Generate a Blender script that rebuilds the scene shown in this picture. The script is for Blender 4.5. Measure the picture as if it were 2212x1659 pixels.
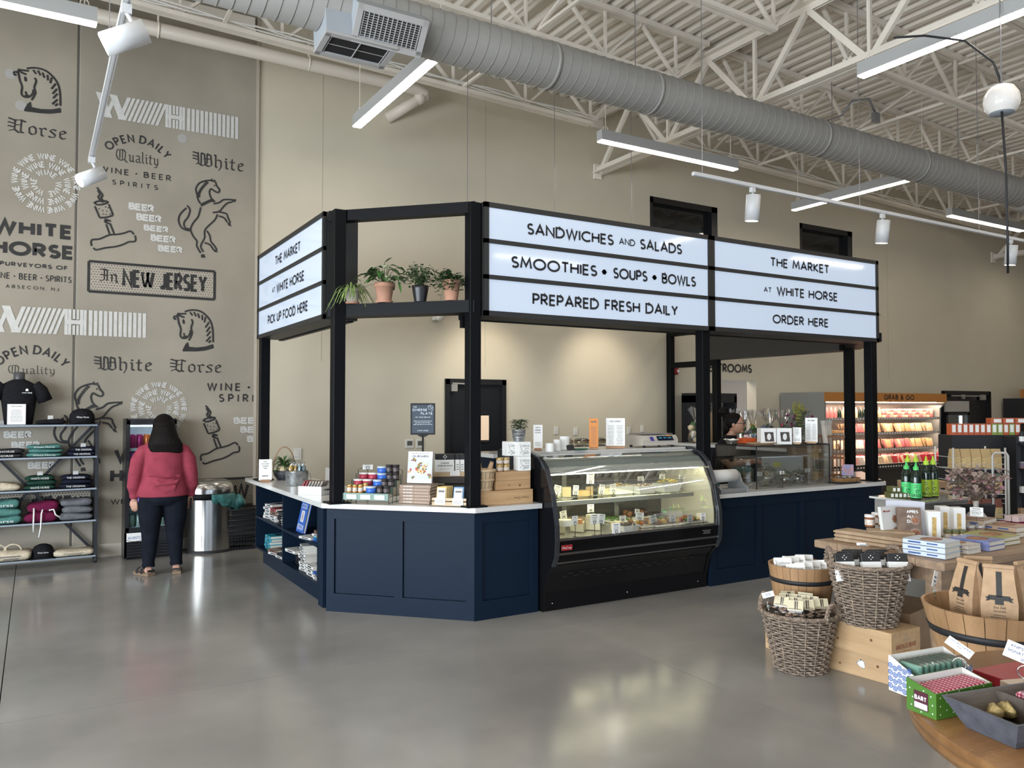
import bpy, bmesh, math, random
from mathutils import Vector, Matrix, Euler
R = math.radians; PI = math.pi; rnd = random.Random(7)
for o in list(bpy.data.objects): bpy.data.objects.remove(o)
SC = bpy.context.scene; COL = SC.collection

# ---------------- camera (measured: 28 mm on 36 mm, 1.7 m above the floor) ----------------
CF, CX, CY, CH = 1720.0, 1106.0, 829.5, 1.7
PITCH = math.atan(50.5/CF); AZ = R(59.1)
cd = bpy.data.cameras.new('camera'); cam = bpy.data.objects.new('camera', cd); COL.objects.link(cam)
cd.sensor_width = 36; cd.lens = CF/2212*36; cd.clip_start = .05; cd.clip_end = 200
cam.location = (0, 0, CH); cam.rotation_euler = (PI/2+PITCH, 0, AZ-PI/2)
SC.camera = cam
_fw = (math.cos(AZ)*math.cos(PITCH), math.sin(AZ)*math.cos(PITCH), math.sin(PITCH))
_rt = (math.sin(AZ), -math.cos(AZ), 0)
_up = (-math.cos(AZ)*math.sin(PITCH), -math.sin(AZ)*math.sin(PITCH), math.cos(PITCH))
def P(u, v, x=None, y=None, z=None):      # survey helper: where a sighted point meets a known real plane
    a = (u-CX)/CF; b = -(v-CY)/CF
    d = [_fw[i]+a*_rt[i]+b*_up[i] for i in range(3)]
    t = (z-CH)/d[2] if z is not None else (y/d[1] if y is not None else x/d[0])
    return Vector((d[0]*t, d[1]*t, CH+d[2]*t))

# ---------------- colour management, world ----------------
SC.view_settings.view_transform = 'Standard'; SC.view_settings.look = 'None'
SC.view_settings.exposure = 0.72; SC.view_settings.gamma = 1; SC.view_settings.use_curve_mapping = False
wd = bpy.data.worlds.new('world'); SC.world = wd; wd.use_nodes = True
wd.node_tree.nodes['Background'].inputs[0].default_value = (.62, .78, 1, 1)
wd.node_tree.nodes['Background'].inputs[1].default_value = 1.2
def area(name, loc, rot, sx, sy, power, col):
    if isinstance(rot, Vector): rot = rot.to_track_quat('-Z', 'Y').to_euler()
    l = bpy.data.lights.new(name, 'AREA'); l.shape = 'RECTANGLE'; l.size = sx; l.size_y = sy; l.energy = power; l.color = col
    o = bpy.data.objects.new(name, l); COL.objects.link(o); o.location = loc; o.rotation_euler = rot; return o
# daylight entering the shop-front glazing on the left side of the room and behind the camera
DAY = (.87, .94, 1)
for yy in (-4.2, 0.2, 4.6): area('shopfront_daylight', (-6.75, yy, 1.9), Vector((1, .05, -.34)), 3.8, 3.0, 390, DAY)
for xx in (-3, 3, 9): area('entrance_daylight', (xx, -7.2, 1.9), Vector((0, 1, -.3)), 4.5, 3.0, 8, DAY)
LAMP = 19.0        # emission of the linear lamps

# ---------------- materials ----------------
MATS = {}
def _nodes(name):
    m = bpy.data.materials.new(name); m.use_nodes = True
    return m, m.node_tree, m.node_tree.nodes['Principled BSDF']
def mat(name, col, rough=.5, metal=0, spec=None, noise=0, scale=8, bump=0, bscale=60, stretch=None, col2=None, emit=0, trans=0, alpha=1, coat=0, ior=None, detail=4):
    if name in MATS: return MATS[name]
    m, nt, b = _nodes(name); N = nt.nodes; L = nt.links
    b.inputs['Base Color'].default_value = (*col, 1); b.inputs['Roughness'].default_value = rough; b.inputs['Metallic'].default_value = metal
    if spec is not None: b.inputs['Specular IOR Level'].default_value = spec
    if coat: b.inputs['Coat Weight'].default_value = coat; b.inputs['Coat Roughness'].default_value = .08
    if ior: b.inputs['IOR'].default_value = ior
    if trans: b.inputs['Transmission Weight'].default_value = trans
    if alpha < 1: b.inputs['Alpha'].default_value = alpha
    if emit: b.inputs['Emission Color'].default_value = (*col, 1); b.inputs['Emission Strength'].default_value = emit
    if noise or bump or col2:
        tc = N.new('ShaderNodeTexCoord'); mp = N.new('ShaderNodeMapping'); L.new(tc.outputs['Object'], mp.inputs[0])
        if stretch: mp.inputs['Scale'].default_value = stretch
    if noise or col2:
        n = N.new('ShaderNodeTexNoise'); n.inputs['Scale'].default_value = scale; n.inputs['Detail'].default_value = detail
        L.new(mp.outputs[0], n.inputs['Vector'])
        r = N.new('ShaderNodeValToRGB'); L.new(n.outputs[0], r.inputs[0])
        c2 = col2 or tuple(c*(1-noise) for c in col); c1 = col if col2 else tuple(min(1, c*(1+noise)) for c in col)
        r.color_ramp.elements[0].position = .32; r.color_ramp.elements[1].position = .68
        r.color_ramp.elements[0].color = (*c2, 1); r.color_ramp.elements[1].color = (*c1, 1)
        L.new(r.outputs[0], b.inputs['Base Color'])
    if bump:
        n2 = N.new('ShaderNodeTexNoise'); n2.inputs['Scale'].default_value = bscale; L.new(mp.outputs[0], n2.inputs['Vector'])
        bp = N.new('ShaderNodeBump'); bp.inputs['Strength'].default_value = bump; bp.inputs['Distance'].default_value = .01
        L.new(n2.outputs[0], bp.inputs['Height']); L.new(bp.outputs[0], b.inputs['Normal'])
    MATS[name] = m; return m
def thin_glass(name, tint=(.93, .97, .95), refl=.10, rough=0.0):
    if name in MATS: return MATS[name]
    m = bpy.data.materials.new(name); m.use_nodes = True; nt = m.node_tree; nt.nodes.clear(); N = nt.nodes; L = nt.links
    o = N.new('ShaderNodeOutputMaterial'); t = N.new('ShaderNodeBsdfTransparent'); g = N.new('ShaderNodeBsdfGlossy'); x = N.new('ShaderNodeMixShader')
    f = N.new('ShaderNodeLayerWeight'); f.inputs[0].default_value = .35; mu = N.new('ShaderNodeMath'); mu.operation = 'MULTIPLY_ADD'
    mu.inputs[1].default_value = .55; mu.inputs[2].default_value = refl; mu.use_clamp = True
    t.inputs[0].default_value = (*tint, 1); g.inputs['Roughness'].default_value = rough
    L.new(f.outputs['Fresnel'], mu.inputs[0]); L.new(mu.outputs[0], x.inputs[0]); L.new(t.outputs[0], x.inputs[1]); L.new(g.outputs[0], x.inputs[2]); L.new(x.outputs[0], o.inputs[0])
    MATS[name] = m; return m
def wood(name, c1, c2, scale=3, stretch=(1, 14, 14), rough=.5, bump=.15):
    return mat(name, c1, rough, col2=c2, scale=scale, stretch=stretch, bump=bump, bscale=12, detail=8)

# ---------------- mesh builder ----------------
class MB:
    def __init__(s): s.v = []; s.f = []; s.m = []; s.sm = []; s.k = 0; s.M = None
    def mi(s, k): s.k = k; return s
    def add(s, vs, fs, smooth=False):
        n = len(s.v)
        s.v += [tuple(s.M @ Vector(p)) for p in vs] if s.M is not None else [tuple(p) for p in vs]
        s.f += [tuple(i+n for i in f) for f in fs]; s.m += [s.k]*len(fs); s.sm += [smooth]*len(fs); return s
    def box(s, c, d, rz=0, rx=0, ry=0, bev=0):
        x, y, z = d[0]/2, d[1]/2, d[2]/2; c = Vector(c)
        rot = Euler((rx, ry, rz)).to_matrix()
        if bev <= 0:
            vs = [(-x,-y,-z),(x,-y,-z),(x,y,-z),(-x,y,-z),(-x,-y,z),(x,-y,z),(x,y,z),(-x,y,z)]
            fs = [(0,3,2,1),(4,5,6,7),(0,1,5,4),(1,2,6,5),(2,3,7,6),(3,0,4,7)]
        else:
            vs = []; b = bev
            for sz, k in ((-1, 1), (-1, 0), (1, 0), (1, 1)):
                a = b if k else 0; zz = sz*z if k else sz*(z-b); xx, yy = x-a, y-a
                for (px, py) in ((-xx+(0 if k else 0), -yy+b), (-xx+b, -yy), (xx-b, -yy), (xx, -yy+b), (xx, yy-b), (xx-b, yy), (-xx+b, yy), (-xx, yy-b)): vs.append((px, py, zz))
            fs = [tuple(range(7, -1, -1)), tuple(range(24, 32))]
            for r in range(3):
                for i in range(8): fs.append((r*8+i, r*8+(i+1) % 8, r*8+8+(i+1) % 8, r*8+8+i))
        return s.add([c+rot@Vector(p) for p in vs], fs)
    def bar(s, a, b, w, h=None, upv=(0, 0, 1)):       # rectangular bar between two points
        a, b = Vector(a), Vector(b); h = h or w; d = (b-a)
        if d.length < 1e-6: return s
        d.normalize(); u = Vector(upv)
        if abs(d.dot(u)) > .99: u = Vector((1, 0, 0))
        r = d.cross(u).normalized(); u = r.cross(d)
        vs = [p+r*sx*w/2+u*sz*h/2 for p in (a, b) for sx, sz in ((-1,-1),(1,-1),(1,1),(-1,1))]
        return s.add(vs, [(3,2,1,0),(4,5,6,7),(0,1,5,4),(1,2,6,5),(2,3,7,6),(3,0,4,7)])
    def tube(s, pts, r, n=8, closed=False, caps=True):
        pts = [Vector(p) for p in pts]; rs = r if isinstance(r, (list, tuple)) else [r]*len(pts); m = len(pts); vs = []
        ref = None
        for i, p in enumerate(pts):
            d = (pts[(i+1) % m]-pts[i-1]) if (closed or 0 < i < m-1) else (pts[1]-pts[0] if i == 0 else pts[-1]-pts[-2])
            d.normalize()
            if ref is None: ref = d.orthogonal().normalized()
            ref = (ref-d*ref.dot(d)); ref = ref.normalized() if ref.length > 1e-6 else d.orthogonal().normalized()
            q = d.cross(ref)
            for k in range(n): a = 2*PI*k/n; vs.append(p+(ref*math.cos(a)+q*math.sin(a))*rs[i])
        fs = []
        for i in range(m if closed else m-1):
            j = (i+1) % m
            for k in range(n): fs.append((i*n+k, i*n+(k+1) % n, j*n+(k+1) % n, j*n+k))
        if caps and not closed: fs += [tuple(range(n-1, -1, -1)), tuple(range((m-1)*n, m*n))]
        return s.add(vs, fs, n > 5)
    def cyl(s, a, b, r, n=12, r2=None): return s.tube([a, b], [r, r if r2 is None else r2], n)
    def lathe(s, prof, n=16, c=(0, 0, 0), sx=1, sy=1, smooth=True, a0=0):
        vs = []; fs = []; m = len(prof)
        for (r, z) in prof:
            for k in range(n): a = a0+2*PI*k/n; vs.append((c[0]+r*math.cos(a)*sx, c[1]+r*math.sin(a)*sy, c[2]+z))
        for i in range(m-1):
            for k in range(n): fs.append((i*n+k, i*n+(k+1) % n, (i+1)*n+(k+1) % n, (i+1)*n+k))
        s.add(vs, fs, smooth)
        if prof[0][0] > 1e-4: s.add(vs[:n], [tuple(range(n-1, -1, -1))])
        if prof[-1][0] > 1e-4: s.add(vs[-n:], [tuple(range(n))])
        return s
    def ball(s, c, r, n=10, m=6, sc=(1, 1, 1)):
        vs = []; fs = []
        for i in range(m+1):
            t = -PI/2+PI*i/m
            for k in range(n): a = 2*PI*k/n; vs.append((c[0]+r*sc[0]*math.cos(t)*math.cos(a), c[1]+r*sc[1]*math.cos(t)*math.sin(a), c[2]+r*sc[2]*math.sin(t)))
        for i in range(m):
            for k in range(n): fs.append((i*n+k, i*n+(k+1) % n, (i+1)*n+(k+1) % n, (i+1)*n+k))
        return s.add(vs, fs, True)
    def lump(s, c, r, seed=0, sc=(1, 1, 1), amt=.25, n=8, m=5):
        q = random.Random(seed); ph = [q.uniform(0, 6) for _ in range(4)]; vs = []; fs = []
        for i in range(m+1):
            t = -PI/2+PI*i/m
            for k in range(n):
                a = 2*PI*k/n; w = r*(1+amt*(math.sin(2*a+ph[0]+t)*.5+math.sin(3*a+ph[1])*.3+math.sin(4*t+ph[2]+a)*.4))
                vs.append((c[0]+w*sc[0]*math.cos(t)*math.cos(a), c[1]+w*sc[1]*math.cos(t)*math.sin(a), c[2]+w*sc[2]*math.sin(t)))
        for i in range(m):
            for k in range(n): fs.append((i*n+k, i*n+(k+1) % n, (i+1)*n+(k+1) % n, (i+1)*n+k))
        return s.add(vs, fs, True)
    def prism(s, poly, z0, z1, f=lambda x, y, z: (x, y, z)):
        n = len(poly); vs = [f(x, y, z0) for x, y in poly]+[f(x, y, z1) for x, y in poly]
        return s.add(vs, [tuple(range(n-1, -1, -1)), tuple(range(n, 2*n))]+[(i, (i+1) % n, n+(i+1) % n, n+i) for i in range(n)])
    def quad(s, a, b, c, d): return s.add([a, b, c, d], [(0, 1, 2, 3)])
    def sheet(s, g, smooth=True):          # grid of points
        m, n = len(g), len(g[0]); vs = [p for r in g for p in r]
        return s.add(vs, [(i*n+j, i*n+j+1, (i+1)*n+j+1, (i+1)*n+j) for i in range(m-1) for j in range(n-1)], smooth)
    def mesh(s, name, mats):
        me = bpy.data.meshes.new(name); me.from_pydata(s.v, [], s.f)
        for m in (mats if isinstance(mats, (list, tuple)) else [mats]): me.materials.append(m)
        me.polygons.foreach_set('material_index', s.m); me.polygons.foreach_set('use_smooth', s.sm); me.update(); return me
def link(name, data, parent=None, loc=(0, 0, 0), rz=0):
    o = bpy.data.objects.new(name, data); COL.objects.link(o); o.location = loc
    o.rotation_euler = (0, 0, rz) if not isinstance(rz, (tuple, list)) else rz
    if parent is not None: o.parent = parent
    return o
def part(name, mb, mats, parent, label=None, loc=(0, 0, 0), rz=0, kind=None):
    o = link(name, mb.mesh(name, mats) if isinstance(mb, MB) else mb, parent, loc, rz)
    if label: o['label'] = label
    if kind: o['kind'] = kind
    return o
def tag(o, label, cat, group=None):
    o['label'] = label; o['category'] = cat
    if group: o['group'] = group
    return o
def emp(name, label, cat, loc=(0, 0, 0), rz=0, group=None): return tag(link(name, None, None, loc, rz), label, cat, group)
def thing(name, mb, mats, label, cat, loc=(0, 0, 0), rz=0, group=None): return tag(link(name, mb.mesh(name, mats) if isinstance(mb, MB) else mb, None, loc, rz), label, cat, group)
def struct(name, mb, mats, parent=None, loc=(0, 0, 0)):
    o = link(name, mb.mesh(name, mats), parent, loc)
    if parent is None: o['kind'] = 'structure'
    return o
def dup(o, loc, rz, label, group=None, sc=1):
    r = o.copy(); COL.objects.link(r); r.location = loc; r.rotation_euler = (0, 0, rz) if not isinstance(rz, (tuple, list)) else rz; r['label'] = label; r.scale = (sc,)*3
    if group: r['group'] = group
    for c in o.children:
        k = c.copy(); COL.objects.link(k); k.parent = r
        for g in c.children:
            h = g.copy(); COL.objects.link(h); h.parent = k
    return r

# ---------------- lettering: a geometric stroke alphabet and a broad-nib blackletter ----------------
def A_(cx, cy, rx, ry, a0, a1, n=9): return [(cx+rx*math.cos(R(a0+(a1-a0)*i/n)), cy+ry*math.sin(R(a0+(a1-a0)*i/n))) for i in range(n+1)]
GL = {
'A': (.74, [[(0, 0), (.37, 1), (.74, 0)], [(.13, .33), (.61, .33)]]),
'B': (.56, [[(0, 0), (0, 1), (.26, 1)]+A_(.26, .765, .24, .235, 90, -90, 6)+[(0, .53)], [(0, .53), (.3, .53)]+A_(.3, .265, .26, .265, 90, -90, 6)+[(0, 0)]]),
'C': (.78, [A_(.48, .5, .48, .5, 48, 312, 12)]), 'D': (.72, [[(0, 0), (0, 1), (.25, 1)]+A_(.25, .5, .47, .5, 90, -90, 10)+[(0, 0)]]),
'E': (.46, [[(.46, 1), (0, 1), (0, 0), (.46, 0)], [(0, .52), (.42, .52)]]), 'F': (.44, [[(.44, 1), (0, 1), (0, 0)], [(0, .52), (.4, .52)]]),
'G': (.92, [A_(.48, .5, .48, .5, 48, 360, 13)+[(.55, .5)]]), 'H': (.62, [[(0, 0), (0, 1)], [(.62, 0), (.62, 1)], [(0, .52), (.62, .52)]]),
'I': (.0, [[(0, 0), (0, 1)]]), 'J': (.32, [[(.32, 1), (.32, .2)]+A_(.16, .2, .16, .2, 0, -170, 5)]),
'K': (.56, [[(0, 0), (0, 1)], [(.52, 1), (.04, .5), (.56, 0)]]), 'L': (.42, [[(0, 1), (0, 0), (.42, 0)]]),
'M': (.84, [[(0, 0), (.12, 1), (.42, .22), (.72, 1), (.84, 0)]]), 'N': (.66, [[(0, 0), (0, 1), (.66, 0), (.66, 1)]]),
'O': (.96, [A_(.48, .5, .48, .5, 90, 450, 20)]), 'P': (.5, [[(0, 0), (0, 1), (.24, 1)]+A_(.24, .73, .26, .27, 90, -90, 7)+[(0, .46)]]),
'Q': (.96, [A_(.48, .5, .48, .5, 90, 450, 20), [(.5, .3), (.92, -.08)]]), 'R': (.54, [[(0, 0), (0, 1), (.24, 1)]+A_(.24, .74, .26, .26, 90, -90, 7)+[(0, .48)], [(.2, .48), (.54, 0)]]),
'S': (.48, [A_(.25, .75, .22, .25, 40, 270, 8)+A_(.25, .25, .24, .25, 90, -150, 8)[1:]]), 'T': (.56, [[(0, 1), (.56, 1)], [(.28, 1), (.28, 0)]]),
'U': (.58, [[(0, 1), (0, .29)]+A_(.29, .29, .29, .29, 180, 360, 8)+[(.58, 1)]]), 'V': (.66, [[(0, 1), (.33, 0), (.66, 1)]]),
'W': (1.0, [[(0, 1), (.25, 0), (.5, 1), (.75, 0), (1, 1)]]), 'X': (.6, [[(0, 0), (.6, 1)], [(0, 1), (.6, 0)]]), 'Y': (.6, [[(0, 1), (.3, .48), (.6, 1)], [(.3, .48), (.3, 0)]]),
'Z': (.56, [[(0, 1), (.56, 1), (0, 0), (.56, 0)]]), '&': (.66, [[(.64, 0), (.16, .68)]+A_(.3, .8, .16, .2, 215, -30, 6)+[(.1, .36)]+A_(.26, .22, .22, .22, 140, 320, 6)+[(.62, .45)]]),
',': (.08, [[(.06, .08), (0, -.12)]]), '.': (.05, [[(0, 0), (.05, 0)]]), '!': (0, [[(0, 1), (0, .3)], [(0, .06), (0, 0)]]), '-': (.3, [[(0, .45), (.3, .45)]]),
'1': (.2, [[(0, .85), (.18, 1), (.18, 0)]]), '2': (.5, [A_(.25, .74, .25, .26, 170, -40, 7)+[(0, 0), (.5, 0)]]), '0': (.56, [A_(.28, .5, .28, .5, 90, 450, 14)]),
'9': (.5, [A_(.25, .7, .25, .3, 0, 360, 10), [(.5, .7), (.2, 0)]]), "'": (0, [[(0, 1), (0, .75)]]), '·': (.06, [A_(.03, .48, .05, .05, 0, 360, 6)]), '8': (.5, [A_(.25, .75, .2, .25, 0, 360, 8), A_(.25, .26, .25, .26, 0, 360, 8)]), '5': (.48, [[(.45, 1), (.08, 1), (.04, .56)]+A_(.2, .31, .28, .31, 110, -140, 7)]), '$': (.48, [A_(.25, .75, .22, .25, 40, 270, 8)+A_(.25, .25, .24, .25, 90, -150, 8)[1:], [(.25, 1.1), (.25, -.1)]])}
LAY = [0]
def ribbon(mb, pts, w, f, closed=False):
    LAY[0] = (LAY[0]+1) % 60
    if len(pts) > 3 and math.dist(pts[0], pts[-1]) < 1e-6: pts = pts[:-1]; closed = True
    n = len(pts); L = []
    for i in range(n):
        a = pts[i-1] if (i > 0 or closed) else None; c = pts[(i+1) % n] if (i < n-1 or closed) else None; p = pts[i]
        def un(q, r): d = math.dist(q, r) or 1; return ((r[0]-q[0])/d, (r[1]-q[1])/d)
        d1 = un(a, p) if a else un(p, c); d2 = un(p, c) if c else d1
        n1 = (-d1[1], d1[0]); n2 = (-d2[1], d2[0]); mx, my = n1[0]+n2[0], n1[1]+n2[1]; l = math.hypot(mx, my)
        if l < .35: mx, my = n2; l = 1; k = 1
        else: mx /= l; my /= l; k = min(2.2, 1/max(.3, mx*n1[0]+my*n1[1]))
        L.append((mx*k*w/2, my*k*w/2))
    vs = [f(p[0]+q[0], p[1]+q[1]) for p, q in zip(pts, L)]+[f(p[0]-q[0], p[1]-q[1]) for p, q in zip(pts, L)]
    mb.add(vs, [(i, n+i, n+(i+1) % n, (i+1) % n) for i in range(n if closed else n-1)])
def poly2(mb, pts, f):
    LAY[0] = (LAY[0]+1) % 60; mb.add([f(*p) for p in pts], [tuple(range(len(pts)))])
def text_w(t, gap=.26, space=.5): return sum((space if c == ' ' else GL.get(c, (.5,))[0]+gap) for c in t)-gap
def text2(mb, t, x0, y0, h, f, width=None, wt=.15, gap=.26, space=.5, center=False, stencil=False):
    w = text_w(t, gap, space)*h; sx = (width/w) if width else 1
    if center: x0 -= w*sx/2
    x = x0
    for c in t:
        if c == ' ': x += space*h*sx; continue
        g = GL.get(c)
        if g is None: x += .5*h*sx; continue
        for st in g[1]: ribbon(mb, [(x+a*h*sx, y0+b*h*(1-wt)+wt*h/2) for a, b in st], wt*h, f)
        x += (g[0]+gap)*h*sx
    return mb
def arctext(mb, t, cx, cy, r, h, a_mid, f, wt=.16, gap=.3, sweep=None):
    W = text_w(t, gap)*h; tot = sweep if sweep else W/r; x = 0
    for c in t:
        g = GL.get(c); gw = (.5 if c == ' ' else g[0]+gap)
        if c != ' ':
            a = a_mid+tot/2-tot*(x+g[0]/2)*h/W
            for st in g[1]:
                def ff(px, py, a=a):
                    rr = r+py; return f(cx+rr*math.cos(a)+px*math.sin(a), cy+rr*math.sin(a)-px*math.cos(a))
                ribbon(mb, [((p-g[0]/2)*h, q*h) for p, q in st], wt*h, ff)
        x += gw
# blackletter: broad-nib strokes (x-height .62)
BL = {'W': (1.12, [[(.02, .98), (.3, .9)], [(.0, .72), (.3, .66)], [(.02, .5), (.28, .44)], [(.3, 1), (.34, .2), (.2, .06)], [(.34, .14), (.55, .0), (.7, .12)], [(.48, 1), (.48, .15)], [(.48, 1), (.66, .9), (.7, .12)], [(.62, .55), (1.0, .6)], [(.7, .12), (.9, .0), (1.06, .14)], [(.8, 1), (.8, .2)], [(.8, .98), (1.0, .88), (1.06, .14)]]),
'H': (.84, [[(.02, 1), (.3, .9), (.34, .75)], [(0, .7), (.34, .64)], [(0, .42), (.3, .38)], [(.34, .95), (.3, .2), (.05, .06)], [(.3, .2), (.5, .0), (.62, .08)], [(.34, .55), (.62, .62)], [(.62, 1), (.58, .1), (.72, .02)], [(.62, .95), (.82, .86)], [(.34, .9), (.62, .98)]]),
'Q': (1.0, [[(.2, .98), (.04, .8), (.0, .45), (.12, .12), (.4, 0), (.7, .12)], [(.3, .95), (.3, .15)], [(.3, .95), (.62, .98), (.78, .75), (.76, .35), (.7, .1), (.95, -.12)], [(.52, .95), (.52, .1)]]),
'I': (.62, [[(.02, .95), (.3, .98), (.5, .88)], [(.3, .95), (.3, .15), (.02, .05)], [(.05, .55), (.5, .5)], [(.48, .9), (.48, .1)]]),
'h': (.55, [[(.04, 1), (.12, .92), (.12, .08), (.2, .0)], [(.12, .55), (.3, .64), (.42, .52), (.42, .1), (.3, -.2)]]), 'i': (.28, [[(.04, .6), (.12, .54), (.12, .08), (.24, .02)], [(.08, .82), (.16, .74)]]),
't': (.36, [[(.14, .85), (.12, .08), (.28, .0)], [(.0, .6), (.3, .6)]]), 'e': (.46, [[(.1, .5), (.1, .12), (.24, 0), (.38, .1)], [(.1, .5), (.26, .64), (.38, .5), (.12, .32)]]),
'o': (.5, [[(.1, .5), (.1, .12), (.24, 0), (.4, .12), (.4, .5), (.26, .64), (.1, .5)]]), 'r': (.4, [[(.02, .58), (.12, .52), (.12, .08), (.22, .0)], [(.12, .5), (.26, .64), (.36, .54)]]),
's': (.42, [[(.38, .56), (.22, .64), (.08, .5), (.34, .22), (.3, .06), (.12, 0), (.02, .08)]]), 'u': (.52, [[(.02, .6), (.12, .54), (.12, .12), (.24, 0), (.38, .12)], [(.38, .6), (.38, .1), (.5, 0)]]),
'a': (.5, [[(.08, .54), (.24, .64), (.38, .52), (.38, .1), (.5, 0)], [(.38, .36), (.1, .26), (.1, .08), (.22, 0), (.38, .14)]]), 'l': (.28, [[(.06, 1), (.12, .92), (.12, .08), (.24, 0)]]),
'y': (.52, [[(.02, .6), (.12, .54), (.12, .12), (.24, .02), (.38, .12)], [(.38, .62), (.4, .1), (.28, -.2), (.08, -.22)]]), 'n': (.54, [[(.02, .6), (.12, .54), (.12, .04)], [(.12, .52), (.28, .64), (.4, .52), (.4, .08), (.5, 0)]])}
def black(mb, t, x0, y0, h, f, width=None, nib=.085):
    w = sum(BL[c][0]+.04 for c in t)*h; sx = width/w if width else 1; x = x0; a = R(40); nx, ny = math.cos(a)*nib*h/2, math.sin(a)*nib*h/2; e = .03*h
    for c in t:
        for st in BL[c][1]:
            pts = [(x+p*h*sx, y0+q*h) for p, q in st]
            for p, q in zip(pts, pts[1:]):
                poly2(mb, [(p[0]-nx, p[1]-ny), (q[0]-nx, q[1]-ny), (q[0]+nx, q[1]+ny), (p[0]+nx, p[1]+ny)], f)
                ribbon(mb, [p, q], e*2, f)
        x += (BL[c][0]+.04)*h*sx
NTH = 'first second third fourth fifth sixth seventh eighth ninth tenth eleventh twelfth thirteenth fourteenth fifteenth sixteenth seventeenth eighteenth nineteenth twentieth'.split(); NTH += ['twenty-'+n for n in NTH[:9]]+['thirtieth']
_FC = {}
def font2(t):            # built-in typeface as flat geometry
    if t not in _FC:
        cu = bpy.data.curves.new('t', 'FONT'); cu.body = t; cu.resolution_u = 2; o = bpy.data.objects.new('t', cu); COL.objects.link(o)
        me = bpy.data.meshes.new_from_object(o.evaluated_get(bpy.context.evaluated_depsgraph_get()))
        vs = [(v.co.x, v.co.y) for v in me.vertices]; fs = [tuple(p.vertices) for p in me.polygons]
        bpy.data.objects.remove(o); bpy.data.curves.remove(cu); bpy.data.meshes.remove(me)
        x0 = min(v[0] for v in vs); x1 = max(v[0] for v in vs); _FC[t] = ([((v[0]-x0)/(x1-x0), v[1]/.73) for v in vs], fs)
    return _FC[t]
def ftext(mb, t, x0, y0, w, h, f, shear=0):
    vs, fs = font2(t); mb.add([f(x0+a*w+shear*b*h, y0+b*h) for a, b in vs], fs)
def lines2(mb, x0, x1, y0, y1, n, f, seed=1, t=.35):    # rows of unreadably small print
    q = random.Random(seed); dy = (y1-y0)/max(1, n)
    for i in range(n):
        y = y0+dy*(i+.5); w = (x1-x0)*q.uniform(.55, 1)/2; c = (x0+x1)/2; a = c-w
        while a < c+w-.001:
            b = min(c+w, a+(x1-x0)*q.uniform(.06, .16)); poly2(mb, [(a, y-abs(dy)*t/2), (b, y-abs(dy)*t/2), (b, y+abs(dy)*t/2), (a, y+abs(dy)*t/2)], f); a = b+(x1-x0)*.03

BLACK = mat('black_paint', (.006, .006, .007), .42); WHITE = mat('white_paint', (.75, .73, .69), .5); INK = mat('ink', (.012, .012, .014), .6)
PAPER = mat('paper', (.72, .72, .70), .6); CARD = mat('white_card', (.8, .8, .78), .45); STEELW = mat('white_steel', (.76, .70, .61), .55, noise=.05, scale=4)
CHROME = mat('chrome', (.7, .7, .7), .15, 1); CLEAR = thin_glass('clear_acrylic'); GREYMET = mat('grey_metal', (.3, .3, .31), .4, .6)
# ================= ROOM =================
YW = 10.21                                   # rear wall plane
def zr(x): return 6.78-.030*x                # the roof falls gently to the right
FL = mat('polished_concrete', (.30, .29, .27), .22, col2=(.20, .194, .183), scale=.9, detail=9, spec=.5, bump=.02, bscale=3)
nt = FL.node_tree; b = nt.nodes['Principled BSDF']; n = nt.nodes.new('ShaderNodeTexNoise'); n.inputs['Scale'].default_value = 1.7; n.inputs['Detail'].default_value = 7
mr = nt.nodes.new('ShaderNodeMapRange'); mr.inputs[3].default_value = .08; mr.inputs[4].default_value = .26
nt.links.new(n.outputs[0], mr.inputs[0]); nt.links.new(mr.outputs[0], b.inputs['Roughness'])
DARK = mat('joint_dark', (.03, .03, .03), .9)
mb = MB().box((9, 1.6, -.06), (34, 18, .04)); floor = struct('floor', mb, DARK)
ys = [-7.4, -6.12, -2.37, 1.38, 5.13, 8.88, YW+.4]; xs = [-7.4, -3.9, -.15, 3.6, 7.35, 11.1, 14.85, 18.6, 22.35, 26]
for i in range(len(xs)-1):
    for j in range(len(ys)-1):
        x0, x1, y0, y1 = xs[i]+.003, xs[i+1]-.003, ys[j]+.003, ys[j+1]-.003
        part('slab', MB().box(((x0+x1)/2, (y0+y1)/2, -.02), (x1-x0, y1-y0, .04)), FL, floor)
# rear wall: bare concrete panels on the left, furred and painted plaster on the right
CONC = mat('tilt_up_concrete', (.33, .295, .235), .85, col2=(.24, .215, .17), scale=.8, detail=10, bump=.1, bscale=9)
PLAST = mat('cream_plaster', (.54, .49, .38), .62, noise=.03, scale=1.5, bump=.02, bscale=120)
WOOFF = mat('grey_plaster', (.30, .28, .25), .8)
wl = struct('wall_left', MB().box((-2.6, YW+.08, 3.4), (10.2, .14, 6.7)), mat('joint_grout', (.10, .095, .085), .9))
for (x0, x1) in ((-7.7, -5.05), (-5.037, -2.36), (-2.347, .36), (.373, 2.37)):
    part('concrete_panel', MB().box(((x0+x1)/2, YW+.05, 3.4), (x1-x0, .1, 6.84), bev=.012), CONC, wl)
part('ledger_angle', MB().box((-2.5, YW-.04, 6.5), (9.6, .07, .2)).box((-2.5, YW-.07, 6.41), (9.6, .13, .02)), STEELW, wl)
mb = MB(); T = .22; holes = [(10.46, 11.32, 0, 2.19), (4.995, 5.99, 0, 2.11), (17.15, 19.09, 0, 2.06), (8.81, 10.38, 4.25, 5.255), (12.55, 14.14, 4.25, 5.25)]
hx = sorted({2.37, 26.0, *[h[0] for h in holes], *[h[1] for h in holes]})
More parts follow.
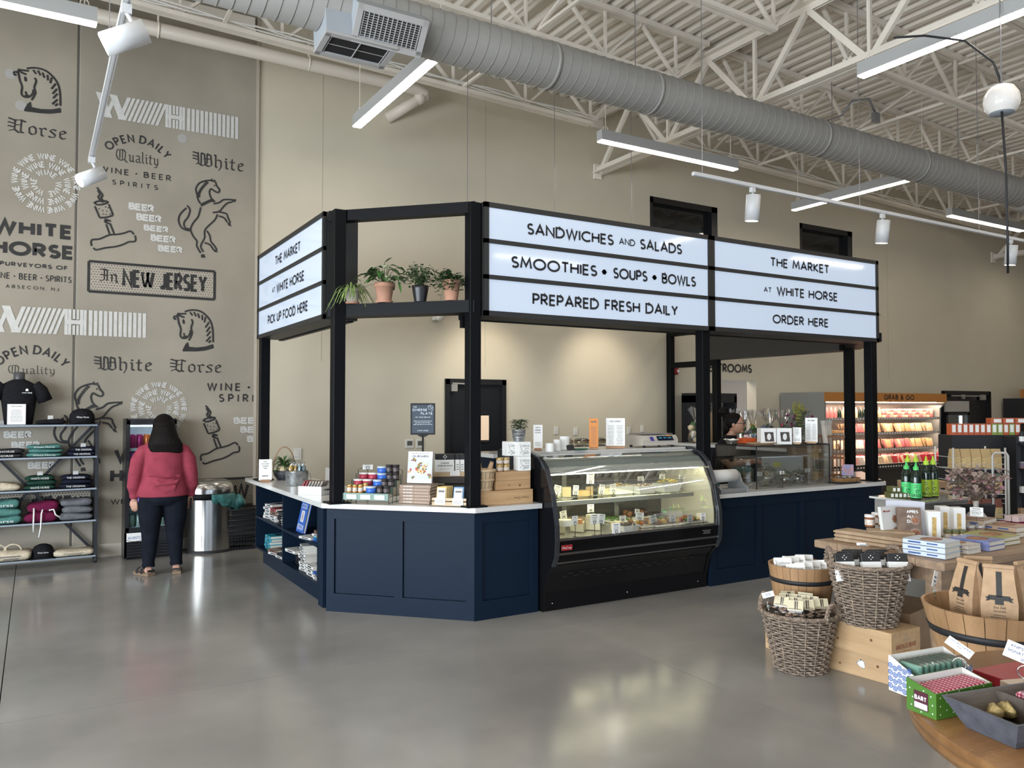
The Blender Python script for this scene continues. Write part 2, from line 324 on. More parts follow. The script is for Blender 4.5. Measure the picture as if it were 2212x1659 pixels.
for a, c in zip(hx, hx[1:]):
    hs = [h for h in holes if h[0] <= a+1e-6 and h[1] >= c-1e-6]; zs = [(0, 6.75)]
    for h in hs: zs = [(h[3], 6.75)] if h[2] == 0 else [(0, h[2]), (h[3], 6.75)]
    for z0, z1 in zs: mb.box(((a+c)/2, YW+T/2, (z0+z1)/2), (c-a, T, z1-z0))
wb = struct('wall_back', mb, PLAST)
part('wall_end_bead', MB().box((2.355, YW-.01, 3.3), (.03, .05, 6.7)), mat('bead', (.42, .37, .30), .6), wb)
for x in (3.2, 5.65, 15.27): part('control_joint', MB().box((x, YW-.0015, 4.5), (.005, .003, 4.4)), mat('joint_beige', (.40, .36, .28), .7), wb)
part('access_slot', MB().box((4.85, YW-.03, 2.98), (.1, .07, .1)).cyl((4.85, YW-.04, 2.98), (4.87, YW-.13, 2.95), .045, 10), WHITE, wb, 'white wall mounted lamp knuckle')
mb = MB(); text2(mb, 'RESTROOMS', P(1521, 808, y=YW).x, P(1622, 806, y=YW).z, .155, lambda x, z: (x, YW-.012, z), width=P(1622, 806, y=YW).x-P(1521, 808, y=YW).x, wt=.17)
part('lettering', mb, INK, wb, 'black RESTROOMS lettering on the wall')
# corridor behind the restroom opening
struct('wall_corridor', MB().box((11.0, 13.4, 1.4), (3.6, .1, 2.8)).box((9.6, 11.9, 1.4), (.1, 3, 2.8)).box((11.95, 11.9, 1.4), (.1, 3, 2.8)).box((10.8, 11.9, 2.85), (2.6, 3, .1)), WOOFF)
area('corridor_lamp', (10.3, 11.3, 2.7), (0, 0, 0), .4, 1.2, 25, (1, .92, .85))
struct('trim_1', MB().box((.2, YW-.012, .075), (4.3, .022, .15), bev=.004), mat('baseboard', (.42, .38, .31), .6))
struct('trim_2', MB().box((3.7, YW-.012, .075), (2.55, .022, .15)).box((8.2, YW-.012, .075), (4.35, .022, .15)), mat('baseboard', (.42, .38, .31), .6))
GLSD = mat('dark_window_glass', (.008, .009, .01), .05, spec=.7)
for i, (x0, x1, z0, z1) in enumerate(((8.81, 10.38, 4.25, 5.255), (12.55, 14.14, 4.25, 5.25))):
    w = struct('window_%d' % (i+1), MB().box(((x0+x1)/2, YW+.12, (z0+z1)/2), (x1-x0, .02, z1-z0)), GLSD)
    f = MB().box((x0+.04, YW+.07, (z0+z1)/2), (.08, .13, z1-z0)).box((x1-.07, YW+.07, (z0+z1)/2), (.14, .13, z1-z0)).box(((x0+x1)/2, YW+.07, z1-.05), (x1-x0, .13, .1)).box(((x0+x1)/2, YW+.07, z0+.04), (x1-x0, .13, .08))
    part('window_frame', f, BLACK, w)
# doors
DOORB = mat('door_black', (.008, .009, .011), .35)
d = struct('door_1', MB().box((5.5, YW+.06, 1.02), (.86, .045, 2.04)), DOORB)
part('door_frame', MB().box((5.03, YW+.05, 1.05), (.07, .16, 2.1)).box((5.96, YW+.05, 1.05), (.07, .16, 2.1)).box((5.495, YW+.05, 2.07), (1.0, .16, .08)), BLACK, d)
part('door_pane', MB().box((5.64, YW+.03, 1.4), (.2, .012, .36), bev=.005), mat('lit_kitchen_beyond', (.55, .42, .3), .4, emit=.45), d, 'small rounded pane showing the lit kitchen')
part('pane_gasket', MB().tube([(5.54, YW+.03, 1.22), (5.54, YW+.03, 1.58), (5.57, YW+.03, 1.61), (5.71, YW+.03, 1.61), (5.74, YW+.03, 1.58), (5.74, YW+.03, 1.22), (5.71, YW+.03, 1.19), (5.57, YW+.03, 1.19)], .014, 6, closed=True), BLACK, d)
part('door_closer', MB().box((5.13, YW-.02, 1.98), (.09, .06, .1)).bar((5.1, YW-.03, 2.045), (5.5, YW-.03, 2.035), .02, .02), mat('closer_grey', (.4, .38, .35), .4, .5), d)
d = struct('door_2', MB().box((17.65, YW+.06, 1.0), (.9, .045, 2)).box((18.58, YW+.06, 1.0), (.9, .045, 2)), DOORB)
part('door_frame', MB().box((17.18, YW+.05, 1.03), (.07, .16, 2.06)).box((19.06, YW+.05, 1.03), (.07, .16, 2.06)).box((18.12, YW+.05, 2.03), (1.9, .16, .08)), BLACK, d)
part('door_closer', MB().bar((17.5, YW-.03, 1.96), (18.7, YW-.03, 1.96), .03, .03).box((18.75, YW-.03, 1.93), (.16, .06, .12)).box((17.95, YW-.03, 1.94), (.06, .05, .1)), mat('closer_grey', (.4, .38, .35), .4, .5), d)
part('door_handle', MB().tube([(18.1, YW+.03, 1.5), (18.1, YW-.05, 1.5), (18.1, YW-.05, 1.1), (18.1, YW+.03, 1.1)], .014, 6), BLACK, d)
# remaining shell: shop-front wall on the left, front wall with glazed openings, right wall
SHELLM = mat('shell_plaster', (.42, .37, .30), .8)
mb = MB().box((-7.6, 1.5, 5.4), (.2, 18, 2.8)).box((-7.6, 1.5, .1), (.2, 18, .2))
for y in (-7.2, -6.2, -2.0, 2.4, 7.9, 9.5): mb.box((-7.6, y, 2.1), (.2, 1.0 if y not in (-2.0, 2.4) else .35, 3.9))
mb.box((-7.6, 8.6, 2.1), (.2, 3.2, 3.9)); struct('wall_front', mb, SHELLM)
mb = MB().box((9, -7.6, 5.4), (34, .2, 2.8))
for x in (-6.5, 0, 6, 12): mb.box((x, -7.6, 2), (1.2, .2, 4))
mb.box((19.5, -7.6, 2), (14, .2, 4)); struct('wall_side', mb, SHELLM)
struct('wall_right', MB().box((26, 1.4, 3.4), (.2, 18, 6.8)), SHELLM)
# ================= ROOF DECK AND STEEL =================
DECK = mat('deck_white', (.76, .70, .61), .6, noise=.05, scale=.7)
def zrd(x): return zr(x)
prof = []; x = -7.6; k = 0
while x < 26:
    prof += [(x, 0), (x+.075, 0), (x+.11, .055), (x+.165, .055)]; x += .20
g = [[(px, y, zrd(px)+pz) for px, pz in prof] for y in (-7.5, 10.25)]
struct('ceiling', MB().sheet(g, False).box((9, 1.4, 7.2), (34, 18, .1)), DECK)
def joist(X0, X1, Y, label):
    j = emp('steel_joist', label, 'joist', (X0, Y, 0), group='roof joists along the sales floor')
    L = X1-X0; f = lambda x: zr(X0+x)
    for nm, dz, hh in (('top_chord', -.035, .065), ('bottom_chord', -.64, .05)):
        a, c = (0, L) if dz > -.1 else (.55, L-.55); m = MB()
        for s in (-1, 1): m.bar((a, s*.035, f(a)+dz), (c, s*.035, f(c)+dz), .055, hh)
        part(nm, m, STEELW, j)
    if X1 > 20 or Y < 2: return
    n = max(4, int(round((L-1.1)/1.16))); st = (L-1.1)/n; wm = None
    for i in range(n+1):
        x = .55+i*st
        if i < n:
            for s in (0, 1):
                xa, xb = (x, x+st*.5) if s == 0 else (x+st, x+st*.5)
                m = MB().bar((xa, 0, f(xa)-.62), (xb, 0, f(xb)-.06), .045, .03); part('web_member', m, STEELW, j)
        part('web_member', MB().bar((x, 0, f(x)-.62), (x, 0, f(x)-.06), .035, .03), STEELW, j)
    for xa, xb in ((.05, .55), (L-.05, L-.55)): part('web_member', MB().bar((xa, 0, f(xa)-.06), (xb, 0, f(xb)-.62), .045, .03), STEELW, j)
GX = (-3.9, 7.69, 19.28)
for i, (a, c) in enumerate(((-3.8, 7.6), (7.78, 19.2), (19.38, 25.8))):
    for k, Y in enumerate((9.5, 7.65, 6.06, 4.5, 2.95, 1.4, -.2, -3.2)):
        side = ('left of', 'right of', 'far right beyond')[i]
        near = ['nearest the rear wall', 'second from the rear wall', 'third from the rear wall', 'fourth from the rear wall', 'fifth from the rear wall', 'sixth from the rear wall', 'seventh from the rear wall', 'farthest from the rear wall'][k]
        joist(a, c, Y, 'white open-web roof joist %s, %s the cross girder' % (near, side))
for i, gx in enumerate(GX):
    gr = emp('steel_girder', ['white truss girder at the far left above the mural', 'white deep truss girder crossing over the duct near the wall', 'white truss girder at the far right end of the store'][i], 'girder', (gx, 0, 0), group='roof girders across the store')
    zt = zr(gx)-.14; zb = 5.45-.0225*(gx-7.69); m = MB(); m2 = MB()
    for s in (-1, 1):
        m.bar((s*.06, -7.4, zt), (s*.06, YW-.02, zt), .10, .02).bar((s*.02, -7.4, zt-.01), (s*.02, YW-.02, zt-.01), .012, .16)
        m2.bar((s*.06, -7.4, zb), (s*.06, YW-.02, zb), .09, .015).bar((s*.02, -7.4, zb+.05), (s*.02, YW-.02, zb+.05), .012, .1)
    part('top_chord', m, STEELW, gr); part('bottom_chord', m2, STEELW, gr)
    y = YW-.1; k = 0
    while y > 0:
        part('web_member', MB().bar((0, min(y, YW-.1), zb), (0, y-.8, zt-.05), .05, .07), STEELW, gr)
        part('web_member', MB().bar((0, y-1.6, zb), (0, y-.8, zt-.05), .05, .07), STEELW, gr)
        part('web_member', MB().bar((0, y-1.6, zb), (0, y-1.6, zt-.05), .04, .04), STEELW, gr); y -= 1.6
    part('bearing_plate', MB().box((0, YW-.03, zt-.12), (.22, .04, .2)).box((0, YW-.03, zb+.03), (.14, .04, .24)), STEELW, gr)
for i, X in enumerate((1.8, 4.9, 10.6, 13.4, 16.2)):
    m = MB().bar((X, -.2, zr(X)-.6), (X, 9.5, zr(X)-.6), .035).bar((X+.1, -.2, zr(X)-.1), (X+.1, 9.5, zr(X)-.1), .035)
    for a in (7.65, 4.5): m.bar((X, a, zr(X)-.6), (X, a-1.56, zr(X)-.1), .03)
    thing('bridging_angle', m, STEELW, 'white angle bridging the joists, number %s from the mural side' % ['one', 'two', 'three', 'four', 'five'][i], 'bracing', group='joist bridging')
# ================= DUCT =================
DUCT = mat('duct_grey', (.28, .27, .25), .5, .0, noise=.04, scale=2)
DY, DZ, DR = 6.48, 5.07, .22
def dz(x): return DZ-.006*(x-5)
du = emp('spiral_duct', 'long grey round spiral duct hung under the roof', 'duct', (0, DY, 0))
m = MB(); m.tube([(x, 0, dz(x)) for x in (-2, 5, 12, 18.9)], DR, 36); part('duct_pipe', m, DUCT, du)
SEAM = MB(); SEAM.tube([(.03*math.sin(a), (DR+.002)*math.cos(a), (DR+.002)*math.sin(a)) for a in [2*PI*i/36 for i in range(36)]], .0032, 5, closed=True); SEAM = SEAM.mesh('seam_ring', DUCT)
x = -1.9
for i in range(180):
    part('seam_ring', SEAM, None, du, loc=(x, 0, dz(x))); x += .115
m = MB().tube([(13.05, 0, dz(13)), (13.15, 0, dz(13)), (13.75, 0, dz(13)), (13.85, 0, dz(13))], [DR+.005, DR+.05, DR+.05, DR+.005], 32); part('duct_coupling', m, DUCT, du)
for x in (4.3, 5.6, 8.3, 10.35): part('joint_band', MB().tube([(x-.02, 0, dz(x)), (x+.02, 0, dz(x))], DR+.008, 36), DUCT, du)
def grille(x, el, w, h, d, nv, nh, label):      # supply register boxes at two angles on the duct wall
    M = Matrix.Translation((x, 0, dz(x))) @ Matrix.Rotation(el, 4, 'X')
    b = MB(); b.M = M; b.box((0, -DR-d/2+.05, 0), (w, d+.1, h)); bx = part('register_box', b, mat('register_grey', (.36, .39, .42), .5), du)
    m = MB(); m.M = M; y = -DR-d-.01
    for s in (-1, 1): m.box((s*(w/2-.02), y, 0), (.05, .02, h)).box((0, y, s*(h/2-.02)), (w, .02, .05))
    part('grille_frame', m, mat('register_frame', (.42, .41, .40), .5), bx)
    m = MB(); m.M = M; m.box((0, y+.012, 0), (w-.06, .006, h-.06)); part('grille_back', m, INK, bx)
    LV = MB(); LV.M = M.to_3x3().to_4x4(); LV.box((0, 0, 0), (.006, .01, h-.08)); LV = LV.mesh('louvre', mat('register_frame', (.42, .41, .40), .5))
    for i in range(nv): part('louvre', LV, None, bx, loc=M @ Vector((-w/2+.06+(w-.12)*i/(nv-1), y, 0)))
    m = MB(); m.M = M
    for i in range(nh): m.box((0, y+.004, -h/2+.05+(h-.1)*i/(nh-1)), (w-.08, .004, .005))
    part('cross_louvres', m, mat('register_frame', (.42, .41, .40), .5), bx, kind='stuff')
grille(2.52, R(38), .62, .3, .12, 13, 12, ''); grille(2.3, R(82), .62, .34, .12, 3, 3, ''); grille(15.3, R(38), .6, .3, .12, 12, 12, ''); grille(14.1, R(82), .62, .34, .12, 3, 3, '')
for i, x in enumerate((-.5, 3.65, 5.4, 8.6, 11.4, 15.2)):
    part('hanger_wire', MB().bar((x, .0, dz(x)+DR), (x, .0, zr(x)), .008), GREYMET, du)
# drain pipe along the wall
m = MB().tube([(-2, 9.86, 6.07), (4.35, 9.86, 6.03), (4.5, 9.86, 6.0), (4.53, 9.9, 5.93)], .08, 16).tube([(4.53, 9.86, 5.98), (4.1, 10.2, 5.68)], .075, 16).tube([(4.5, 9.87, 5.97), (4.42, 9.93, 5.92)], .09, 16)
pp = thing('drain_pipe', m, mat('pipe_white', (.60, .54, .46), .45), 'thick white drain pipe running along the rear wall and bending into it', 'pipe')
for x in (1.15, 2.9): part('pipe_hanger', MB().tube([(x, 0, 0), (x, 0, .3)], .012, 6).tube([(x, .085*math.cos(a), -.25+.25+.085*math.sin(a)-.09) for a in [2*PI*i/12 for i in range(12)]], .01, 5, closed=True), STEELW, pp, loc=(0, 9.86, 6.14))
thing('sprinkler_pipe', MB().tube([(9.2, 6.9, 6.42), (9.2, 6.9, 6.25), (9.2, 2.0, 6.25)], .035, 10), STEELW, 'white thin pipe stub crossing above the duct', 'pipe')
for k, (X0, X1, Y, dzz, lab) in enumerate(((-2, 7.1, 9.38, .03, 'white cable bundle lying on the joist chord along the wall'), (8.3, 18, 9.38, .03, 'white cable bundle on the right hand joist chord'))):
    m = MB()
    for j in range(3):
        m.tube([(X0+(X1-X0)*i/24, Y+j*.03, zr(X0+(X1-X0)*i/24)-.61+dzz+.02*math.sin(i*1.7+j*2)) for i in range(25)], .009, 5)
    thing('cable_bundle', m, WHITE, lab, 'cable')
m = MB().tube([(9.9, 7.3, 5.9), (10.0, 7.2, 6.1), (10.25, 7.1, 6.15), (10.4, 7.1, 5.95)], .018, 6).box((10.4, 7.1, 5.9), (.12, .06, .14)).bar((9.9, 7.3, 5.9), (9.9, 7.63, 5.9), .02)
thing('flexible_conduit', m, GREYMET, 'looping grey flexible conduit with junction box at the joist', 'conduit')
# ================= LAMPS =================
HOUS = mat('lamp_housing', (.40, .40, .39), .5); DIFF = mat('lamp_diffuser', (1, .90, .78), .5, emit=LAMP)
def lamp(x, y, along, label, L=2.44, grp='linear pendant lamps'):
    t = emp('pendant_lamp', label, 'lamp', (x, y, 5.1), 0 if along == 'x' else PI/2, grp)
    part('lamp_housing', MB().box((0, 0, .075), (L, .11, .13)), HOUS, t)
    part('lamp_diffuser', MB().box((0, 0, .002), (L-.01, .10, .012)), DIFF, t)
    for s in (-1, 1):
        part('suspension_cable', MB().bar((s*(L/2-.1), 0, .14), (s*(L/2-.1), 0, zr(x)-5.1), .007), STEELW, t)
        part('hanger_ring', MB().tube([(s*(L/2-.1)+.035*math.cos(a), 0, .175+.035*math.sin(a)) for a in [2*PI*i/10 for i in range(10)]], .005, 5, closed=True), STEELW, t)
lamp(3.30, 7.97, 'y', 'bright linear lamp hanging between duct and rear wall above the plants')
lamp(7.35, 8.07, 'x', 'bright linear lamp hanging level above the sandwiches sign')
lamp(7.25, 3.9, 'y', 'large bright linear lamp at the upper right corner')
lamp(11.2, 8.02, 'y', 'bright linear lamp pointing into the room near the second upper window')
lamp(15.1, 8.07, 'x', 'bright linear lamp at the far right under the duct')
lamp(-.8, 7.9, 'x', 'bright linear lamp at the upper left in front of the mural')
for i, (x, y, a) in enumerate(((-.8, 3.9, 'y'), (3.2, 3.9, 'x'), (11.2, 3.9, 'x'), (15.1, 3.9, 'y'), (19.5, 8.0, 'y'), (23, 4, 'x'), (-4.8, 3.9, 'x'), (-4.8, 7.9, 'y'), (-.8, -.2, 'x'), (3.2, -.2, 'y'), (7.3, -.2, 'x'), (11.2, -.2, 'y'), (-4.8, -4.2, 'y'), (0, -4.2, 'x'), (5, -4.2, 'y'), (10, -4.2, 'x'), (16, -1, 'x'), (21, -.5, 'y'))):
    lamp(x, y, a, 'linear lamp outside the picture, %s of the hidden rows' % NTH[i], grp='linear lamps outside the picture')
TRK = mat('track_white', (.55, .56, .57), .4); SPOT = mat('spot_glow', (1, .93, .8), .5, emit=12)
def track(x0, y0, x1, y1, z, label):
    m = MB().bar((x0, y0, z), (x1, y1, z), .04, .035).bar((x0, y0, z-.018), (x1, y1, z-.018), .012, .004)
    t = thing('lamp_track', m, TRK, label, 'track'); n = 3
    for i in range(n):
        k = (i+.05)/n; part('hanger_wire', MB().bar((x0+(x1-x0)*k, y0+(y1-y0)*k, z), (x0+(x1-x0)*k, y0+(y1-y0)*k, 6.5), .006), GREYMET, t)
    return t
def can(x, y, z, aim, label, s=1, power=60, blend=.6, ang=70):
    t = emp('track_spotlight', label, 'spotlight', (x, y, z), group='white cylinder spotlights on the tracks'); d = Vector(aim)-Vector((x, y, z-.15)); d.normalize(); c = Vector((0, 0, -.17*s))
    part('spot_arm', MB().box((0, 0, -.035), (.05, .04, .05)).cyl((0, 0, -.05), c-d*.06*s, .012, 8), TRK, t)
    part('spot_can', MB().tube([c-d*.1*s, c+d*.11*s], .058*s, 20), TRK, t)
    part('spot_lens', MB().tube([c+d*.111*s, c+d*.113*s], .05*s, 16), SPOT, t)
    l = bpy.data.lights.new('spot', 'SPOT'); l.energy = power; l.spot_size = R(ang); l.spot_blend = blend; l.color = (1, .90, .74); l.shadow_soft_size = .04
    o = link('spot_beam', l, t, c+d*.13*s); o.rotation_euler = d.to_track_quat('-Z', 'Y').to_euler()
track(5.45, 5.68, 12.75, 5.68, 3.97, 'white lamp track above the order here sign')
for i, (x, lab) in enumerate(((6.27, 'white spotlight leftmost of the three on the track above the signs'), (8.42, 'white spotlight in the middle of the track above the signs'), (11.2, 'white spotlight rightmost on the track above the signs'))):
    can(x, 5.68, 3.96, (x+.15, 6.2, .2), lab, 1.25, 90)
track(.39, 1.5, .39, 8.0, 3.9, 'white lamp track hanging in front of the mural')
can(.39, 7.75, 3.88, (-.35, 7.5, 3.25), 'smaller white spotlight at the lower end of the left track', 1.05, 90)
can(.39, 4.7, 3.88, (-.45, 4.9, 3.3), 'large white tilted spotlight at the top left', 1.1, 90)
track(4.6, 8.9, 8.6, 8.9, 3.3, 'white lamp track hidden behind the kiosk signs')
for i, x in enumerate((5.5, 7.6)):
    can(x, 8.9, 3.28, (x+.1, 10.2, 2.1), 'white spotlight %s hidden behind the kiosk signs, washing the cream wall' % ['left', 'right'][i], 1, 38, .9, 85)
sp = emp('round_speaker', 'white round pendant speaker hanging at the upper right edge', 'speaker', (7.15, 3.68, 4.36))
part('speaker_shell', MB().lathe([(0, .14), (.05, .135), (.1, .11), (.135, .05), (.145, -.01), (.13, -.07), (.1, -.11)], 24), mat('gloss_white', (.75, .72, .68), .12), sp)
part('speaker_grille', MB().lathe([(.1, -.11), (.09, -.118), (0, -.12)], 24), mat('grille_blue_grey', (.3, .33, .36), .7), sp)
part('suspension_cable', MB().bar((0, 0, .13), (0, 0, 2.1), .008), GREYMET, sp)
part('power_cable', MB().tube([(.02, .0, .12), (-.02, .05, .35), (-.1, .25, .6), (-.3, .5, .7), (-.6, .6, .65)], .01, 6).tube([(-.06, -.03, -.1), (-.05, -.05, -.6), (-.04, -.05, -1.2), (.05, 0, -1.5)], .01, 6), INK, sp)
# wall fittings
SW = mat('switch_white', (.62, .6, .55), .4)
def plate(u, v, name, lab, w=.075, h=.12, scr=False):
    p = P(u, v, y=YW); t = thing(name, MB().box((0, -.008, 0), (w, .016, h), bev=.004), SW, lab, 'wall fitting', p)
    if scr: part('screen', MB().box((0, -.018, .005), (w*.6, .006, h*.5)), mat('lcd', (.09, .09, .075), .3), t)
    else: part('switch_rocker', MB().box((0, -.018, 0), (w*.3, .008, h*.45)), SW, t)
plate(884, 958, 'thermostat', 'left white thermostat with grey screen on the cream wall', .125, .125, True); plate(907, 958, 'thermostat', 'right white thermostat half hidden by the sign pole', .125, .125, True)
plate(643, 981, 'light_switch', 'white switch plate above the metal tub, left on the cream wall', .095, .15)
for u, v, l in ((1201, 930, 'wall outlet leftmost behind the deli case'), (1243, 932, 'wall outlet second from left behind the deli case'), (1358, 930, 'wall outlet just right of the white menu stand'), (1387, 926, 'wall outlet behind the deli scale')): plate(u, v, 'wall_outlet', 'white '+l)
t = thing('fire_alarm', MB().box((0, -.03, 0), (.13, .06, .2), bev=.02), mat('alarm_red', (.35, .02, .015), .35), 'red fire alarm strobe on the wall beside the restrooms sign', 'alarm', P(1456, 797, y=YW))
part('strobe_lens', MB().box((.03, -.07, -.04), (.05, .03, .05), bev=.01), PAPER, t)
# ================= MURAL painted on the concrete wall =================
PB = mat('mural_black', (.018, .017, .017), .7, noise=.3, scale=12); PW = mat('mural_white', (.52, .51, .48), .75, noise=.06, scale=20)
YP = YW-.004
wf = lambda x, z: (x, YP-LAY[0]*4e-5, z)
S4 = 560/2212; S3 = 560/1936
def q1(p, v0=0, s=S4): q = P(p[0]*s, v0+p[1]*s, y=YW); return (q.x, q.z)
q2 = lambda p: q1(p, 420); q3 = lambda p: q1(p, 780, S3)
def paint(name, mb, m, lab=None): return part(name, mb, m, wl, lab)
def bline(q, t, l, r, top, m=PB, wt=.15, gap=.26, name='painted_lettering', lab=None, fn=None):
    a, c, tp = q(l), q(r), q((l[0], top)); mb = MB(); h = tp[1]-a[1]; z = (a[1]+c[1])/2
    (fn or text2)(mb, t, a[0], z, h, wf, width=c[0]-a[0], **({} if fn else dict(wt=wt, gap=gap))); paint(name, mb, m, lab)
def clip_x(mb, x1): mb.v = [(min(p[0], x1), p[1], p[2]) for p in mb.v]
# BEER ladders (white) : the first measured, its offset reused
B5 = [(1105, 130, 1315, 68), (1170, 221, 1378, 160), (1233, 308, 1440, 256), (1293, 398, 1500, 340), (1355, 485, 1558, 430)]
def beer(q, rows, x1=None, s=1):
    mb = MB()
    for (x0, y0, x_1, t) in rows:
        a, c, tp = q((x0, y0)), q((x_1, y0)), q((x0, t)); z = a[1]
        for k, ch in enumerate('BEER'):
            w = (c[0]-a[0])/4.1; xx = a[0]+k*w*1.06
            if x1 and xx+w*.5 > x1: continue
            text2(mb, ch, xx, z, tp[1]-z, wf, width=w*.78, wt=.27)
    return mb
paint('painted_beer', beer(q2, B5), PW, 'white stencilled BEER ladder')
d3 = [(0, 495, 178, 447), (35, 577, 238, 525), (92, 653, 300, 603), (150, 730, 358, 685), (215, 807, 415, 755)]
paint('painted_beer', beer(q3, d3), PW, 'white stencilled BEER ladder behind the shelf')
paint('painted_beer', beer(q3, [(1750, 470, 1955, 420), (1800, 537, 2005, 488), (1850, 605, 2060, 558)], 2.33), PW, 'white BEER ladder cut off by the corner')
# WINE rings
def rings(q, cx, cy, top):
    c = q((cx, cy)); r = q((cx, top))[1]-c[1]; mb = MB(); h = r*.17
    arctext(mb, 'WINE WINE WINE WINE WINE WINE WINE WINE WINE', c[0], c[1], r-h, h, R(90), wf, wt=.25, sweep=2*PI*.985)
    arctext(mb, 'WINE WINE WINE WINE WINE WINE', c[0], c[1], r*.72-h, h, R(90), wf, wt=.25, sweep=2*PI*.97)
    arctext(mb, 'WINE WINE WINE', c[0], c[1], r*.46-h, h*.95, R(90), wf, wt=.25, sweep=2*PI*.93); return mb
paint('painted_rings', rings(q1, 395, 1565, 1315), PW, 'white concentric WINE rings'); paint('painted_rings', rings(q3, 1187, 352, 158), PW, 'white WINE rings above the drinks fridge')
# big lettering
bline(q2, 'WHITE', (-45, 333), (600, 385), 205, wt=.25, gap=.34); bline(q2, 'HORSE', (-60, 507), (615, 560), 382, wt=.25, gap=.3)
bline(q2, 'PURVEYORS OF', (2, 607), (572, 645), 570, wt=.22, gap=.36); bline(q2, 'WINE · BEER · SPIRITS', (-75, 712), (605, 755), 657, wt=.13, gap=.34)
bline(q2, 'ABSECON, NJ', (50, 797), (498, 824), 768, wt=.15, gap=.6)
bline(q3, 'W', (865, 757), (1000, 757), 650, wt=.25); bline(q3, 'HO', (835, 905), (1040, 905), 800, wt=.25); bline(q3, 'WI', (830, 1070), (905, 1070), 1030, wt=.16)
# double-bar WH logos
def whlogo(q, l, r, top, bot):
    a, c = q(l), q(r); z1 = q((l[0], top))[1]; z0 = q((l[0], bot))[1]; W = c[0]-a[0]; H = z1-z0; mb = MB()
    f = lambda x, y: (a[0]+x*W, YP-LAY[0]*4e-5, z0+y*H); B = .020; sk = .062
    def sl(x, y0=0, y1=1, w=B, d=1): poly2(mb, [(x-w/2+sk*d*(y0-.5), y0), (x+w/2+sk*d*(y0-.5), y0), (x+w/2+sk*d*(y1-.5), y1), (x-w/2+sk*d*(y1-.5), y1)], f)
    for x, dd in ((.045, -1), (.068, -1), (.10, 1), (.135, -1), (.158, -1), (.19, 1)): sl(x, d=dd, w=.026)
    for i in range(8): sl(.222+i*.031)
    for x in (.478, .50, .575, .597): poly2(mb, [(x-.010, 0), (x+.010, 0), (x+.010, 1), (x-.010, 1)], f)
    poly2(mb, [(.468, .42), (.607, .42), (.607, .58), (.468, .58)], f)
    for x in (.527, .55): poly2(mb, [(x-.008, .62), (x+.008, .62), (x+.008, 1), (x-.008, 1)], f); poly2(mb, [(x-.008, 0), (x+.008, 0), (x+.008, .38), (x-.008, .38)], f)
    for i in range(12): x = .632+i*.0322; poly2(mb, [(x-.0115, 0), (x+.0115, 0), (x+.0115, 1), (x-.0115, 1)], f)
    return mb
paint('painted_logo', whlogo(q1, (815, 780), (2035, 1010), 782, 985), PW, 'white striped double letter logo near the ceiling')
paint('painted_logo', whlogo(q2, (-120, 940), (1250, 1030), 940, 1168), PW, 'white striped double letter logo across the panel joint')
# arc logos
def arclogo(q, ax, ay, tx, ty, bx, by, hz, qy=None, sp=None, wb=None, sp2=None):
    A, T, B = q((ax, ay)), q((tx, ty)), q((bx, by)); h = hz; mb = MB(); W = B[0]-A[0]; cx = (A[0]+B[0])/2; sag = .24*W; r = (W*W/4+sag*sag)/(2*sag); cz = T[1]-r
    arctext(mb, 'OPEN DAILY', cx, cz, r-h, h, R(90), wf, wt=.2, gap=.55, sweep=2*math.asin(W/2/r)*.97); paint('painted_lettering', mb, PB)
arclogo(q1, 880, 1230, 1130, 1150, 1465, 1330, .082); bline(q1, 'Quality', (990, 1375), (1360, 1405), 1278, fn=black)
bline(q1, 'WINE · BEER', (850, 1480), (1455, 1535), 1428, wt=.16, gap=.5); bline(q1, 'SPIRITS', (960, 1578), (1343, 1620), 1535, wt=.16, gap=.75)
arclogo(q2, -70, 1400, 240, 1290, 600, 1425, .085); bline(q2, 'Quality', (70, 1522), (478, 1540), 1450, fn=black)
mb = MB(); a = q3((1550, 222)); text2(mb, 'WINE · BA', a[0], a[1], .10, wf, wt=.17, gap=.55); clip_x(mb, 2.34); paint('painted_lettering', mb, PB)
mb = MB(); a = q3((1638, 306)); text2(mb, 'SPIRIT', a[0], a[1], .10, wf, wt=.17, gap=.62); clip_x(mb, 2.34); paint('painted_lettering', mb, PB)
for (q, t, l, r, tp) in ((q1, 'White', (1640, 1400), (2092, 1470), 1290), (q1, 'Horse', (65, 1120), (582, 1195), 1005), (q2, 'White', (800, 1492), (1310, 1510), 1378), (q2, 'Horse', (1450, 1510), (1902, 1522), 1405)):
    a, c = q(l), q(r); mb = MB(); h = q((l[0], tp))[1]-a[1]; black(mb, t, a[0], (a[1]+c[1])/2, h, wf, width=c[0]-a[0], nib=.13); paint('painted_blackletter', mb, PB)
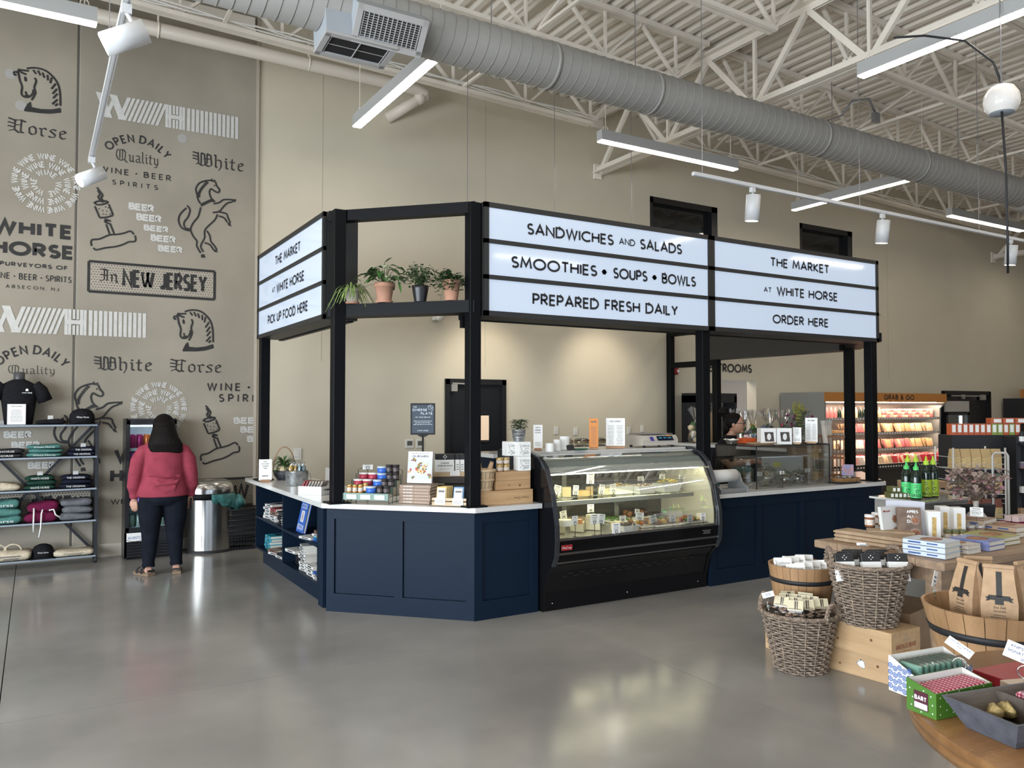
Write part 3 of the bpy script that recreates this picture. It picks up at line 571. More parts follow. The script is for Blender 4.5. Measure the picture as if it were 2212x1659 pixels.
# NEW JERSEY boxes
def njbox(x0, x1, z0, z1, txt=True, nclip=None):
    mb = MB(); b = .03
    for p in (((x0, z0), (x1, z0)), ((x0, z1), (x1, z1)), ((x0, z0), (x0, z1)), ((x1, z0), (x1, z1))): ribbon(mb, p, b, wf)
    nx = int((x1-x0)/.029); nz = int((z1-z0)/.029)
    for i in range(nx):
        for j in range(nz):
            x = x0+.03+i*.029+(.0145 if j % 2 else 0); z = z0+.025+j*.029
            if x < x1-.02: mb.add([wf(x+.0062*math.cos(a), z+.0062*math.sin(a)) for a in (0, 1.05, 2.1, 3.14, 4.2, 5.24)], [(0, 1, 2, 3, 4, 5)])
    s = (x1-x0)/1.363; black(mb, 'In', x0+.11*s, z0+.12*s, .15*s, wf, width=.20*s, nib=.13); text2(mb, 'NEW JERSEY', x0+.36*s, z0+.075*s, .21*s, wf, width=.9*s, wt=.17, gap=.28)
    paint('painted_box_fill', MB().quad((x0, YP+.002, z0), (x1, YP+.002, z0), (x1, YP+.002, z1), (x0, YP+.002, z1)), mat('mural_pale', (.36, .32, .26), .8)); paint('painted_box', mb, PB, 'dotted box reading In NEW JERSEY')
njbox(.499, 1.862, 3.02, 3.364)
c = q3((686, 955)); njbox(c[0]-1.363, c[0], c[1]-.345, c[1]); 
mb = MB(); a = P(540, 1032, y=YW); x0 = 1.35
for z in (a.z, a.z-.33): ribbon(mb, [(x0, z), (2.34, z)], .03, wf)
for i in range(34):
    for j in range(11): mb.add([wf(x0+i*.029+.0145*(j % 2)+.0062*math.cos(t), a.z-.03-j*.027+.0062*math.sin(t)) for t in (0, 1.05, 2.1, 3.14, 4.2, 5.24)], [(0, 1, 2, 3, 4, 5)])
text2(mb, 'NEW', 1.86, a.z-.265, .2, wf, width=.42, wt=.2, gap=.3); paint('painted_box', mb, PB, 'dotted box lettering behind the steel bin')
# drawings, traced in wall units
def draw(q, lines, fills, w=.020):
    mb = MB()
    for l in lines:
        p = [q(a) for a in l]; s = []
        for i in range(len(p)-1):      # Catmull-Rom smoothing
            p0 = p[max(0, i-1)]; p1 = p[i]; p2 = p[i+1]; p3 = p[min(len(p)-1, i+2)]
            for k in range(4):
                t = k/4; s.append(tuple(.5*((2*p1[j])+(-p0[j]+p2[j])*t+(2*p0[j]-5*p1[j]+4*p2[j]-p3[j])*t*t+(-p0[j]+3*p1[j]-3*p2[j]+p3[j])*t**3) for j in (0, 1)))
        s.append(p[-1]); ribbon(mb, s, w, wf)
    for f in fills: poly2(mb, [q(a) for a in f], wf)
    return mb
hl = [[(150, 600), (160, 640), (170, 690), (188, 740), (182, 790), (195, 820), (230, 831), (262, 818), (282, 790), (282, 765)], [(168, 690), (160, 640), (152, 610)], [(152, 592), (190, 600), (245, 606)], [(160, 598), (185, 620), (225, 637)], [(115, 613), (150, 618)], [(115, 615), (125, 640), (140, 635)],
      [(295, 665), (308, 695), (292, 745), (302, 790), (285, 830), (268, 856)], [(228, 585), (300, 580), (380, 600), (440, 645), (490, 710), (511, 790), (515, 905)], [(212, 822), (230, 812), (245, 820)],
      [(282, 598), (308, 632)], [(322, 602), (345, 645)], [(362, 620), (378, 665)], [(405, 640), (408, 688)], [(440, 662), (428, 712)], [(475, 715), (438, 760)], [(485, 760), (448, 802)], [(490, 800), (452, 840)], [(490, 850), (445, 890)], [(492, 885), (470, 905)]]
hf = [[(203, 660), (215, 652), (228, 668), (230, 690), (222, 700), (208, 690)], [(210, 785), (222, 778), (232, 795), (225, 808), (212, 800)], [(262, 868), (235, 885), (205, 935), (208, 950), (350, 968), (430, 972), (522, 962), (516, 922), (440, 934), (350, 932), (270, 915)]]
paint('painted_horse_head', draw(q1, hl, hf), PB, 'black line drawing of a horse head')
a = q1((228, 585)); c = q2((1575, 1000)); k = 1.0
def qh(p): b = q1(p); return (c[0]+(b[0]-a[0])*k, c[1]+(b[1]-a[1])*k)
paint('painted_horse_head', draw(qh, hl, hf), PB, 'black line drawing of a horse head')
HL = [[(1680, 0), (1671, -50), (1700, -95), (1750, -115), (1800, -120)], [(1838, -105), (1850, -70), (1872, -40), (1865, -18), (1840, -22), (1800, -50)], [(1800, -50), (1786, -20), (1800, 30), (1835, 65)], [(1680, 0), (1688, 40), (1708, 78)],
      [(1712, 110), (1690, 190), (1650, 240), (1626, 300), (1650, 360), (1680, 400), (1678, 440), (1712, 500)], [(1855, 170), (1830, 220), (1750, 300), (1745, 370), (1712, 440), (1735, 490)], [(1765, 310), (1790, 355), (1798, 400), (1830, 440), (1850, 475)], [(1745, 412), (1790, 430), (1822, 475)],
      [(1595, 95), (1620, 130), (1605, 190), (1570, 240), (1580, 285), (1622, 297)], [(1590, 115), (1540, 165), (1523, 220), (1545, 280), (1590, 305), (1628, 308)], [(1820, 80), (1870, 70), (1910, 45), (1990, 47)], [(1815, 155), (1870, 145), (1910, 100), (1940, 75), (1985, 63)], [(1870, 150), (1930, 165), (1945, 200), (1965, 242)], [(1865, 185), (1910, 200), (1938, 238)]]
for t in range(11): f = t/10; x = 1752-80*math.sin(f*PI/2)+10*f; y = -108+135*f; HL.append([(x, y), (x+24, y+14-26*f)])
HF = [[(1790, -115), (1806, -138), (1815, -120), (1838, -125), (1836, -100)], [(1822, -80), (1832, -82), (1834, -70), (1826, -68)], [(1708, 80), (1795, 40), (1840, 64), (1795, 66), (1716, 106)], [(1980, 44), (2014, 40), (2008, 66), (1980, 62)], [(1938, 238), (1962, 244), (1974, 277), (1945, 262)], [(1714, 512), (1742, 510), (1752, 540), (1715, 540)], [(1820, 478), (1846, 466), (1857, 496), (1825, 490)]]
paint('painted_horse', draw(q2, HL, HF), PB, 'black line drawing of a rearing horse')
a2 = q2((1680, 0)); c2 = q3((568, 300))
def qr(p): b = q2(p); return (c2[0]+(b[0]-a2[0])*1.03, c2[1]+(b[1]-a2[1])*1.03)
paint('painted_horse', draw(qr, HL, HF), PB, 'black line drawing of a rearing horse behind the shelf')
KL = [[(775, 405), (790, 386), (850, 380), (930, 347), (1000, 341), (1060, 330), (1112, 314), (1143, 342)], [(1150, 350), (1157, 378), (1148, 402), (1100, 405), (1050, 427), (990, 445), (900, 456), (822, 473), (796, 455)], [(782, 440), (774, 405)], [(905, 255), (935, 337)], [(940, 252), (975, 340)], [(892, 212), (925, 222), (898, 236), (945, 255)], [(945, 230), (905, 215), (892, 235)],
      [(808, 100), (850, 198)], [(850, 200), (910, 195), (962, 180)], [(965, 178), (927, 84)], [(806, 72), (830, 88), (870, 86), (915, 72), (915, 62), (890, 56), (830, 60), (806, 72)], [(832, -35), (852, 0), (838, 20), (850, 45), (880, 68)], [(826, -60), (856, -20), (875, 10), (862, 32), (892, 64)]]
KF = [[(x, y), (x+9, y-3), (x+11, y+6), (x+2, y+9)] for x, y in ((840, 120), (870, 135), (895, 105), (875, 165), (905, 140), (935, 165), (900, 170), (920, 112))]
paint('painted_corkscrew', draw(q2, KL, KF), PB, 'black line drawing of a corkscrew with cork')
a3 = q2((775, 400)); c3 = q3((1497, 712))
def qk(p): b = q2(p); return (c3[0]+(b[0]-a3[0])*.98, c3[1]+(b[1]-a3[1])*.98)
paint('painted_corkscrew', draw(qk, KL, KF), PB, 'black line drawing of a corkscrew near the corner')
for u, v in ((394, 299), (45, 228), (23, 160)): p = P(u, v, y=YW); part('form_tie_plug', MB().add([(p.x+.055*math.cos(a*.45), YW-.003, p.z+.055*math.sin(a*.45)) for a in range(14)], [tuple(range(14))]), mat('plug_grey', (.34, .33, .31), .7), wl)
# ================= KIOSK =================
KB = mat('kiosk_black_steel', (.004, .0045, .0055), .45, spec=.1); NAVY = mat('navy_cabinet_paint', (.005, .0128, .027), .45, spec=.12)
QTZ = mat('white_quartz', (.56, .56, .545), .18, noise=.03, scale=6)
A2 = Vector((2.11, 6.55)); B2 = Vector((3.02, 5.63)); CHL = (B2-A2).length; CHA = math.atan2(B2.y-A2.y, B2.x-A2.x)
kf = emp('kiosk_frame', 'black steel post and beam frame standing on the service counter', 'frame', (0, 0, 0))
def post(x, y, z0=.905, z1=3.36, lab=None):
    p = part('post', MB().box((0, 0, (z0+z1)/2), (.10, .10, z1-z0), bev=.004), KB, kf, lab, loc=(x, y, 0))
    part('base_plate', MB().box((0, 0, z0+.006), (.18, .18, .012)), KB, p)
for x, y, z in ((2.17, 8.96, .903), (2.17, 6.47, .903), (3.03, 5.68, .903), (5.56, 5.68, .87), (8.13, 5.66, .87), (9.15, 6.68, .87)): post(x, y, z)
post(9.15, 9.05, 0); post(9.15, 10.1, 0, 2.95)
def beam(a, b, z, w=.1, h=.1): part('beam', MB().bar((*a, z), (*b, z), w, h), KB, kf)
n2 = Vector((.707, .707))
beam(A2+n2*.05, B2+n2*.05, 3.32, .10, .09); beam(A2+n2*.09, B2+n2*.09, 2.515, .20, .10)
beam((8.2, 5.65), (9.15, 6.6), 3.32, .10, .09); beam((8.2, 5.68), (9.12, 6.62), 2.5, .2, .1)
beam((9.15, 9.05), (9.15, 10.15), 2.40, .09, .09); beam((9.15, 9.05), (9.15, 10.15), 2.92, .09, .07); beam((3.05, 5.95), (8.2, 5.95), 2.46, .05, .05); beam((2.36, 6.7), (2.36, 9.0), 2.47, .05, .05)
part('mounting_bolt', MB().box((2.2, 6.62, 2.40), (.05, .05, .1)).box((3.0, 5.78, 2.40), (.05, .05, .1)), KB, kf)
FRM = mat('sign_frame_charcoal', (.016, .016, .016), .5)
def lit_mat():
    m = mat('sign_panel_lit', (.55, .68, .88), .06, emit=.33, spec=.6); b = m.node_tree.nodes['Principled BSDF']; b.inputs['Base Color'].default_value = (.35, .38, .42, 1); return m
LIT = lit_mat()
def sign(name, label, L, texts, loc, rz, z0=2.44, z1=3.365, D=.30, lit=True):
    s = emp(name, label, 'sign', loc, rz, 'light box signs on the kiosk'); H = z1-z0; fr = .042
    part('cabinet', MB().box((L/2, D/2+.012, z0+H/2), (L, D-.02, H)), FRM, s)
    m = MB(); rh = (H-fr*2-.036*2)/3
    for (x, y, w, h) in ((L/2, z0+fr/2, L, fr), (L/2, z1-fr/2, L, fr), (fr/2, z0+H/2, fr, H), (L-fr/2, z0+H/2, fr, H)): m.box((x, .006, y), (w, .026, h))
    for k in (1, 2): m.box((L/2, .006, z1-fr-k*rh-(k-.5)*.036), (L, .026, .036))
    part('frame', m, FRM, s)
    if not lit: return s
    for k in range(3):
        zc = z1-fr-k*(rh+.036)-rh/2; pn = part('lit_panel', MB().box((L/2, .010, zc), (L-2*fr, .012, rh)), LIT, s)
        f = lambda x, z: (x, -.001, z); mb = MB()
        for (t, xa, xb, h, wt) in texts[k]: text2(mb, t, xa, zc-h/2-.004, h, f, width=xb-xa, wt=wt, gap=.24)
        part('lettering', mb, INK, pn)
    return s
Y0 = 5.60
sign('light_box_sign', 'long lit menu sign reading sandwiches and salads', 2.51, [
    [('SANDWICHES', 3.505-3.09, 4.40-3.09, .098, .19), ('AND', 4.475-3.09, 4.65-3.09, .062, .17), ('SALADS', 4.72-3.09, 5.215-3.09, .098, .19)],
    [('SMOOTHIES', .262, 1.125, .1, .19), ('·', 1.21, 1.215, .1, .4), ('SOUPS', 1.32, 1.70, .1, .19), ('·', 1.79, 1.795, .1, .4), ('BOWLS', 1.89, 2.30, .1, .19)],
    [('PREPARED FRESH DAILY', .469, 2.07, .1, .19)]], (3.09, Y0, 0), 0)
sign('light_box_sign', 'lit menu sign reading order here on its bottom row', 2.60, [
    [('THE MARKET', 6.438-5.6, 7.344-5.6, .098, .19)], [('AT', .733, .84, .055, .18), ('WHITE HORSE', .93, 1.878, .098, .19)], [('ORDER HERE', .865, 1.72, .095, .19)]], (5.602, Y0, 0), 0)
sign('light_box_sign', 'lit menu sign on the left side reading pick up food here', 2.36, [
    [('THE MARKET', 9.0-8.252, 9.0-7.365, .098, .19)], [('AT', .626, .74, .055, .18), ('WHITE HORSE', .81, 1.762, .098, .19)], [('PICK UP FOOD HERE', .464, 1.885, .098, .19)]], (2.10, 9.0, 0), -PI/2, 2.455, 3.38)
s = sign('light_box_sign', 'dark back of the sign box on the far right side of the kiosk', 2.36, [[], [], []], (9.24, 6.7, 0), PI/2, 2.44, 3.365, .26, False)

# ---- plants ----
PL1 = mat('leaf_green', (.05, .13, .03), .4, noise=.4, scale=14); PL2 = mat('leaf_dark', (.022, .062, .018), .45, noise=.4, scale=20); PLV = mat('leaf_variegated', (.17, .24, .075), .5, noise=.45, scale=30); STEM = mat('stem_green', (.06, .09, .03), .6)
SOIL = mat('soil', (.03, .02, .014), .9)
TERRA = mat('terracotta', (.42, .22, .145), .8, noise=.08, scale=12); PALEP = mat('pale_clay', (.42, .38, .33), .8, noise=.12, scale=8)
def leaf(mb, p, d, L, W, droop=.3, up=(0, 0, 1), fold=.25):
    d = Vector(d).normalized(); s = d.cross(Vector(up)); s = s.normalized() if s.length > .01 else Vector((1, 0, 0)); n = s.cross(d); p = Vector(p); g = []
    for i, w in enumerate((.05, .75, 1, .62, .03)):
        t = i/4; c = p+d*L*t-Vector((0, 0, 1))*droop*L*t*t; g.append([c-s*W*w/2+n*fold*W*w/2, c, c+s*W*w/2+n*fold*W*w/2])
    mb.sheet(g)
def pot(name, label, loc, rt, h, m, plant, rim=True, saucer=None, group=None, cat='plant'):
    t = emp(name, label, cat, loc, 0, group); pr = [(rt*.68, 0), (rt*.93, h*.80)]
    pr += [(rt*1.03, h*.80), (rt*1.05, h), (rt*.9, h), (rt*.88, h*.88), (0, h*.88)] if rim else [(rt, h), (rt*.93, h), (rt*.9, h*.88), (0, h*.88)]
    mb = MB().lathe(pr, 20)
    part('pot', mb, m, t); part('soil', MB().lathe([(rt*.88, h*.885), (0, h*.9)], 12), SOIL, t)
    if saucer: part('saucer', MB().lathe([(rt*.75, -.0), (rt*.95, .016), (rt*.9, .016), (rt*.7, .006), (0, .006)], 18), saucer, t)
    plant(t, h, rt); return t
def spider(t, h, r):
    q = random.Random(3); mb = MB()
    for i in range(70):
        a = q.uniform(0, 2*PI); L = q.uniform(.14, .24); el = q.uniform(.5, 1.25); g = []; w = .009; c = Vector((math.cos(a), math.sin(a), 0)); s = Vector((-c.y, c.x, 0)); p = c*.01+Vector((0, 0, h*.9))
        for k in range(7):
            tt = k/6; pos = p+c*(L*math.cos(el)*tt*1.2+.03*tt)+Vector((0, 0, L*math.sin(el)*tt*1.3-L*1.75*tt*tt*q.uniform(.8, 1)*1)); ww = w*(1-.75*tt)
            g.append([pos-s*ww, pos+Vector((0, 0, -.002)), pos+s*ww])
        mb.sheet(g)
    part('leaves', mb, PLV, t)
def bigleaf(t, h, r):
    q = random.Random(12); st = MB(); lf = MB()
    for i in range(34):
        a = q.uniform(0, 2*PI); rr = q.uniform(.02, .13); z = h+q.uniform(.03, .17)-rr*.3; tip = Vector((math.cos(a)*rr, math.sin(a)*rr, z)); st.tube([(0, 0, h*.9), tip*.6+Vector((0, 0, h*.4)), tip], .0025, 4)
        leaf(lf, tip, (math.cos(a), math.sin(a), q.uniform(-.3, .4)), q.uniform(.09, .13), .07, .5)
    leaf(lf, (0, 0, h+.17), (.5, -.4, .5), .09, .04, .1); st.tube([(0, 0, h*.9), (0, 0, h+.17)], .003, 4)
    st.tube([(0, 0, h), (-.09, .05, h-.01), (-.15, .1, h-.03), (-.17, .13, h+.03)], .0025, 4); leaf(lf, (-.15, .1, h+.02), (-.6, .5, .3), .09, .035, .2); leaf(lf, (.1, -.05, h+.02), (.2, -.2, -1), .11, .05, .0, (1, 0, 0))
    part('stems', st, STEM, t); part('leaves', lf, PL1, t)
def bushy(seed, n, spread, up, hang, lw, m):
    def f(t, h, r):
        q = random.Random(seed); st = MB(); lf = MB()
        for i in range(n):
            a = q.uniform(0, 2*PI); L = q.uniform(.5, 1); pts = [Vector((0, 0, h*.9))]; e = Vector((math.cos(a)*spread*L, math.sin(a)*spread*L, h+up*q.uniform(.2, 1)-hang*q.uniform(0, 1)*L))
            mid = Vector((e.x*.5, e.y*.5, max(h+.03, e.z+.03+.3*up))); pts += [mid, e]
            st.tube(pts, .0016, 3)
            for k in range(7):
                tt = (k+1)/7; p = pts[0].lerp(mid, tt*2) if tt < .5 else mid.lerp(e, tt*2-1); b = q.uniform(0, 6); leaf(lf, p, (math.cos(b), math.sin(b), q.uniform(-.4, .5)), lw*q.uniform(.8, 1.4), lw*.8, .2)
        part('stems', st, STEM, t); part('leaves', lf, m, t)
    return f
SZ = 2.568; G = 'potted plants on the kiosk shelf'
pot('potted_spider_plant', 'striped spider plant in pale clay pot, leftmost on the kiosk shelf', (2.275, 6.42, SZ), .068, .135, PALEP, spider, saucer=TERRA, group=G)
pot('potted_pothos', 'large leaved green plant in a terracotta pot on the kiosk shelf', (2.48, 6.215, SZ), .082, .165, TERRA, bigleaf, saucer=TERRA, group=G)
pot('potted_creeping_fig', 'small leaved loose plant in a black pot on the kiosk shelf', (2.705, 5.99, SZ), .072, .13, mat('plastic_black', (.012, .012, .013), .35), bushy(5, 52, .19, .14, .08, .03, PL2), rim=False, group=G)
pot('potted_ivy', 'dense trailing plant over a terracotta pot, rightmost on the kiosk shelf', (2.895, 5.80, SZ), .075, .165, TERRA, bushy(9, 64, .17, .06, .2, .034, PL2), group=G)
pot('potted_trailing_vine', 'trailing vine hanging at the right corner of the kiosk signs', (8.5, 6.02, 2.56), .08, .15, TERRA, bushy(21, 22, .26, .12, .45, .04, PL2))

# ---- cabinets ----
def panel_front(cab, L, H, n, st=.07, top=.09, bot=.15, rec=.022, z0=0):
    part('carcass', MB().box((L/2, .30, z0+H/2), (L-.004, .55, H)), NAVY, cab)
    w = (L-st*(n+1))/n
    for x in [st/2+k*(w+st) for k in range(n+1)]: part('stile', MB().box((x, rec/2, z0+H/2), (st, rec, H)), NAVY, cab)
    for k in range(n):
        x = st+k*(w+st)+w/2
        part('top_rail', MB().box((x, rec/2, z0+H-top/2), (w, rec, top)), NAVY, cab); part('bottom_rail', MB().box((x, rec/2, z0+bot/2), (w, rec, bot)), NAVY, cab)
        part('panel', MB().box((x, rec-.002, z0+(bot+H-top)/2), (w-.004, .006, H-top-bot-.004)), NAVY, cab)
c = emp('corner_cabinet', 'navy panelled cabinet on the angled front corner', 'cabinet', (*A2, 0), CHA); panel_front(c, CHL, .86, 2)
c = emp('end_cabinet', 'narrow black panelled cabinet left of the deli case', 'cabinet', (3.022, 5.625, 0)); panel_front(c, .60, .86, 1)
for o in list(c.children):
    if o.name.startswith('carcass'): bpy.data.objects.remove(o)
part('carcass', MB().prism([(.45, .03), (.6, .03), (.6, .5), (.62, .55), (.75, .55)][:3]+[(.45, .5)], .0, .86), NAVY, c)
c = emp('order_counter_cabinet', 'long black panelled cabinet under the order counter', 'cabinet', (5.53, 5.565, 0)); panel_front(c, 2.62, .828, 4, top=.10)
c = emp('angled_order_cabinet', 'black panelled cabinet hidden round the right corner', 'cabinet', (8.16, 5.565, 0), PI/4); panel_front(c, 1.45, .828, 2)
for o in list(c.children):
    if o.name.startswith('carcass'): bpy.data.objects.remove(o)
part('carcass', MB().box((.78, .12, .43), (1.3, .18, .86)), NAVY, c)
thing('quartz_worktop', MB().prism([(2.055, 9.33), (2.055, 6.52), (3.0, 5.575), (3.63, 5.575), (3.63, 6.25), (3.3, 6.25), (2.72, 6.83), (2.72, 9.33)], .862, .902), QTZ, 'white quartz worktop wrapping the left end of the kiosk', 'worktop')
thing('quartz_worktop', MB().prism([(5.54, 5.52), (8.18, 5.52), (9.27, 6.61), (9.27, 6.74), (8.4, 6.74), (7.9, 6.25), (5.54, 6.25)], .830, .870), QTZ, 'white quartz worktop of the order counter on the right', 'worktop')
bc = emp('open_bookcase', 'navy open bookcase facing the mural under the left worktop', 'bookcase', (2.12, 9.12, 0), -PI/2)   # local x runs toward the camera
LB = 2.46
part('back_panel', MB().box((LB/2, .44, .43), (LB, .02, .86)), NAVY, bc)
for x in (.02, 1.13, 2.28): part('divider', MB().box((x, .22, .51), (.04 if x > 2 else .025, .43, .70)), NAVY, bc)
part('shelf', MB().box((LB/2, .22, .49), (LB, .43, .022)), NAVY, bc); part('shelf', MB().box((LB/2, .22, .155), (LB, .43, .022)), NAVY, bc)
part('shelf', MB().box((LB/2, .22, .848), (LB, .43, .02)), NAVY, bc, 'underside board beneath the worktop')
part('plinth', MB().box((LB/2+.1, .25, .07), (LB-.15, .4, .14)), NAVY, bc); part('end_stile', MB().box((2.39, .01, .43), (.13, .024, .86)).box((2.44, .2, .43), (.05, .38, .86)), NAVY, bc)
# ---- books ----
PAGE = mat('book_pages', (.62, .58, .50), .8, noise=.06, scale=40, stretch=(1, 1, 30))
_BM = {}
def book_mesh(w, d, t, cover, key):
    k = (round(w, 3), round(d, 3), round(t, 3), key)
    if k not in _BM:
        m = MB().box((.002, 0, t/2), (w-.004, d-.012, t-.008)); m.mi(1).box((0, 0, .002), (w, d, .004)).box((0, 0, t-.002), (w, d, .004)).box((0, -d/2+.002, t/2), (w, .004, t))
        m.mi(2).box((0, -d/2-.0005, t/2), (w*.5, .001, t*.35)).box((0, 0, t+.0004), (w*.45, d*.4, .0008)); _BM[k] = m.mesh('book', [PAGE, cover, INK])
    return _BM[k]
def cov(name, c): return mat('cover_'+name, c, .35)
CW = cov('white', (.62, .62, .60)); CK = cov('black', (.02, .02, .022)); CRD = cov('red', (.30, .03, .035)); CBL = cov('blue', (.02, .10, .42)); CCY = cov('cyan', (.03, .32, .42)); CBR = cov('brown', (.20, .12, .08)); CGY = cov('grey', (.3, .28, .25)); CLV = cov('lavender', (.20, .23, .45)); COL_ = cov('olive', (.33, .31, .10)); CTN = cov('tan', (.40, .29, .20))
COVN = {id(m): n for n, m in (('white', CW), ('black', CK), ('red', CRD), ('blue', CBL), ('cyan', CCY), ('brown', CBR), ('grey', CGY), ('lavender', CLV), ('olive', COL_), ('tan', CTN))}
ORD = ['bottom', 'second', 'third', 'fourth', 'fifth', 'sixth', 'seventh', 'eighth', 'ninth']
def stack(x, y, z, n, w, d, t, cover, where, rz=0, seed=0, group=None, tilt=.12):
    q = random.Random(seed); covers = cover if isinstance(cover, list) else [cover]*n
    for i in range(n):
        cv = covers[i % len(covers)]; pos = 'bottom' if i == 0 else ('top' if i == n-1 else ORD[i]+' from bottom')
        thing('book', book_mesh(w, d, t, cv, cv.name), None, '%s book, %s of %s' % (COVN[id(cv)], pos, where), 'book', (x+q.uniform(-.01, .01), y+q.uniform(-.01, .01), z+i*(t+.0006)), rz+q.uniform(-tilt, tilt), group or 'books in the bookcase')
RB = -PI/2       # spines face -X
def sp(y, z, n, w, d, t, cv, where, seed, dx=0, rz=0): stack(2.30+dx, y, z, n, w, d, t, cv, where, RB+rz, seed)
sp(8.78, .502, 5, .20, .26, .030, CW, 'the white stack far left on the upper shelf', 1, 0, .15); sp(8.50, .502, 4, .19, .25, .034, [CW, CW, CBR, CRD], 'the mixed stack second on the upper shelf', 2, -.02, .1); sp(8.22, .502, 6, .15, .2, .022, CK, 'the small dark stack by the divider', 3, -.04)
sp(7.25, .502, 1, .2, .26, .022, CW, 'the low pile under the blue cookbook', 4, -.05, .3); sp(7.02, .502, 4, .19, .26, .022, [CBL, CCY, CW, CBR], 'the blue pile at the right of the upper shelf', 5)
sp(8.75, .168, 5, .21, .27, .030, CCY, 'the turquoise stack on the lower shelf', 6); sp(8.45, .168, 2, .2, .26, .026, [CW, CBR], 'the low pair right of the turquoise stack', 7, -.03, .25); sp(8.2, .168, 2, .19, .26, .024, [CW, CK], 'the low dark pair by the lower divider', 8, -.02, .2)
sp(7.78, .168, 5, .19, .25, .024, CK, 'the black pile left in the lower right bay', 9, .04); sp(7.80, .289, 1, .24, .32, .03, CW, 'the large format volume crossing the black pile', 10, 0, .1)
sp(7.47, .168, 9, .18, .25, .026, CW, 'the tall white stack in the lower right bay', 11, 0); sp(7.18, .168, 3, .19, .24, .034, CW, 'the short white stack in the lower right bay', 12, -.02); sp(6.98, .168, 3, .16, .2, .024, [CW, CBR, CBL], 'the last low pile at the end stile', 13, -.04)
# leaning blue cookbook
t = emp('cookbook', 'bright blue cookbook leaning upright in the bookcase', 'book', (2.20, 7.62, .503), (-.22, 0, RB)); f = lambda x, z: (x, -.0148, z)
part('book_block', MB().box((0, 0, .145), (.215, .02, .28)), PAGE, t); part('book_cover', MB().box((0, -.012, .145), (.225, .005, .29)).box((0, .012, .145), (.225, .005, .29)).box((-.112, 0, .145), (.004, .028, .29)), CBL, t)
mb = MB(); mb.k = 0; poly2(mb, [(-.05, .1), (.045, .1), (.045, .205), (-.05, .205)], f); part('cover_photo', mb, mat('photo_pale', (.62, .63, .66), .4), t)
mb = MB(); f2 = lambda x, z: (x, -.0155, z); text2(mb, 'COOK', -.09, .225, .048, f2, width=.18, wt=.12); text2(mb, 'BOOK', -.09, .025, .05, f2, width=.18, wt=.12); part('cover_title', mb, WHITE, t)
mb = MB().lathe([(.012, .11), (.018, .15), (.01, .175)], 8, c=(0, -.0155, 0), sy=.05).ball((0, -.0157, .186), .011, 8, 6, (1, .05, 1)); part('cover_figure', mb, mat('figure_print', (.30, .19, .16), .5), t)

# ================= DELI CASE =================
GLOSSB = mat('gloss_black', (.005, .005, .006), .16, spec=.3); CREAM = mat('case_liner', (.72, .69, .55), .4); STAIN = mat('stainless', (.42, .42, .41), .28, .85)
X0, X1 = 3.64, 5.50
dc = emp('deli_case', 'black curved glass refrigerated deli case full of cheese', 'display case', (X0, 5.59, 0))
pr = [(0, 0), (-.005, .13), (-.06, .31), (-.14, .40), (-.185, .48), (-.195, .60), (-.19, .74), (-.135, .98), (-.04, 1.19), (.06, 1.275), (.22, 1.315), (.75, 1.315), (.75, 0)]
W_ = X1-X0
def yz(x): return lambda a, b, c: (c, a, b)
for xx, nm in ((0, 'left'), (W_-.03, 'right')):
    part('end_panel', MB().prism(pr, xx, xx+.03, lambda a, b, c: (c, a, b)), GLOSSB, dc)
    e = MB(); q = [p for p in pr[3:11]]
    for a, b_ in zip(q, q[1:]): e.bar((xx+.015, a[0]-.006, a[1]), (xx+.015, b_[0]-.006, b_[1]), .038, .016, (0, -1, .2))
    part('end_trim', e, mat('trim_dark_chrome', (.06, .065, .075), .2, .6), dc)
gp = [(-.183, .625), (-.185, .74), (-.13, .975), (-.037, 1.175), (.062, 1.262), (.16, 1.295)]
part('front_glass', MB().sheet([[(x, a, b_) for a, b_ in [(gp[i][0]+(gp[i+1][0]-gp[i][0])*k/4, gp[i][1]+(gp[i+1][1]-gp[i][1])*k/4-.0) for i in range(5) for k in range(4)]+[gp[-1]]] for x in (.03, W_-.03)]), thin_glass('case_glass', (.96, .98, .96), .03), dc)
part('lower_body', MB().prism([(.03, .15), (.0, .15), (-.05, .31), (-.13, .40), (-.165, .42), (-.175, .60), (-.12, .60), (-.1, .40), (.03, .3)], .03, W_-.03, lambda a, b, c: (c, a, b)).box((W_/2, .36, .30), (W_-.06, .70, .50)), GLOSSB, dc)
part('kick_plate', MB().box((W_/2, .02, .075), (W_-.06, .04, .15)), mat('satin_black', (.006, .006, .007), .5, spec=.12), dc)
part('bumper_rail', MB().box((W_/2, -.18, .50), (W_-.07, .012, .018)).box((W_/2, -.165, .425), (W_-.07, .012, .012)).box((W_/2, -.165, .615), (W_-.06, .035, .02)), mat('rail_chrome', (.25, .25, .26), .25, .9), dc)
VS = MB().box((0, 0, 0), (.055, .004, .006)).mesh('vent_slot', INK)
for r in range(4):
    for i in range(13): part('vent_slot', VS, None, dc, loc=(.2+i*.115+(r % 2)*.05, -.062+r*.0125-.002, .335-r*.028), rz=(R(-28), 0, 0))
for x in (.1, .9, 1.75): part('screw_head', MB().cyl((x, -.002, .06), (x, .004, .06), .006, 8), CHROME, dc)
part('badge', MB().box((.12, -.185, .55), (.11, .006, .045), bev=.002), mat('badge_red', (.28, .015, .02), .3), dc); mb = MB(); ftext(mb, 'McCray', .075, .54, .09, .02, lambda x, z: (x, -.1885, z), .15); part('badge_lettering', mb, PAPER, dc)
mb = MB(); lines2(mb, 1.62, 1.76, .535, .575, 3, lambda x, z: (x, -.1815, z), 3); part('spec_print', mb, mat('print_grey', (.25, .25, .25), .5), dc)
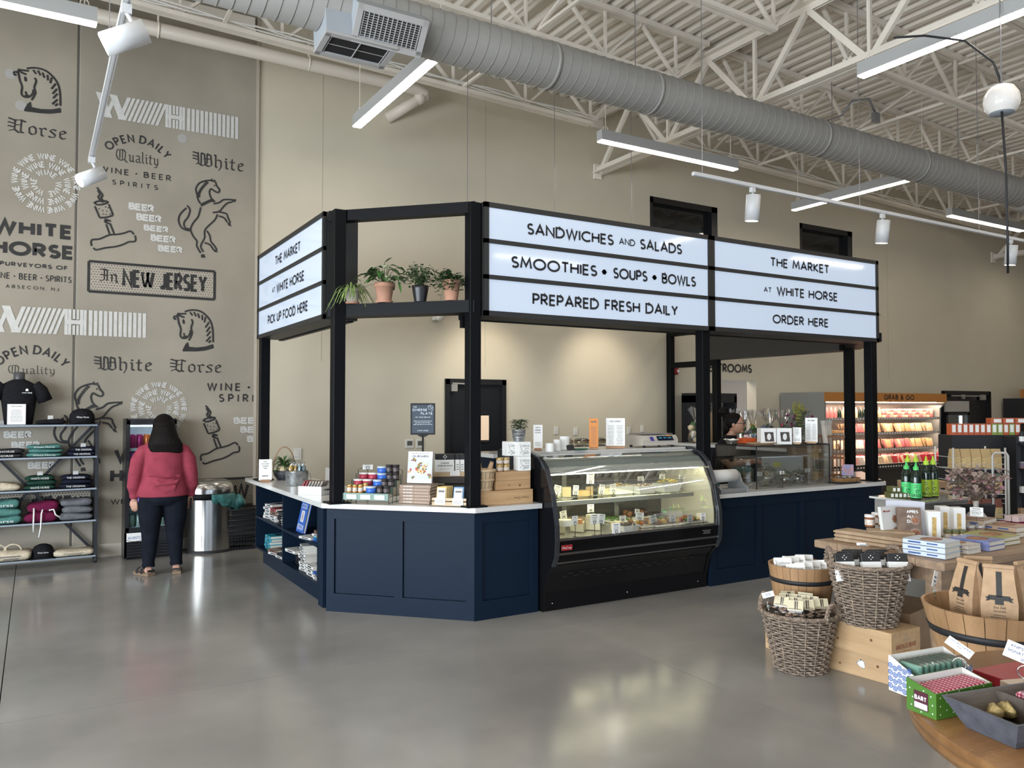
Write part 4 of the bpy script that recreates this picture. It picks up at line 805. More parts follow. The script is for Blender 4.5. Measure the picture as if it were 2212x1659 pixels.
part('deck_pan', MB().prism([(-.15, .618), (.55, .618), (.55, .60), (-.15, .60)], .035, W_-.035, lambda a, b, c: (c, a, b)), STAIN, dc)
part('side_liner', MB().prism([(-.14, .6), (-.14, .73), (-.1, .95), (0, 1.15), (.1, 1.24), (.62, 1.25), (.62, .6)], W_-.04, W_-.032, lambda a, b, c: (c, a, b)), CREAM, dc)
part('side_liner', MB().prism([(-.14, .6), (-.14, .73), (-.1, .95), (0, 1.15), (.1, 1.24), (.62, 1.25), (.62, .6)], .032, .038, lambda a, b, c: (c, a, b)), CREAM, dc)
part('rear_glass', MB().box((W_/2, .60, .93), (W_-.07, .02, .66)), mat('rear_dark_glass', (.035, .04, .038), .12), dc)
for x in (.62, 1.24): part('rear_mullion', MB().box((x, .585, .93), (.05, .02, .66)), mat('mullion_grey', (.16, .17, .16), .4), dc)
part('top_deck', MB().box((W_/2, .50, 1.300), (W_-.06, .52, .03)).box((W_/2, .2, 1.288), (W_-.06, .12, .012)), mat('case_top_white', (.5, .5, .48), .3), dc)
part('canopy', MB().prism([(.20, 1.285), (.05, 1.235), (-.02, 1.165), (-.03, 1.14), (0, 1.145), (.07, 1.21), (.22, 1.26)], .04, W_-.04, lambda a, b, c: (c, a, b)), mat('canopy_pale', (.38, .42, .39), .25), dc)
LS = mat('case_lamp', (1, .92, .62), .5, emit=15)
part('lamp_strip', MB().box((W_/2, .03, 1.135), (W_-.14, .03, .018)), LS, dc); part('lamp_strip', MB().box((W_/2, .22, .868), (W_-.5, .02, .012)), LS, dc)
part('upper_shelf', MB().box((W_/2-.05, .17, .888), (W_-.24, .36, .014)), thin_glass('shelf_glass', (.75, .8, .76), .15), dc); part('shelf_edge', MB().box((W_/2-.05, -.008, .885), (W_-.24, .012, .035)), mat('shelf_edge_metal', (.55, .56, .50), .25, .5), dc)
for x in (.64, 1.24, W_-.36): part('shelf_bracket', MB().prism([(.58, .86), (.3, .875), (.56, .74)], x, x+.012, lambda a, b, c: (c, a, b)), STAIN, dc)
# ---- contents ----
RING = mat('card_holder', (.02, .02, .022), .4)
_cards = [0]
def card(x, y, z, w, h, lift, label, rz=0, ring=True, tilt=0, name='price_card', grp='price cards in the deli case', txt=4, roll=0, clear=False):
    _cards[0] += 1; t = emp(name, label, 'card', (x, y, z), rz, grp); M = Matrix.Translation((0, 0, lift)) @ Matrix.Rotation(roll, 4, 'Y') @ Matrix.Rotation(-tilt, 4, 'X')
    m = MB(); m.M = M; m.box((0, 0, h/2), (w, .0015, h)); part('card_face', m, CARD, t)
    m = MB(); m.M = M; f = lambda a, b: (a, -.0015, b); poly2(m, [(-w*.3, h*.8), (w*.3, h*.8), (w*.3, h*.88), (-w*.3, h*.88)], f); lines2(m, -w*.42, w*.42, h*.72, h*.2, txt, f, _cards[0]); part('card_print', m, mat('print_dark', (.12, .12, .12), .6), t)
    if ring: part('card_stand', MB().cyl((0, -.004, 0), (0, -.004, max(lift-.0, .01)), .0028, 6).tube([(.013*math.cos(a), -.004, lift+.013+.013*math.sin(a)) for a in [2*PI*i/12 for i in range(12)]], .0022, 5, closed=True).lathe([(.02, 0), (.02, .004), (0, .004)], 10), CLEAR if clear else RING, t)
    return t
CHM = [mat('cheese_cream', (.66, .56, .34), .55, noise=.08, scale=20), mat('cheese_pale', (.72, .66, .48), .5, noise=.05, scale=14), mat('cheese_blue', (.60, .58, .42), .6, col2=(.28, .32, .25), scale=45), mat('cheese_orange', (.62, .27, .07), .5), mat('cheese_rind', (.36, .28, .19), .8, noise=.2, scale=20), mat('cheese_white', (.75, .73, .64), .6), mat('cheese_amber', (.58, .40, .18), .5)]
def wedge(r, h, a, m1, m2):          # rind outside, paste inside
    mb = MB(); n = 6; th = [R(-a/2+a*i/n) for i in range(n+1)]; pts = [(0, 0)]+[(r*math.cos(t), r*math.sin(t)) for t in th]
    k = len(pts); vs = [(p[0], p[1], 0) for p in pts]+[(p[0], p[1], h) for p in pts]; mb.add(vs, [tuple(range(k-1, -1, -1)), tuple(range(k, 2*k)), (0, 1, k+1, k), (k-1, 0, k, 2*k-1)])
    mb.mi(1).add(vs, [(i, i+1, k+i+1, k+i) for i in range(1, k-1)]); return mb, [m1, m2]
def cheese(u, v, z, r, h, a, rz, i, j, label):
    p = P(u, v, z=z); mb, ms = wedge(r, h, a, CHM[i], CHM[j]); thing('cheese_wedge' if a < 300 else 'round_cheese', mb, ms, label, 'cheese', (p.x, p.y+r*.3, z+.004), rz, 'cheeses in the deli case')
ZL, ZU = .619, .896
cheese(1226, 1155, ZL, .12, .085, 70, R(95), 1, 4, 'pale cut cheese block at the lower front left of the deli case'); cheese(1265, 1152, ZL, .12, .08, 75, R(85), 1, 4, 'second pale cheese block beside it in the front row')
cheese(1302, 1148, ZL, .13, .13, 55, R(100), 1, 0, 'tall upright cheese wedge right of the blocks'); cheese(1340, 1148, ZL, .09, .07, 80, R(60), 0, 4, 'small wedge next to the olive bowl')
cheese(1243, 1128, ZL+.0, .13, .05, 360, 0, 4, 4, 'flat brown rind wheel at the back left of the case'); cheese(1292, 1122, ZL, .12, .11, 180, R(90), 0, 4, 'half wheel with grey rind behind the cards')
cheese(1222, 1137, ZL+.088, .07, .05, 360, 0, 5, 5, 'small white bloomy wheel stacked on the cheese block'); cheese(1262, 1134, ZL+.083, .07, .035, 60, R(100), 3, 3, 'bright orange wedge stacked in the lower row'); cheese(1212, 1126, ZL, .08, .06, 80, R(70), 6, 4, 'amber wedge at the far left of the lower row')
cheese(1208, 1076, ZU, .085, .085, 100, R(70), 2, 4, 'blue veined cheese at the left end of the upper shelf'); cheese(1237, 1075, ZU, .08, .085, 90, R(100), 0, 4, 'cream coloured cheese block second on the upper shelf'); cheese(1276, 1073, ZU, .10, .05, 120, R(90), 6, 4, 'amber cheese wedge on the upper shelf')
cheese(1282, 1060, ZU+.051, .06, .03, 90, R(90), 6, 0, 'thin wedge stacked on the amber cheese'); cheese(1312, 1068, ZU, .085, .06, 360, 0, 0, 1, 'dark topped wheel beside the white dishes'); cheese(1270, 1058, ZU, .09, .09, 110, R(80), 1, 4, 'pale wedge at the back of the upper shelf')
BOWL = mat('bowl_white', (.72, .72, .68), .25)
def dish(u, v, z, w, d, h, label, food, fm, fl, fcat='food', k=.8):
    p = P(u, v, z=z); t = emp('square_dish', label, 'dish', (p.x, p.y+d/2, z+.003), 0, 'white serving dishes')
    a, b_ = w/2, d/2; c_, e = a*.72, b_*.72; m = MB(); m.sheet([[(-c_, -e, 0), (c_, -e, 0)], [(-a, -b_, h), (a, -b_, h)]], False)
    ri = [(-a, -b_), (a, -b_), (a, b_), (-a, b_)]; ro = [(-c_, -e), (c_, -e), (c_, e), (-c_, e)]; s_ = .006
    vs = [(x, y, 0) for x, y in ro]+[(x, y, h) for x, y in ri]+[(x*(1-s_/a), y*(1-s_/b_), h) for x, y in ri]+[(x*.94, y*.94, .006) for x, y in ro]
    m = MB().add(vs, [(3, 2, 1, 0)]+[(i, (i+1) % 4, 4+(i+1) % 4, 4+i) for i in range(4)]+[(4+i, 4+(i+1) % 4, 8+(i+1) % 4, 8+i) for i in range(4)]+[(8+i, 8+(i+1) % 4, 12+(i+1) % 4, 12+i) for i in range(4)]+[(12, 13, 14, 15)]); part('dish_body', m, BOWL, t)
    q = random.Random(int(u)); m = MB(); n = 46
    for i in range(n):
        x, y = q.uniform(-.74, .74)*a, q.uniform(-.74, .74)*b_; m.mi(i % len(fm)).lump((x, y, h*k+(1-abs(x/a)**2)*(1-abs(y/b_)**2)*.025+q.uniform(-.006, .006)), q.uniform(.010, .015), i, (1, .8, .7), .2, 6, 4)
    m.mi(0).box((0, 0, h*.4), (c_*1.9, e*1.9, h*.7)); o = link(food, m.mesh(food, fm), None, t.location); o['kind'] = 'stuff'; tag(o, fl, fcat)
OLV = [mat('food_olive', (.40, .34, .04), .3), mat('food_gold', (.58, .36, .05), .35), mat('food_brown', (.20, .09, .03), .5), mat('food_dark', (.03, .015, .012), .35), mat('food_cream', (.62, .52, .34), .5), mat('food_green', (.06, .15, .02), .5), mat('food_orange', (.62, .20, .04), .4), mat('food_red', (.4, .03, .02), .4)]
dish(1352, 1068, ZU, .26, .17, .075, 'white square dish of pasta salad on the upper shelf', 'pasta_salad', [OLV[4], OLV[1]], 'creamy pasta salad in the left square dish'); dish(1402, 1067, ZU, .24, .17, .075, 'middle white square dish on the upper shelf', 'bean_salad', [OLV[4], OLV[2]], 'pale bean salad in the middle square dish', k=.7); dish(1455, 1064, ZU, .24, .17, .08, 'right white square dish heaped with green olives', 'green_olives', [OLV[0], OLV[1], OLV[0]], 'heap of green and gold olives in the right dish', k=1.05)
dish(1366, 1150, ZL, .19, .14, .055, 'small white dish of dark olives on the lower deck', 'dark_olives', [OLV[3]], 'dark olives in the small white dish', k=.75)
PLT = MB().box((0, 0, .006), (.34, .3, .010), bev=.003).box((0, 0, .012), (.3, .26, .004)).mesh('serving_platter', BOWL)
for i, (u, v, fm, lab, n, r, sc) in enumerate(((1415, 1138, [OLV[6], OLV[1], OLV[2]], 'croquettes', 12, .028, (1.3, .8, .7)), (1447, 1136, [OLV[2], OLV[1]], 'breaded patties', 9, .034, (1, 1, .7)), (1482, 1131, [OLV[6], OLV[7], OLV[5]], 'stuffed peppers', 9, .030, (1.2, .8, .6)), (1512, 1128, [OLV[1], OLV[5]], 'roasted squash slices', 8, .026, (1.3, .8, .5)), (1350, 1128, [OLV[5], OLV[5]], 'dressed green beans', 12, .022, (2.0, .4, .4)), (1385, 1120, [OLV[2], OLV[3]], 'roast chicken pieces', 8, .045, (1, .8, .8)))):
    p = P(u, v, z=ZL); thing('serving_platter', PLT, None, 'flat white platter carrying the %s' % lab, 'platter', (p.x, p.y+.12, ZL+.002), 0, 'platters on the deck')
    q = random.Random(i+40)
    for k in range(n):
        fx, fy = -.11+.22*((k % 4)/3)+q.uniform(-.015, .015), -.08+.08*(k//4)+q.uniform(-.012, .012)
        m = MB().lump((0, 0, 0), r*q.uniform(.85, 1.15), k, sc, .18, 8, 6)
        nm = {'croquettes': 'croquette', 'breaded patties': 'breaded_patty', 'stuffed peppers': 'stuffed_pepper', 'roasted squash slices': 'squash_slice', 'dressed green beans': 'green_bean', 'roast chicken pieces': 'chicken_piece'}[lab]
        thing(nm, m, fm[k % len(fm)], '%s of the %s piled on their white platter' % (NTH[k], lab), 'food', (p.x+fx, p.y+.12+fy, ZL+.018+r*sc[2]*.8), q.uniform(0, 3), lab+' on the platter')
def pcard(u, v, z, ub, vb, w, h, label, roll=0, grp='price cards in the deli case', dy=0, ring=True, rz=0, clear=False):   # card whose bottom shows at (u,v) above a base at height z
    b = P(ub, vb, z=z); q = P(u, v, y=b.y); card(b.x, b.y+dy, z+.004, w, h, max(.0, q.z-z), label, rz=rz, ring=ring, roll=roll, grp=grp, clear=clear)
L_ = 'lower deck'; pcard(1218, 1122, ZL, 1218, 1135, .075, .075, 'pale pink price card tilted at the left of the lower deck', R(-8)); pcard(1243, 1135, ZL, 1242, 1161, .055, .075, 'narrow card on a black ring stand between the front blocks'); pcard(1276, 1108, ZL, 1276, 1135, .075, .075, 'tall card behind the front row of cheese'); pcard(1238, 1098, ZL, 1238, 1125, .07, .06, 'card over the brown wheel at the back')
pcard(1284, 1133, ZL, 1284, 1157, .085, .085, 'wide card on a black ring stand at the tall wedge', R(3)); pcard(1298, 1132, ZL, 1298, 1156, .07, .08, 'card on the second ring stand at the tall wedge', R(10)); pcard(1331, 1153, ZL, 1331, 1156, .085, .085, 'low front card left of the olive dish'); pcard(1345, 1128, ZL, 1345, 1138, .075, .055, 'small card over the green beans'); pcard(1381, 1125, ZL, 1381, 1140, .095, .07, 'wide card in front of the chicken', R(6)); pcard(1376, 1110, ZL, 1376, 1130, .055, .04, 'small card above the chicken', R(8))
pcard(1412, 1130, ZL, 1412, 1142, .085, .065, 'tilted card over the croquettes', R(-14)); pcard(1453, 1128, ZL, 1453, 1140, .075, .065, 'card over the breaded patties'); pcard(1490, 1128, ZL, 1490, 1137, .065, .065, 'card over the stuffed peppers', R(5)); pcard(1527, 1125, ZL, 1527, 1137, .065, .06, 'card at the far right of the lower deck', dy=.05)
pcard(1190+12, 1070, ZU, 1202, 1078, .075, .085, 'tilted card at the left end of the upper shelf', R(14)); pcard(1246, 1070, ZU, 1243, 1077, .06, .085, 'card leaning on the cream block of the upper shelf', R(6)); pcard(1277, 1046, ZU, 1275, 1074, .085, .1, 'tall card raised on a ring stand over the upper shelf', R(3)); pcard(1299, 1068, ZU, 1299, 1073, .06, .085, 'grey card beside the amber cheese', R(8)); pcard(1325, 1065, ZU, 1325, 1070, .07, .08, 'card in front of the pasta salad', R(-6))
pcard(1384, 1040, ZU, 1384, 1062, .075, .045, 'small card behind the left and middle dishes'); pcard(1430, 1036, ZU, 1430, 1060, .07, .05, 'small card rising from the green olives', R(5)); pcard(1472, 1036, ZU, 1472, 1058, .075, .045, 'small card at the right end of the upper shelf', R(8))
# ================= LEFT: CLOTHES RACK =================
RK = mat('rack_black_steel', (.02, .021, .024), .4, .3); RKE = mat('rack_edge_grey', (.30, .34, .38), .35, .5)
SHZ = [1.515, 1.17, .822, .475, .09]; RX0, RX1, RY0, RY1 = -1.35, .61, 9.85, 10.16
rk = emp('shelving_rack', 'black metal five tier rack of folded clothes in front of the mural', 'rack', (0, 0, 0))
for x in (RX0+.02, RX1-.02):
    for y in (RY0+.02, RY1-.02):
        part('upright', MB().box((x, y, .80), (.035, .035, 1.47)), RK, rk)
        part('caster', MB().cyl((x-.012, y, .035), (x+.012, y, .035), .032, 14).box((x, y, .065), (.03, .03, .02)), INK, rk)
for z in SHZ:
    s = part('shelf_board', MB().box(((RX0+RX1)/2, (RY0+RY1)/2, z-.012), (RX1-RX0-.03, RY1-RY0-.02, .02)), RK, rk); part('shelf_edge', MB().box(((RX0+RX1)/2, RY0+.004, z-.010), (RX1-RX0-.04, .010, .018)), RKE, s)
part('cross_brace', MB().bar((.56, 10.15, 1.49), (-.62, 10.15, .12), .03, .006, (0, 1, 0)), RK, rk); part('cross_brace', MB().bar((-.62, 10.156, 1.49), (.56, 10.156, .12), .03, .006, (0, 1, 0)), RK, rk)
part('cross_brace', MB().bar((-.62, 10.15, 1.49), (-1.33, 10.15, .67), .03, .006, (0, 1, 0)), RK, rk)
def cloth(name, c): return mat('cloth_'+name, c, .95, noise=.18, scale=30, bump=.25, bscale=40, spec=.08)
CT = cloth('teal', (.075, .19, .17)); CDG = cloth('dark_green', (.015, .045, .032)); CNV = cloth('navy', (.012, .014, .026)); CBK = cloth('black', (.012, .012, .014)); CMR = cloth('maroon', (.12, .012, .045)); CGR = cloth('grey', (.13, .135, .15)); CCR = cloth('cream', (.52, .45, .34)); CCH = cloth('charcoal', (.035, .035, .038))
def folded(w, d, t, seed):
    q = random.Random(seed); n = 12; rings = []; ph = [q.uniform(0, 6) for _ in range(4)]; mb = MB()
    for (k, zz, ins) in ((0, 0, .03), (1, t*.25, .004), (2, t*.7, 0), (3, t, .03)):
        r = []
        for i in range(28):
            a = 2*PI*i/28; cx, sy = math.cos(a), math.sin(a); e = .28; x = (abs(cx)**e)*math.copysign(1, cx)*(w/2-ins)*(1+.03*math.sin(3*a+ph[0])); y = (abs(sy)**e)*math.copysign(1, sy)*(d/2-ins)
            r.append((x, y, zz+(t*.16*math.sin(x*18+ph[1])*(k > 1))))
        rings.append(r)
    vs = [p for r in rings for p in r]+[(0, 0, t*1.12)]; fs = []
    for k in range(3):
        for i in range(28): fs.append((k*28+i, k*28+(i+1) % 28, (k+1)*28+(i+1) % 28, (k+1)*28+i))
    fs += [tuple(range(27, -1, -1))]+[(84+i, 84+(i+1) % 28, 112) for i in range(28)]
    return mb.add(vs, fs, True)
def garment(name, label, x, z, w, t, m, txt=None, cat='clothing', group='folded clothes on the rack', seed=0, d=.26, tag_=False, tw=.6):
    o = emp(name, label, cat, (x, 10.0, z+.002), 0, group); part('folded_cloth', folded(w, d, t, seed), m, o)
    if txt:
        mb = MB(); ftext(mb, txt, -w*tw/2, t*.25, w*tw, min(.03, t*.5), lambda a, b: (a, -d/2-.002, b)); part('print', mb, PAPER, o)
    if tag_: part('swing_tag', MB().box((.0, -.02, t+.02), (.05, .03, .04), rx=.5), PAPER, o)
    return o
def gx(u, y=9.95): return P(u, 1000, y=y).x
def gstack(u0, u1, sh, n, t, m, txt, what, name='folded_shirt', tag_=False):
    x0, x1 = gx(u0), gx(u1)
    for i in range(n):
        pos = ['bottom', 'middle', 'top'][i] if n == 3 else ['lower', 'upper'][i] if n == 2 else 'single'
        garment(name, '%s garment of %s' % (pos, what), (x0+x1)/2+(.008 if i % 2 else -.006), SHZ[sh]+i*(t+.005), (x1-x0)*(1-.03*i), t, m[i % len(m)] if isinstance(m, list) else m, txt if (i != 1 or n < 3) else None, seed=int(u0*10+sh*7+i), tag_=tag_ and i == n-1)
gstack(75, 142, 0, 1, .05, CBK, None, 'folded black shirt on the top tier', tag_=True)
gstack(-60, 52, 1, 2, .04, CCH, 'WHITE HORSE', 'the charcoal pair at the left of the second tier'); gstack(56, 136, 1, 3, .038, CT, 'White Horse', 'the teal stack on the second tier'); gstack(147, 208, 1, 2, .042, CNV, 'THE ORIGINAL', 'the dark pair at the right of the second tier', tag_=True)
gstack(-30, 46, 2, 1, .075, CCR, None, 'loose cream clothes on the third tier'); gstack(54, 122, 2, 3, .044, CDG, 'WHITE HORSE', 'the dark green stack on the third tier', tag_=True); gstack(130, 200, 2, 3, .042, CNV, 'THE ORIGINAL', 'the navy stack on the third tier', tag_=True)
gstack(-30, 49, 3, 3, .078, CT, 'Horse', 'the teal hoodie stack on the fourth tier', 'folded_hoodie'); gstack(56, 127, 3, 2, .10, CMR, None, 'the maroon hoodie pair with white drawstrings', 'folded_hoodie'); gstack(131, 203, 3, 3, .07, CGR, None, 'the grey hoodie stack on the fourth tier', 'folded_hoodie')
x = gx(90); o = [o for o in bpy.data.objects if o.get('label', '').startswith('upper garment of the maroon')][0]
part('drawstring', MB().tube([(-.08, -.13, .05), (-.08, -.145, 0), (-.082, -.145, -.12), (-.08, -.14, -.20)], .008, 6), PAPER, o); part('drawstring', MB().tube([(.0, -.13, .03), (-.01, -.15, -.01), (-.015, -.15, -.16), (-.03, -.15, -.26)], .008, 6), PAPER, o); part('drawstring', MB().tube([(.06, -.14, .02), (.1, -.16, .03), (.12, -.15, -.03), (.16, -.15, -.06)], .008, 6), PAPER, o)
for (u0, u1, lab, t) in ((-20, 72, 'canvas tote with looped handles at the left of the bottom tier', .09), (118, 205, 'flat canvas tote at the right of the bottom tier', .055)):
    x0, x1 = gx(u0), gx(u1); o = garment('tote_bag', lab, (x0+x1)/2, SHZ[4], x1-x0, t, CCR, None, 'bag', 'canvas totes on the bottom tier', seed=u1, d=.3)
    mb = MB()
    for k in range(2 if u0 < 0 else 1): mb.tube([((-.1+.12*k)+.06*math.cos(a)*(1+k*.3), -.02, t+.0+.07*math.sin(a)) for a in [PI*i/8 for i in range(9)]], .010, 6)
    part('handle', mb if u0 < 0 else MB().tube([(.16, -.1, t*.6), (.22, -.13, t*.5), (.2, -.14, .02)], .01, 6), CCR, o)
    mb = MB(); lines2(mb, -.1, .1, .01, t*.7, 2, lambda a, b: (a, -.155, b), 4, .5); part('print', mb, mat('print_dark', (.12, .12, .12), .6), o)
def cap(u, sh, s, label):
    o = emp('baseball_cap', label, 'cap', (gx(u), 9.98, SHZ[sh]+.003), 0, 'black caps on the rack'); g = []
    m = MB().lathe([(.102*s, 0), (.106*s, .045*s), (.10*s, .085*s), (.078*s, .12*s), (.04*s, .138*s), (0, .142*s)], 22, sy=1.1); part('crown', m, CBK, o)
    m = MB(); gg = [[(math.sin(a)*r*s, -math.cos(a)*r*s*1.15, .02*s-.25*s*abs(math.sin(a))**2*.12+(.118-r)*.2) for a in [R(-62+124*i/12) for i in range(13)]] for r in (.098, .13, .17)]; m.sheet(gg); part('brim', m, CBK, o)
    m = MB(); ftext(m, 'White Horse', -.05*s, .055*s, .10*s, .018*s, lambda a, b: (a, -.119*s, b)); part('print', m, PAPER, o)
cap(176, 0, 1.2, 'black cap at the right end of the top tier'); cap(96, 4, 1.0, 'black cap on the bottom tier between two totes')
# mannequin torso
o = emp('torso_mannequin', 'black headless torso form wearing a black t-shirt on the rack', 'mannequin', (gx(38), 10.02, SHZ[0]+.003)); m = MB()
def loft(m, rings, n=20, cap=True):
    vs = []; fs = []
    for (cx, cy, z, rx, ry) in rings:
        for k in range(n): a = 2*PI*k/n; vs.append((cx+rx*math.cos(a), cy+ry*math.sin(a), z))
    for i in range(len(rings)-1):
        for k in range(n): fs.append((i*n+k, i*n+(k+1) % n, (i+1)*n+(k+1) % n, (i+1)*n+k))
    if cap: fs += [tuple(range(n-1, -1, -1)), tuple(range(len(vs)-n, len(vs)))]
    return m.add(vs, fs, True)
loft(m, [(0, 0, .0, .13, .09), (0, 0, .12, .145, .10), (0, 0, .28, .165, .11), (0, 0, .38, .175, .11), (0, 0, .43, .15, .095), (0, 0, .465, .09, .08), (0, 0, .48, .055, .06)])
for s in (-1, 1): m.tube([(s*.14, 0, .42), (s*.20, -.01, .36), (s*.245, -.02, .25)], [.065, .07, .072], 12)
part('tshirt', m, CBK, o); part('neck_form', loft(MB(), [(0, 0, .46, .062, .065), (0, 0, .50, .052, .055), (0, 0, .55, .055, .058), (0, 0, .56, .045, .048)]), mat('form_grey', (.05, .05, .055), .4), o)
m = MB(); f = lambda a, b: (a, -.118, b); text2(m, 'WHITE HORSE', .03, .33, .012, f, width=.09, wt=.22); m.lathe([(.012, 0), (.016, .014), (.005, .026)], 8, c=(.075, -.117, .355), sy=.05); part('print', m, PAPER, o)
def frame_sign(name, label, x, y, z, w, h, rz=0, tilt=0, base=None, head=None, n=14, col=CARD, clear=False, cat='sign', group=None, two=False, seed=1, baseh=.02, edge=False):
    t = emp(name, label, cat, (x, y, z), rz, group); M = Matrix.Rotation(-tilt, 4, 'X'); m = MB(); m.M = M; m.box((0, 0, h/2+baseh*.6), (w, .004, h)); part('sign_card', m, col, t)
    if edge: m = MB(); m.M = M; m.box((0, .004, h/2+baseh*.6), (w+.012, .006, h+.012)); part('sign_frame', m, INK, t)
    m = MB(); m.M = M; f = lambda a, b: (a, -.0025, b+baseh*.6)
    if head:
        hh = h*.055
        for i, s in enumerate(head): text2(m, s, 0, h*.86-i*hh*1.9, hh, f, width=min(w*.6, text_w(s)*hh), wt=.2, center=True)
    if two: lines2(m, -w*.42, -w*.04, h*.76, h*.08, n, f, seed, .3); lines2(m, w*.04, w*.42, h*.76, h*.08, n, f, seed+1, .3)
    elif n: lines2(m, -w*.38, w*.38, h*.74 if not head or len(head) < 3 else h*.3, h*.12, n, f, seed, .3)
    part('sign_print', m, mat('print_dark', (.12, .12, .12), .6), t)
    if base: part('wood_base', MB().box((0, 0, baseh/2), (w*.8 if w < .14 else w*1.0, .05, baseh), bev=.002), base, t)
    return t
frame_sign('framed_menu', 'small framed white price sheet in front of the torso form', gx(34), 9.885, SHZ[0]+.002, .165, .215, tilt=.05, head=['MERCHANDISE'], n=10, edge=True, baseh=.004)
# ================= DRINKS FRIDGE =================
FB = mat('fridge_black', (.010, .010, .012), .3); fr = emp('drinks_fridge', 'tall narrow black glass door drinks fridge behind the customer', 'fridge', (.872, 9.83, 0)); W, H = .525, 1.57
part('fridge_body', MB().box((.012, .19, .79), (.025, .34, H-.01)).box((W-.012, .19, .79), (.025, .34, H-.01)).box((W/2, .19, 1.545), (W, .34, .05)).box((W/2, .19, .19), (W, .34, .33)).box((W/2, .345, .85), (W, .02, 1.4)), FB, fr)
part('door_frame', MB().box((.022, -.008, .93), (.036, .03, 1.25)).box((W-.022, -.008, .93), (.036, .03, 1.25)).box((W/2, -.008, 1.535), (W, .03, .05)).box((W/2, -.008, .335), (W, .03, .05)), FB, fr); part('door_glass', MB().box((W/2, -.008, .93), (W-.07, .006, 1.18)), thin_glass('fridge_glass', (.9, .93, .95), .06), fr)
part('door_handle', MB().box((.018, -.035, .95), (.02, .022, .3)), INK, fr); part('inner_liner', MB().box((W/2, .33, .93), (W-.06, .01, 1.16)).box((.03, .17, .93), (.006, .3, 1.16)).box((W-.03, .17, .93), (.006, .3, 1.16)).box((W/2, .17, 1.505), (W-.06, .3, .01)), mat('liner_white', (.6, .65, .68), .5), fr)
part('fridge_lamp', MB().box((W/2, .05, 1.49), (W-.1, .03, .014)).box((W-.045, .05, .93), (.014, .014, 1.05)), mat('fridge_led', (.75, .9, 1), .5, emit=7), fr)
part('label_plate', MB().box((.115, -.026, .255), (.195, .004, .095)), CARD, fr); m = MB(); ftext(m, 'AVANTCO', .03, .232, .16, .035, lambda a, b: (a, -.0287, b), .1); part('label_lettering', m, mat('logo_blue', (.02, .06, .3), .4), fr)
m = MB(); m.tube([(.02+.17*i/8, -.029, .226-.018*math.sin(PI*i/8)) for i in range(9)], .0025, 5); part('label_swoosh', m, INK, fr)
for i in range(5): part('kick_louvre', MB().box((W/2, -.012, .05+i*.032), (W-.04, .02, .012)), FB, fr)
CAN = MB().lathe([(.026, 0), (.033, .008), (.033, .105), (.027, .118), (.027, .122), (0, .120)], 14)
cans = [('magenta', (.32, .02, .12)), ('orange', (.55, .16, .03)), ('purple', (.28, .12, .42)), ('gold', (.45, .32, .10)), ('green', (.05, .28, .09)), ('silver', (.35, .5, .42))]
CANM = {n: CAN.mesh('drink_can', mat('can_'+n, c, .25, .4)) for n, c in cans}
for r, (z, hs, pal) in enumerate(((1.243, 1.3, ['magenta', 'orange', 'gold']), (1.078, 1.0, ['purple', 'gold', 'orange']), (.80, 1.6, ['gold', 'orange', 'magenta']), (.585, 1.0, ['purple', 'silver', 'magenta']), (.365, 1.1, ['silver', 'green', 'green']))):
    part('wire_shelf', MB().box((W/2, .17, z-.012), (W-.075, .28, .008)).box((W/2, .022, z-.016), (W-.08, .006, .032)), mat('shelf_pale_blue', (.45, .58, .62), .4), fr)
    for i in range(6):
        for k in range(2):
            cn = pal[(i//2) % 3]; o = thing('drink_can', CANM[cn], None, '%s drink can in the fridge %s, %s' % (cn, ['top row', 'second row', 'third row', 'fourth row', 'bottom row'][r], ['far left', 'second column', 'third column', 'middle', 'fifth column', 'far right'][i]+(' behind' if k else ' in front')), 'can', (.872+.075+i*.075, 9.905+k*.08, z-.007), rnd.uniform(0, 6), 'cans in the drinks fridge'); o.scale = (1, 1, hs)
# ================= BIN, BASKETS =================
BR = mat('brushed_steel', (.50, .49, .47), .2, .95, stretch=(30, 30, .4), noise=.1, scale=2)
bn = emp('waste_bin', 'brushed steel rounded waste bin with a teal liner bag', 'bin', (1.80, 9.985, 0))
part('bin_body', MB().lathe([(.255, .03), (.255, .62)], 40, sy=.78), BR, bn); part('base_ring', MB().lathe([(.265, 0), (.265, .03), (.25, .035)], 40, sy=.78), INK, bn); part('neck_band', MB().lathe([(.25, .615), (.272, .63), (.272, .69), (.25, .695)], 40, sy=.78), mat('satin_black', (.008, .008, .009), .5), bn)
part('dome_lid', MB().lathe([(.27, .69), (.27, .73), (.258, .785), (.22, .825), (.16, .845), (.10, .84), (.09, .80), (0, .79)], 40, sy=.78), BR, bn)
m = MB(); g = []
for i in range(17):
    a = R(-95+110*i/16); g.append([(.262*math.cos(a)*(1+.02*math.sin(i*1.9)), .262*.78*math.sin(a), .70), (.285*math.cos(a), .285*.78*math.sin(a), .66), ((.29+.02*math.sin(i*2.1))*math.cos(a), (.29+.02*math.sin(i*2.1))*.78*math.sin(a), .62-.006*i), ((.275+.03*math.sin(i*1.3+1))*math.cos(a), (.275+.03*math.sin(i*1.3+1))*.78*math.sin(a), .61-.010*i-.03*math.sin(i*1.1)**2)])
m.sheet(g); m.lump((.30, -.05, .56), .075, 4, (1, 1, 1.1), .4, 10, 7); part('liner_bag', m, mat('bag_teal', (.06, .22, .22), .35, noise=.3, scale=18), bn)
q = P(530, 1183, z=0)
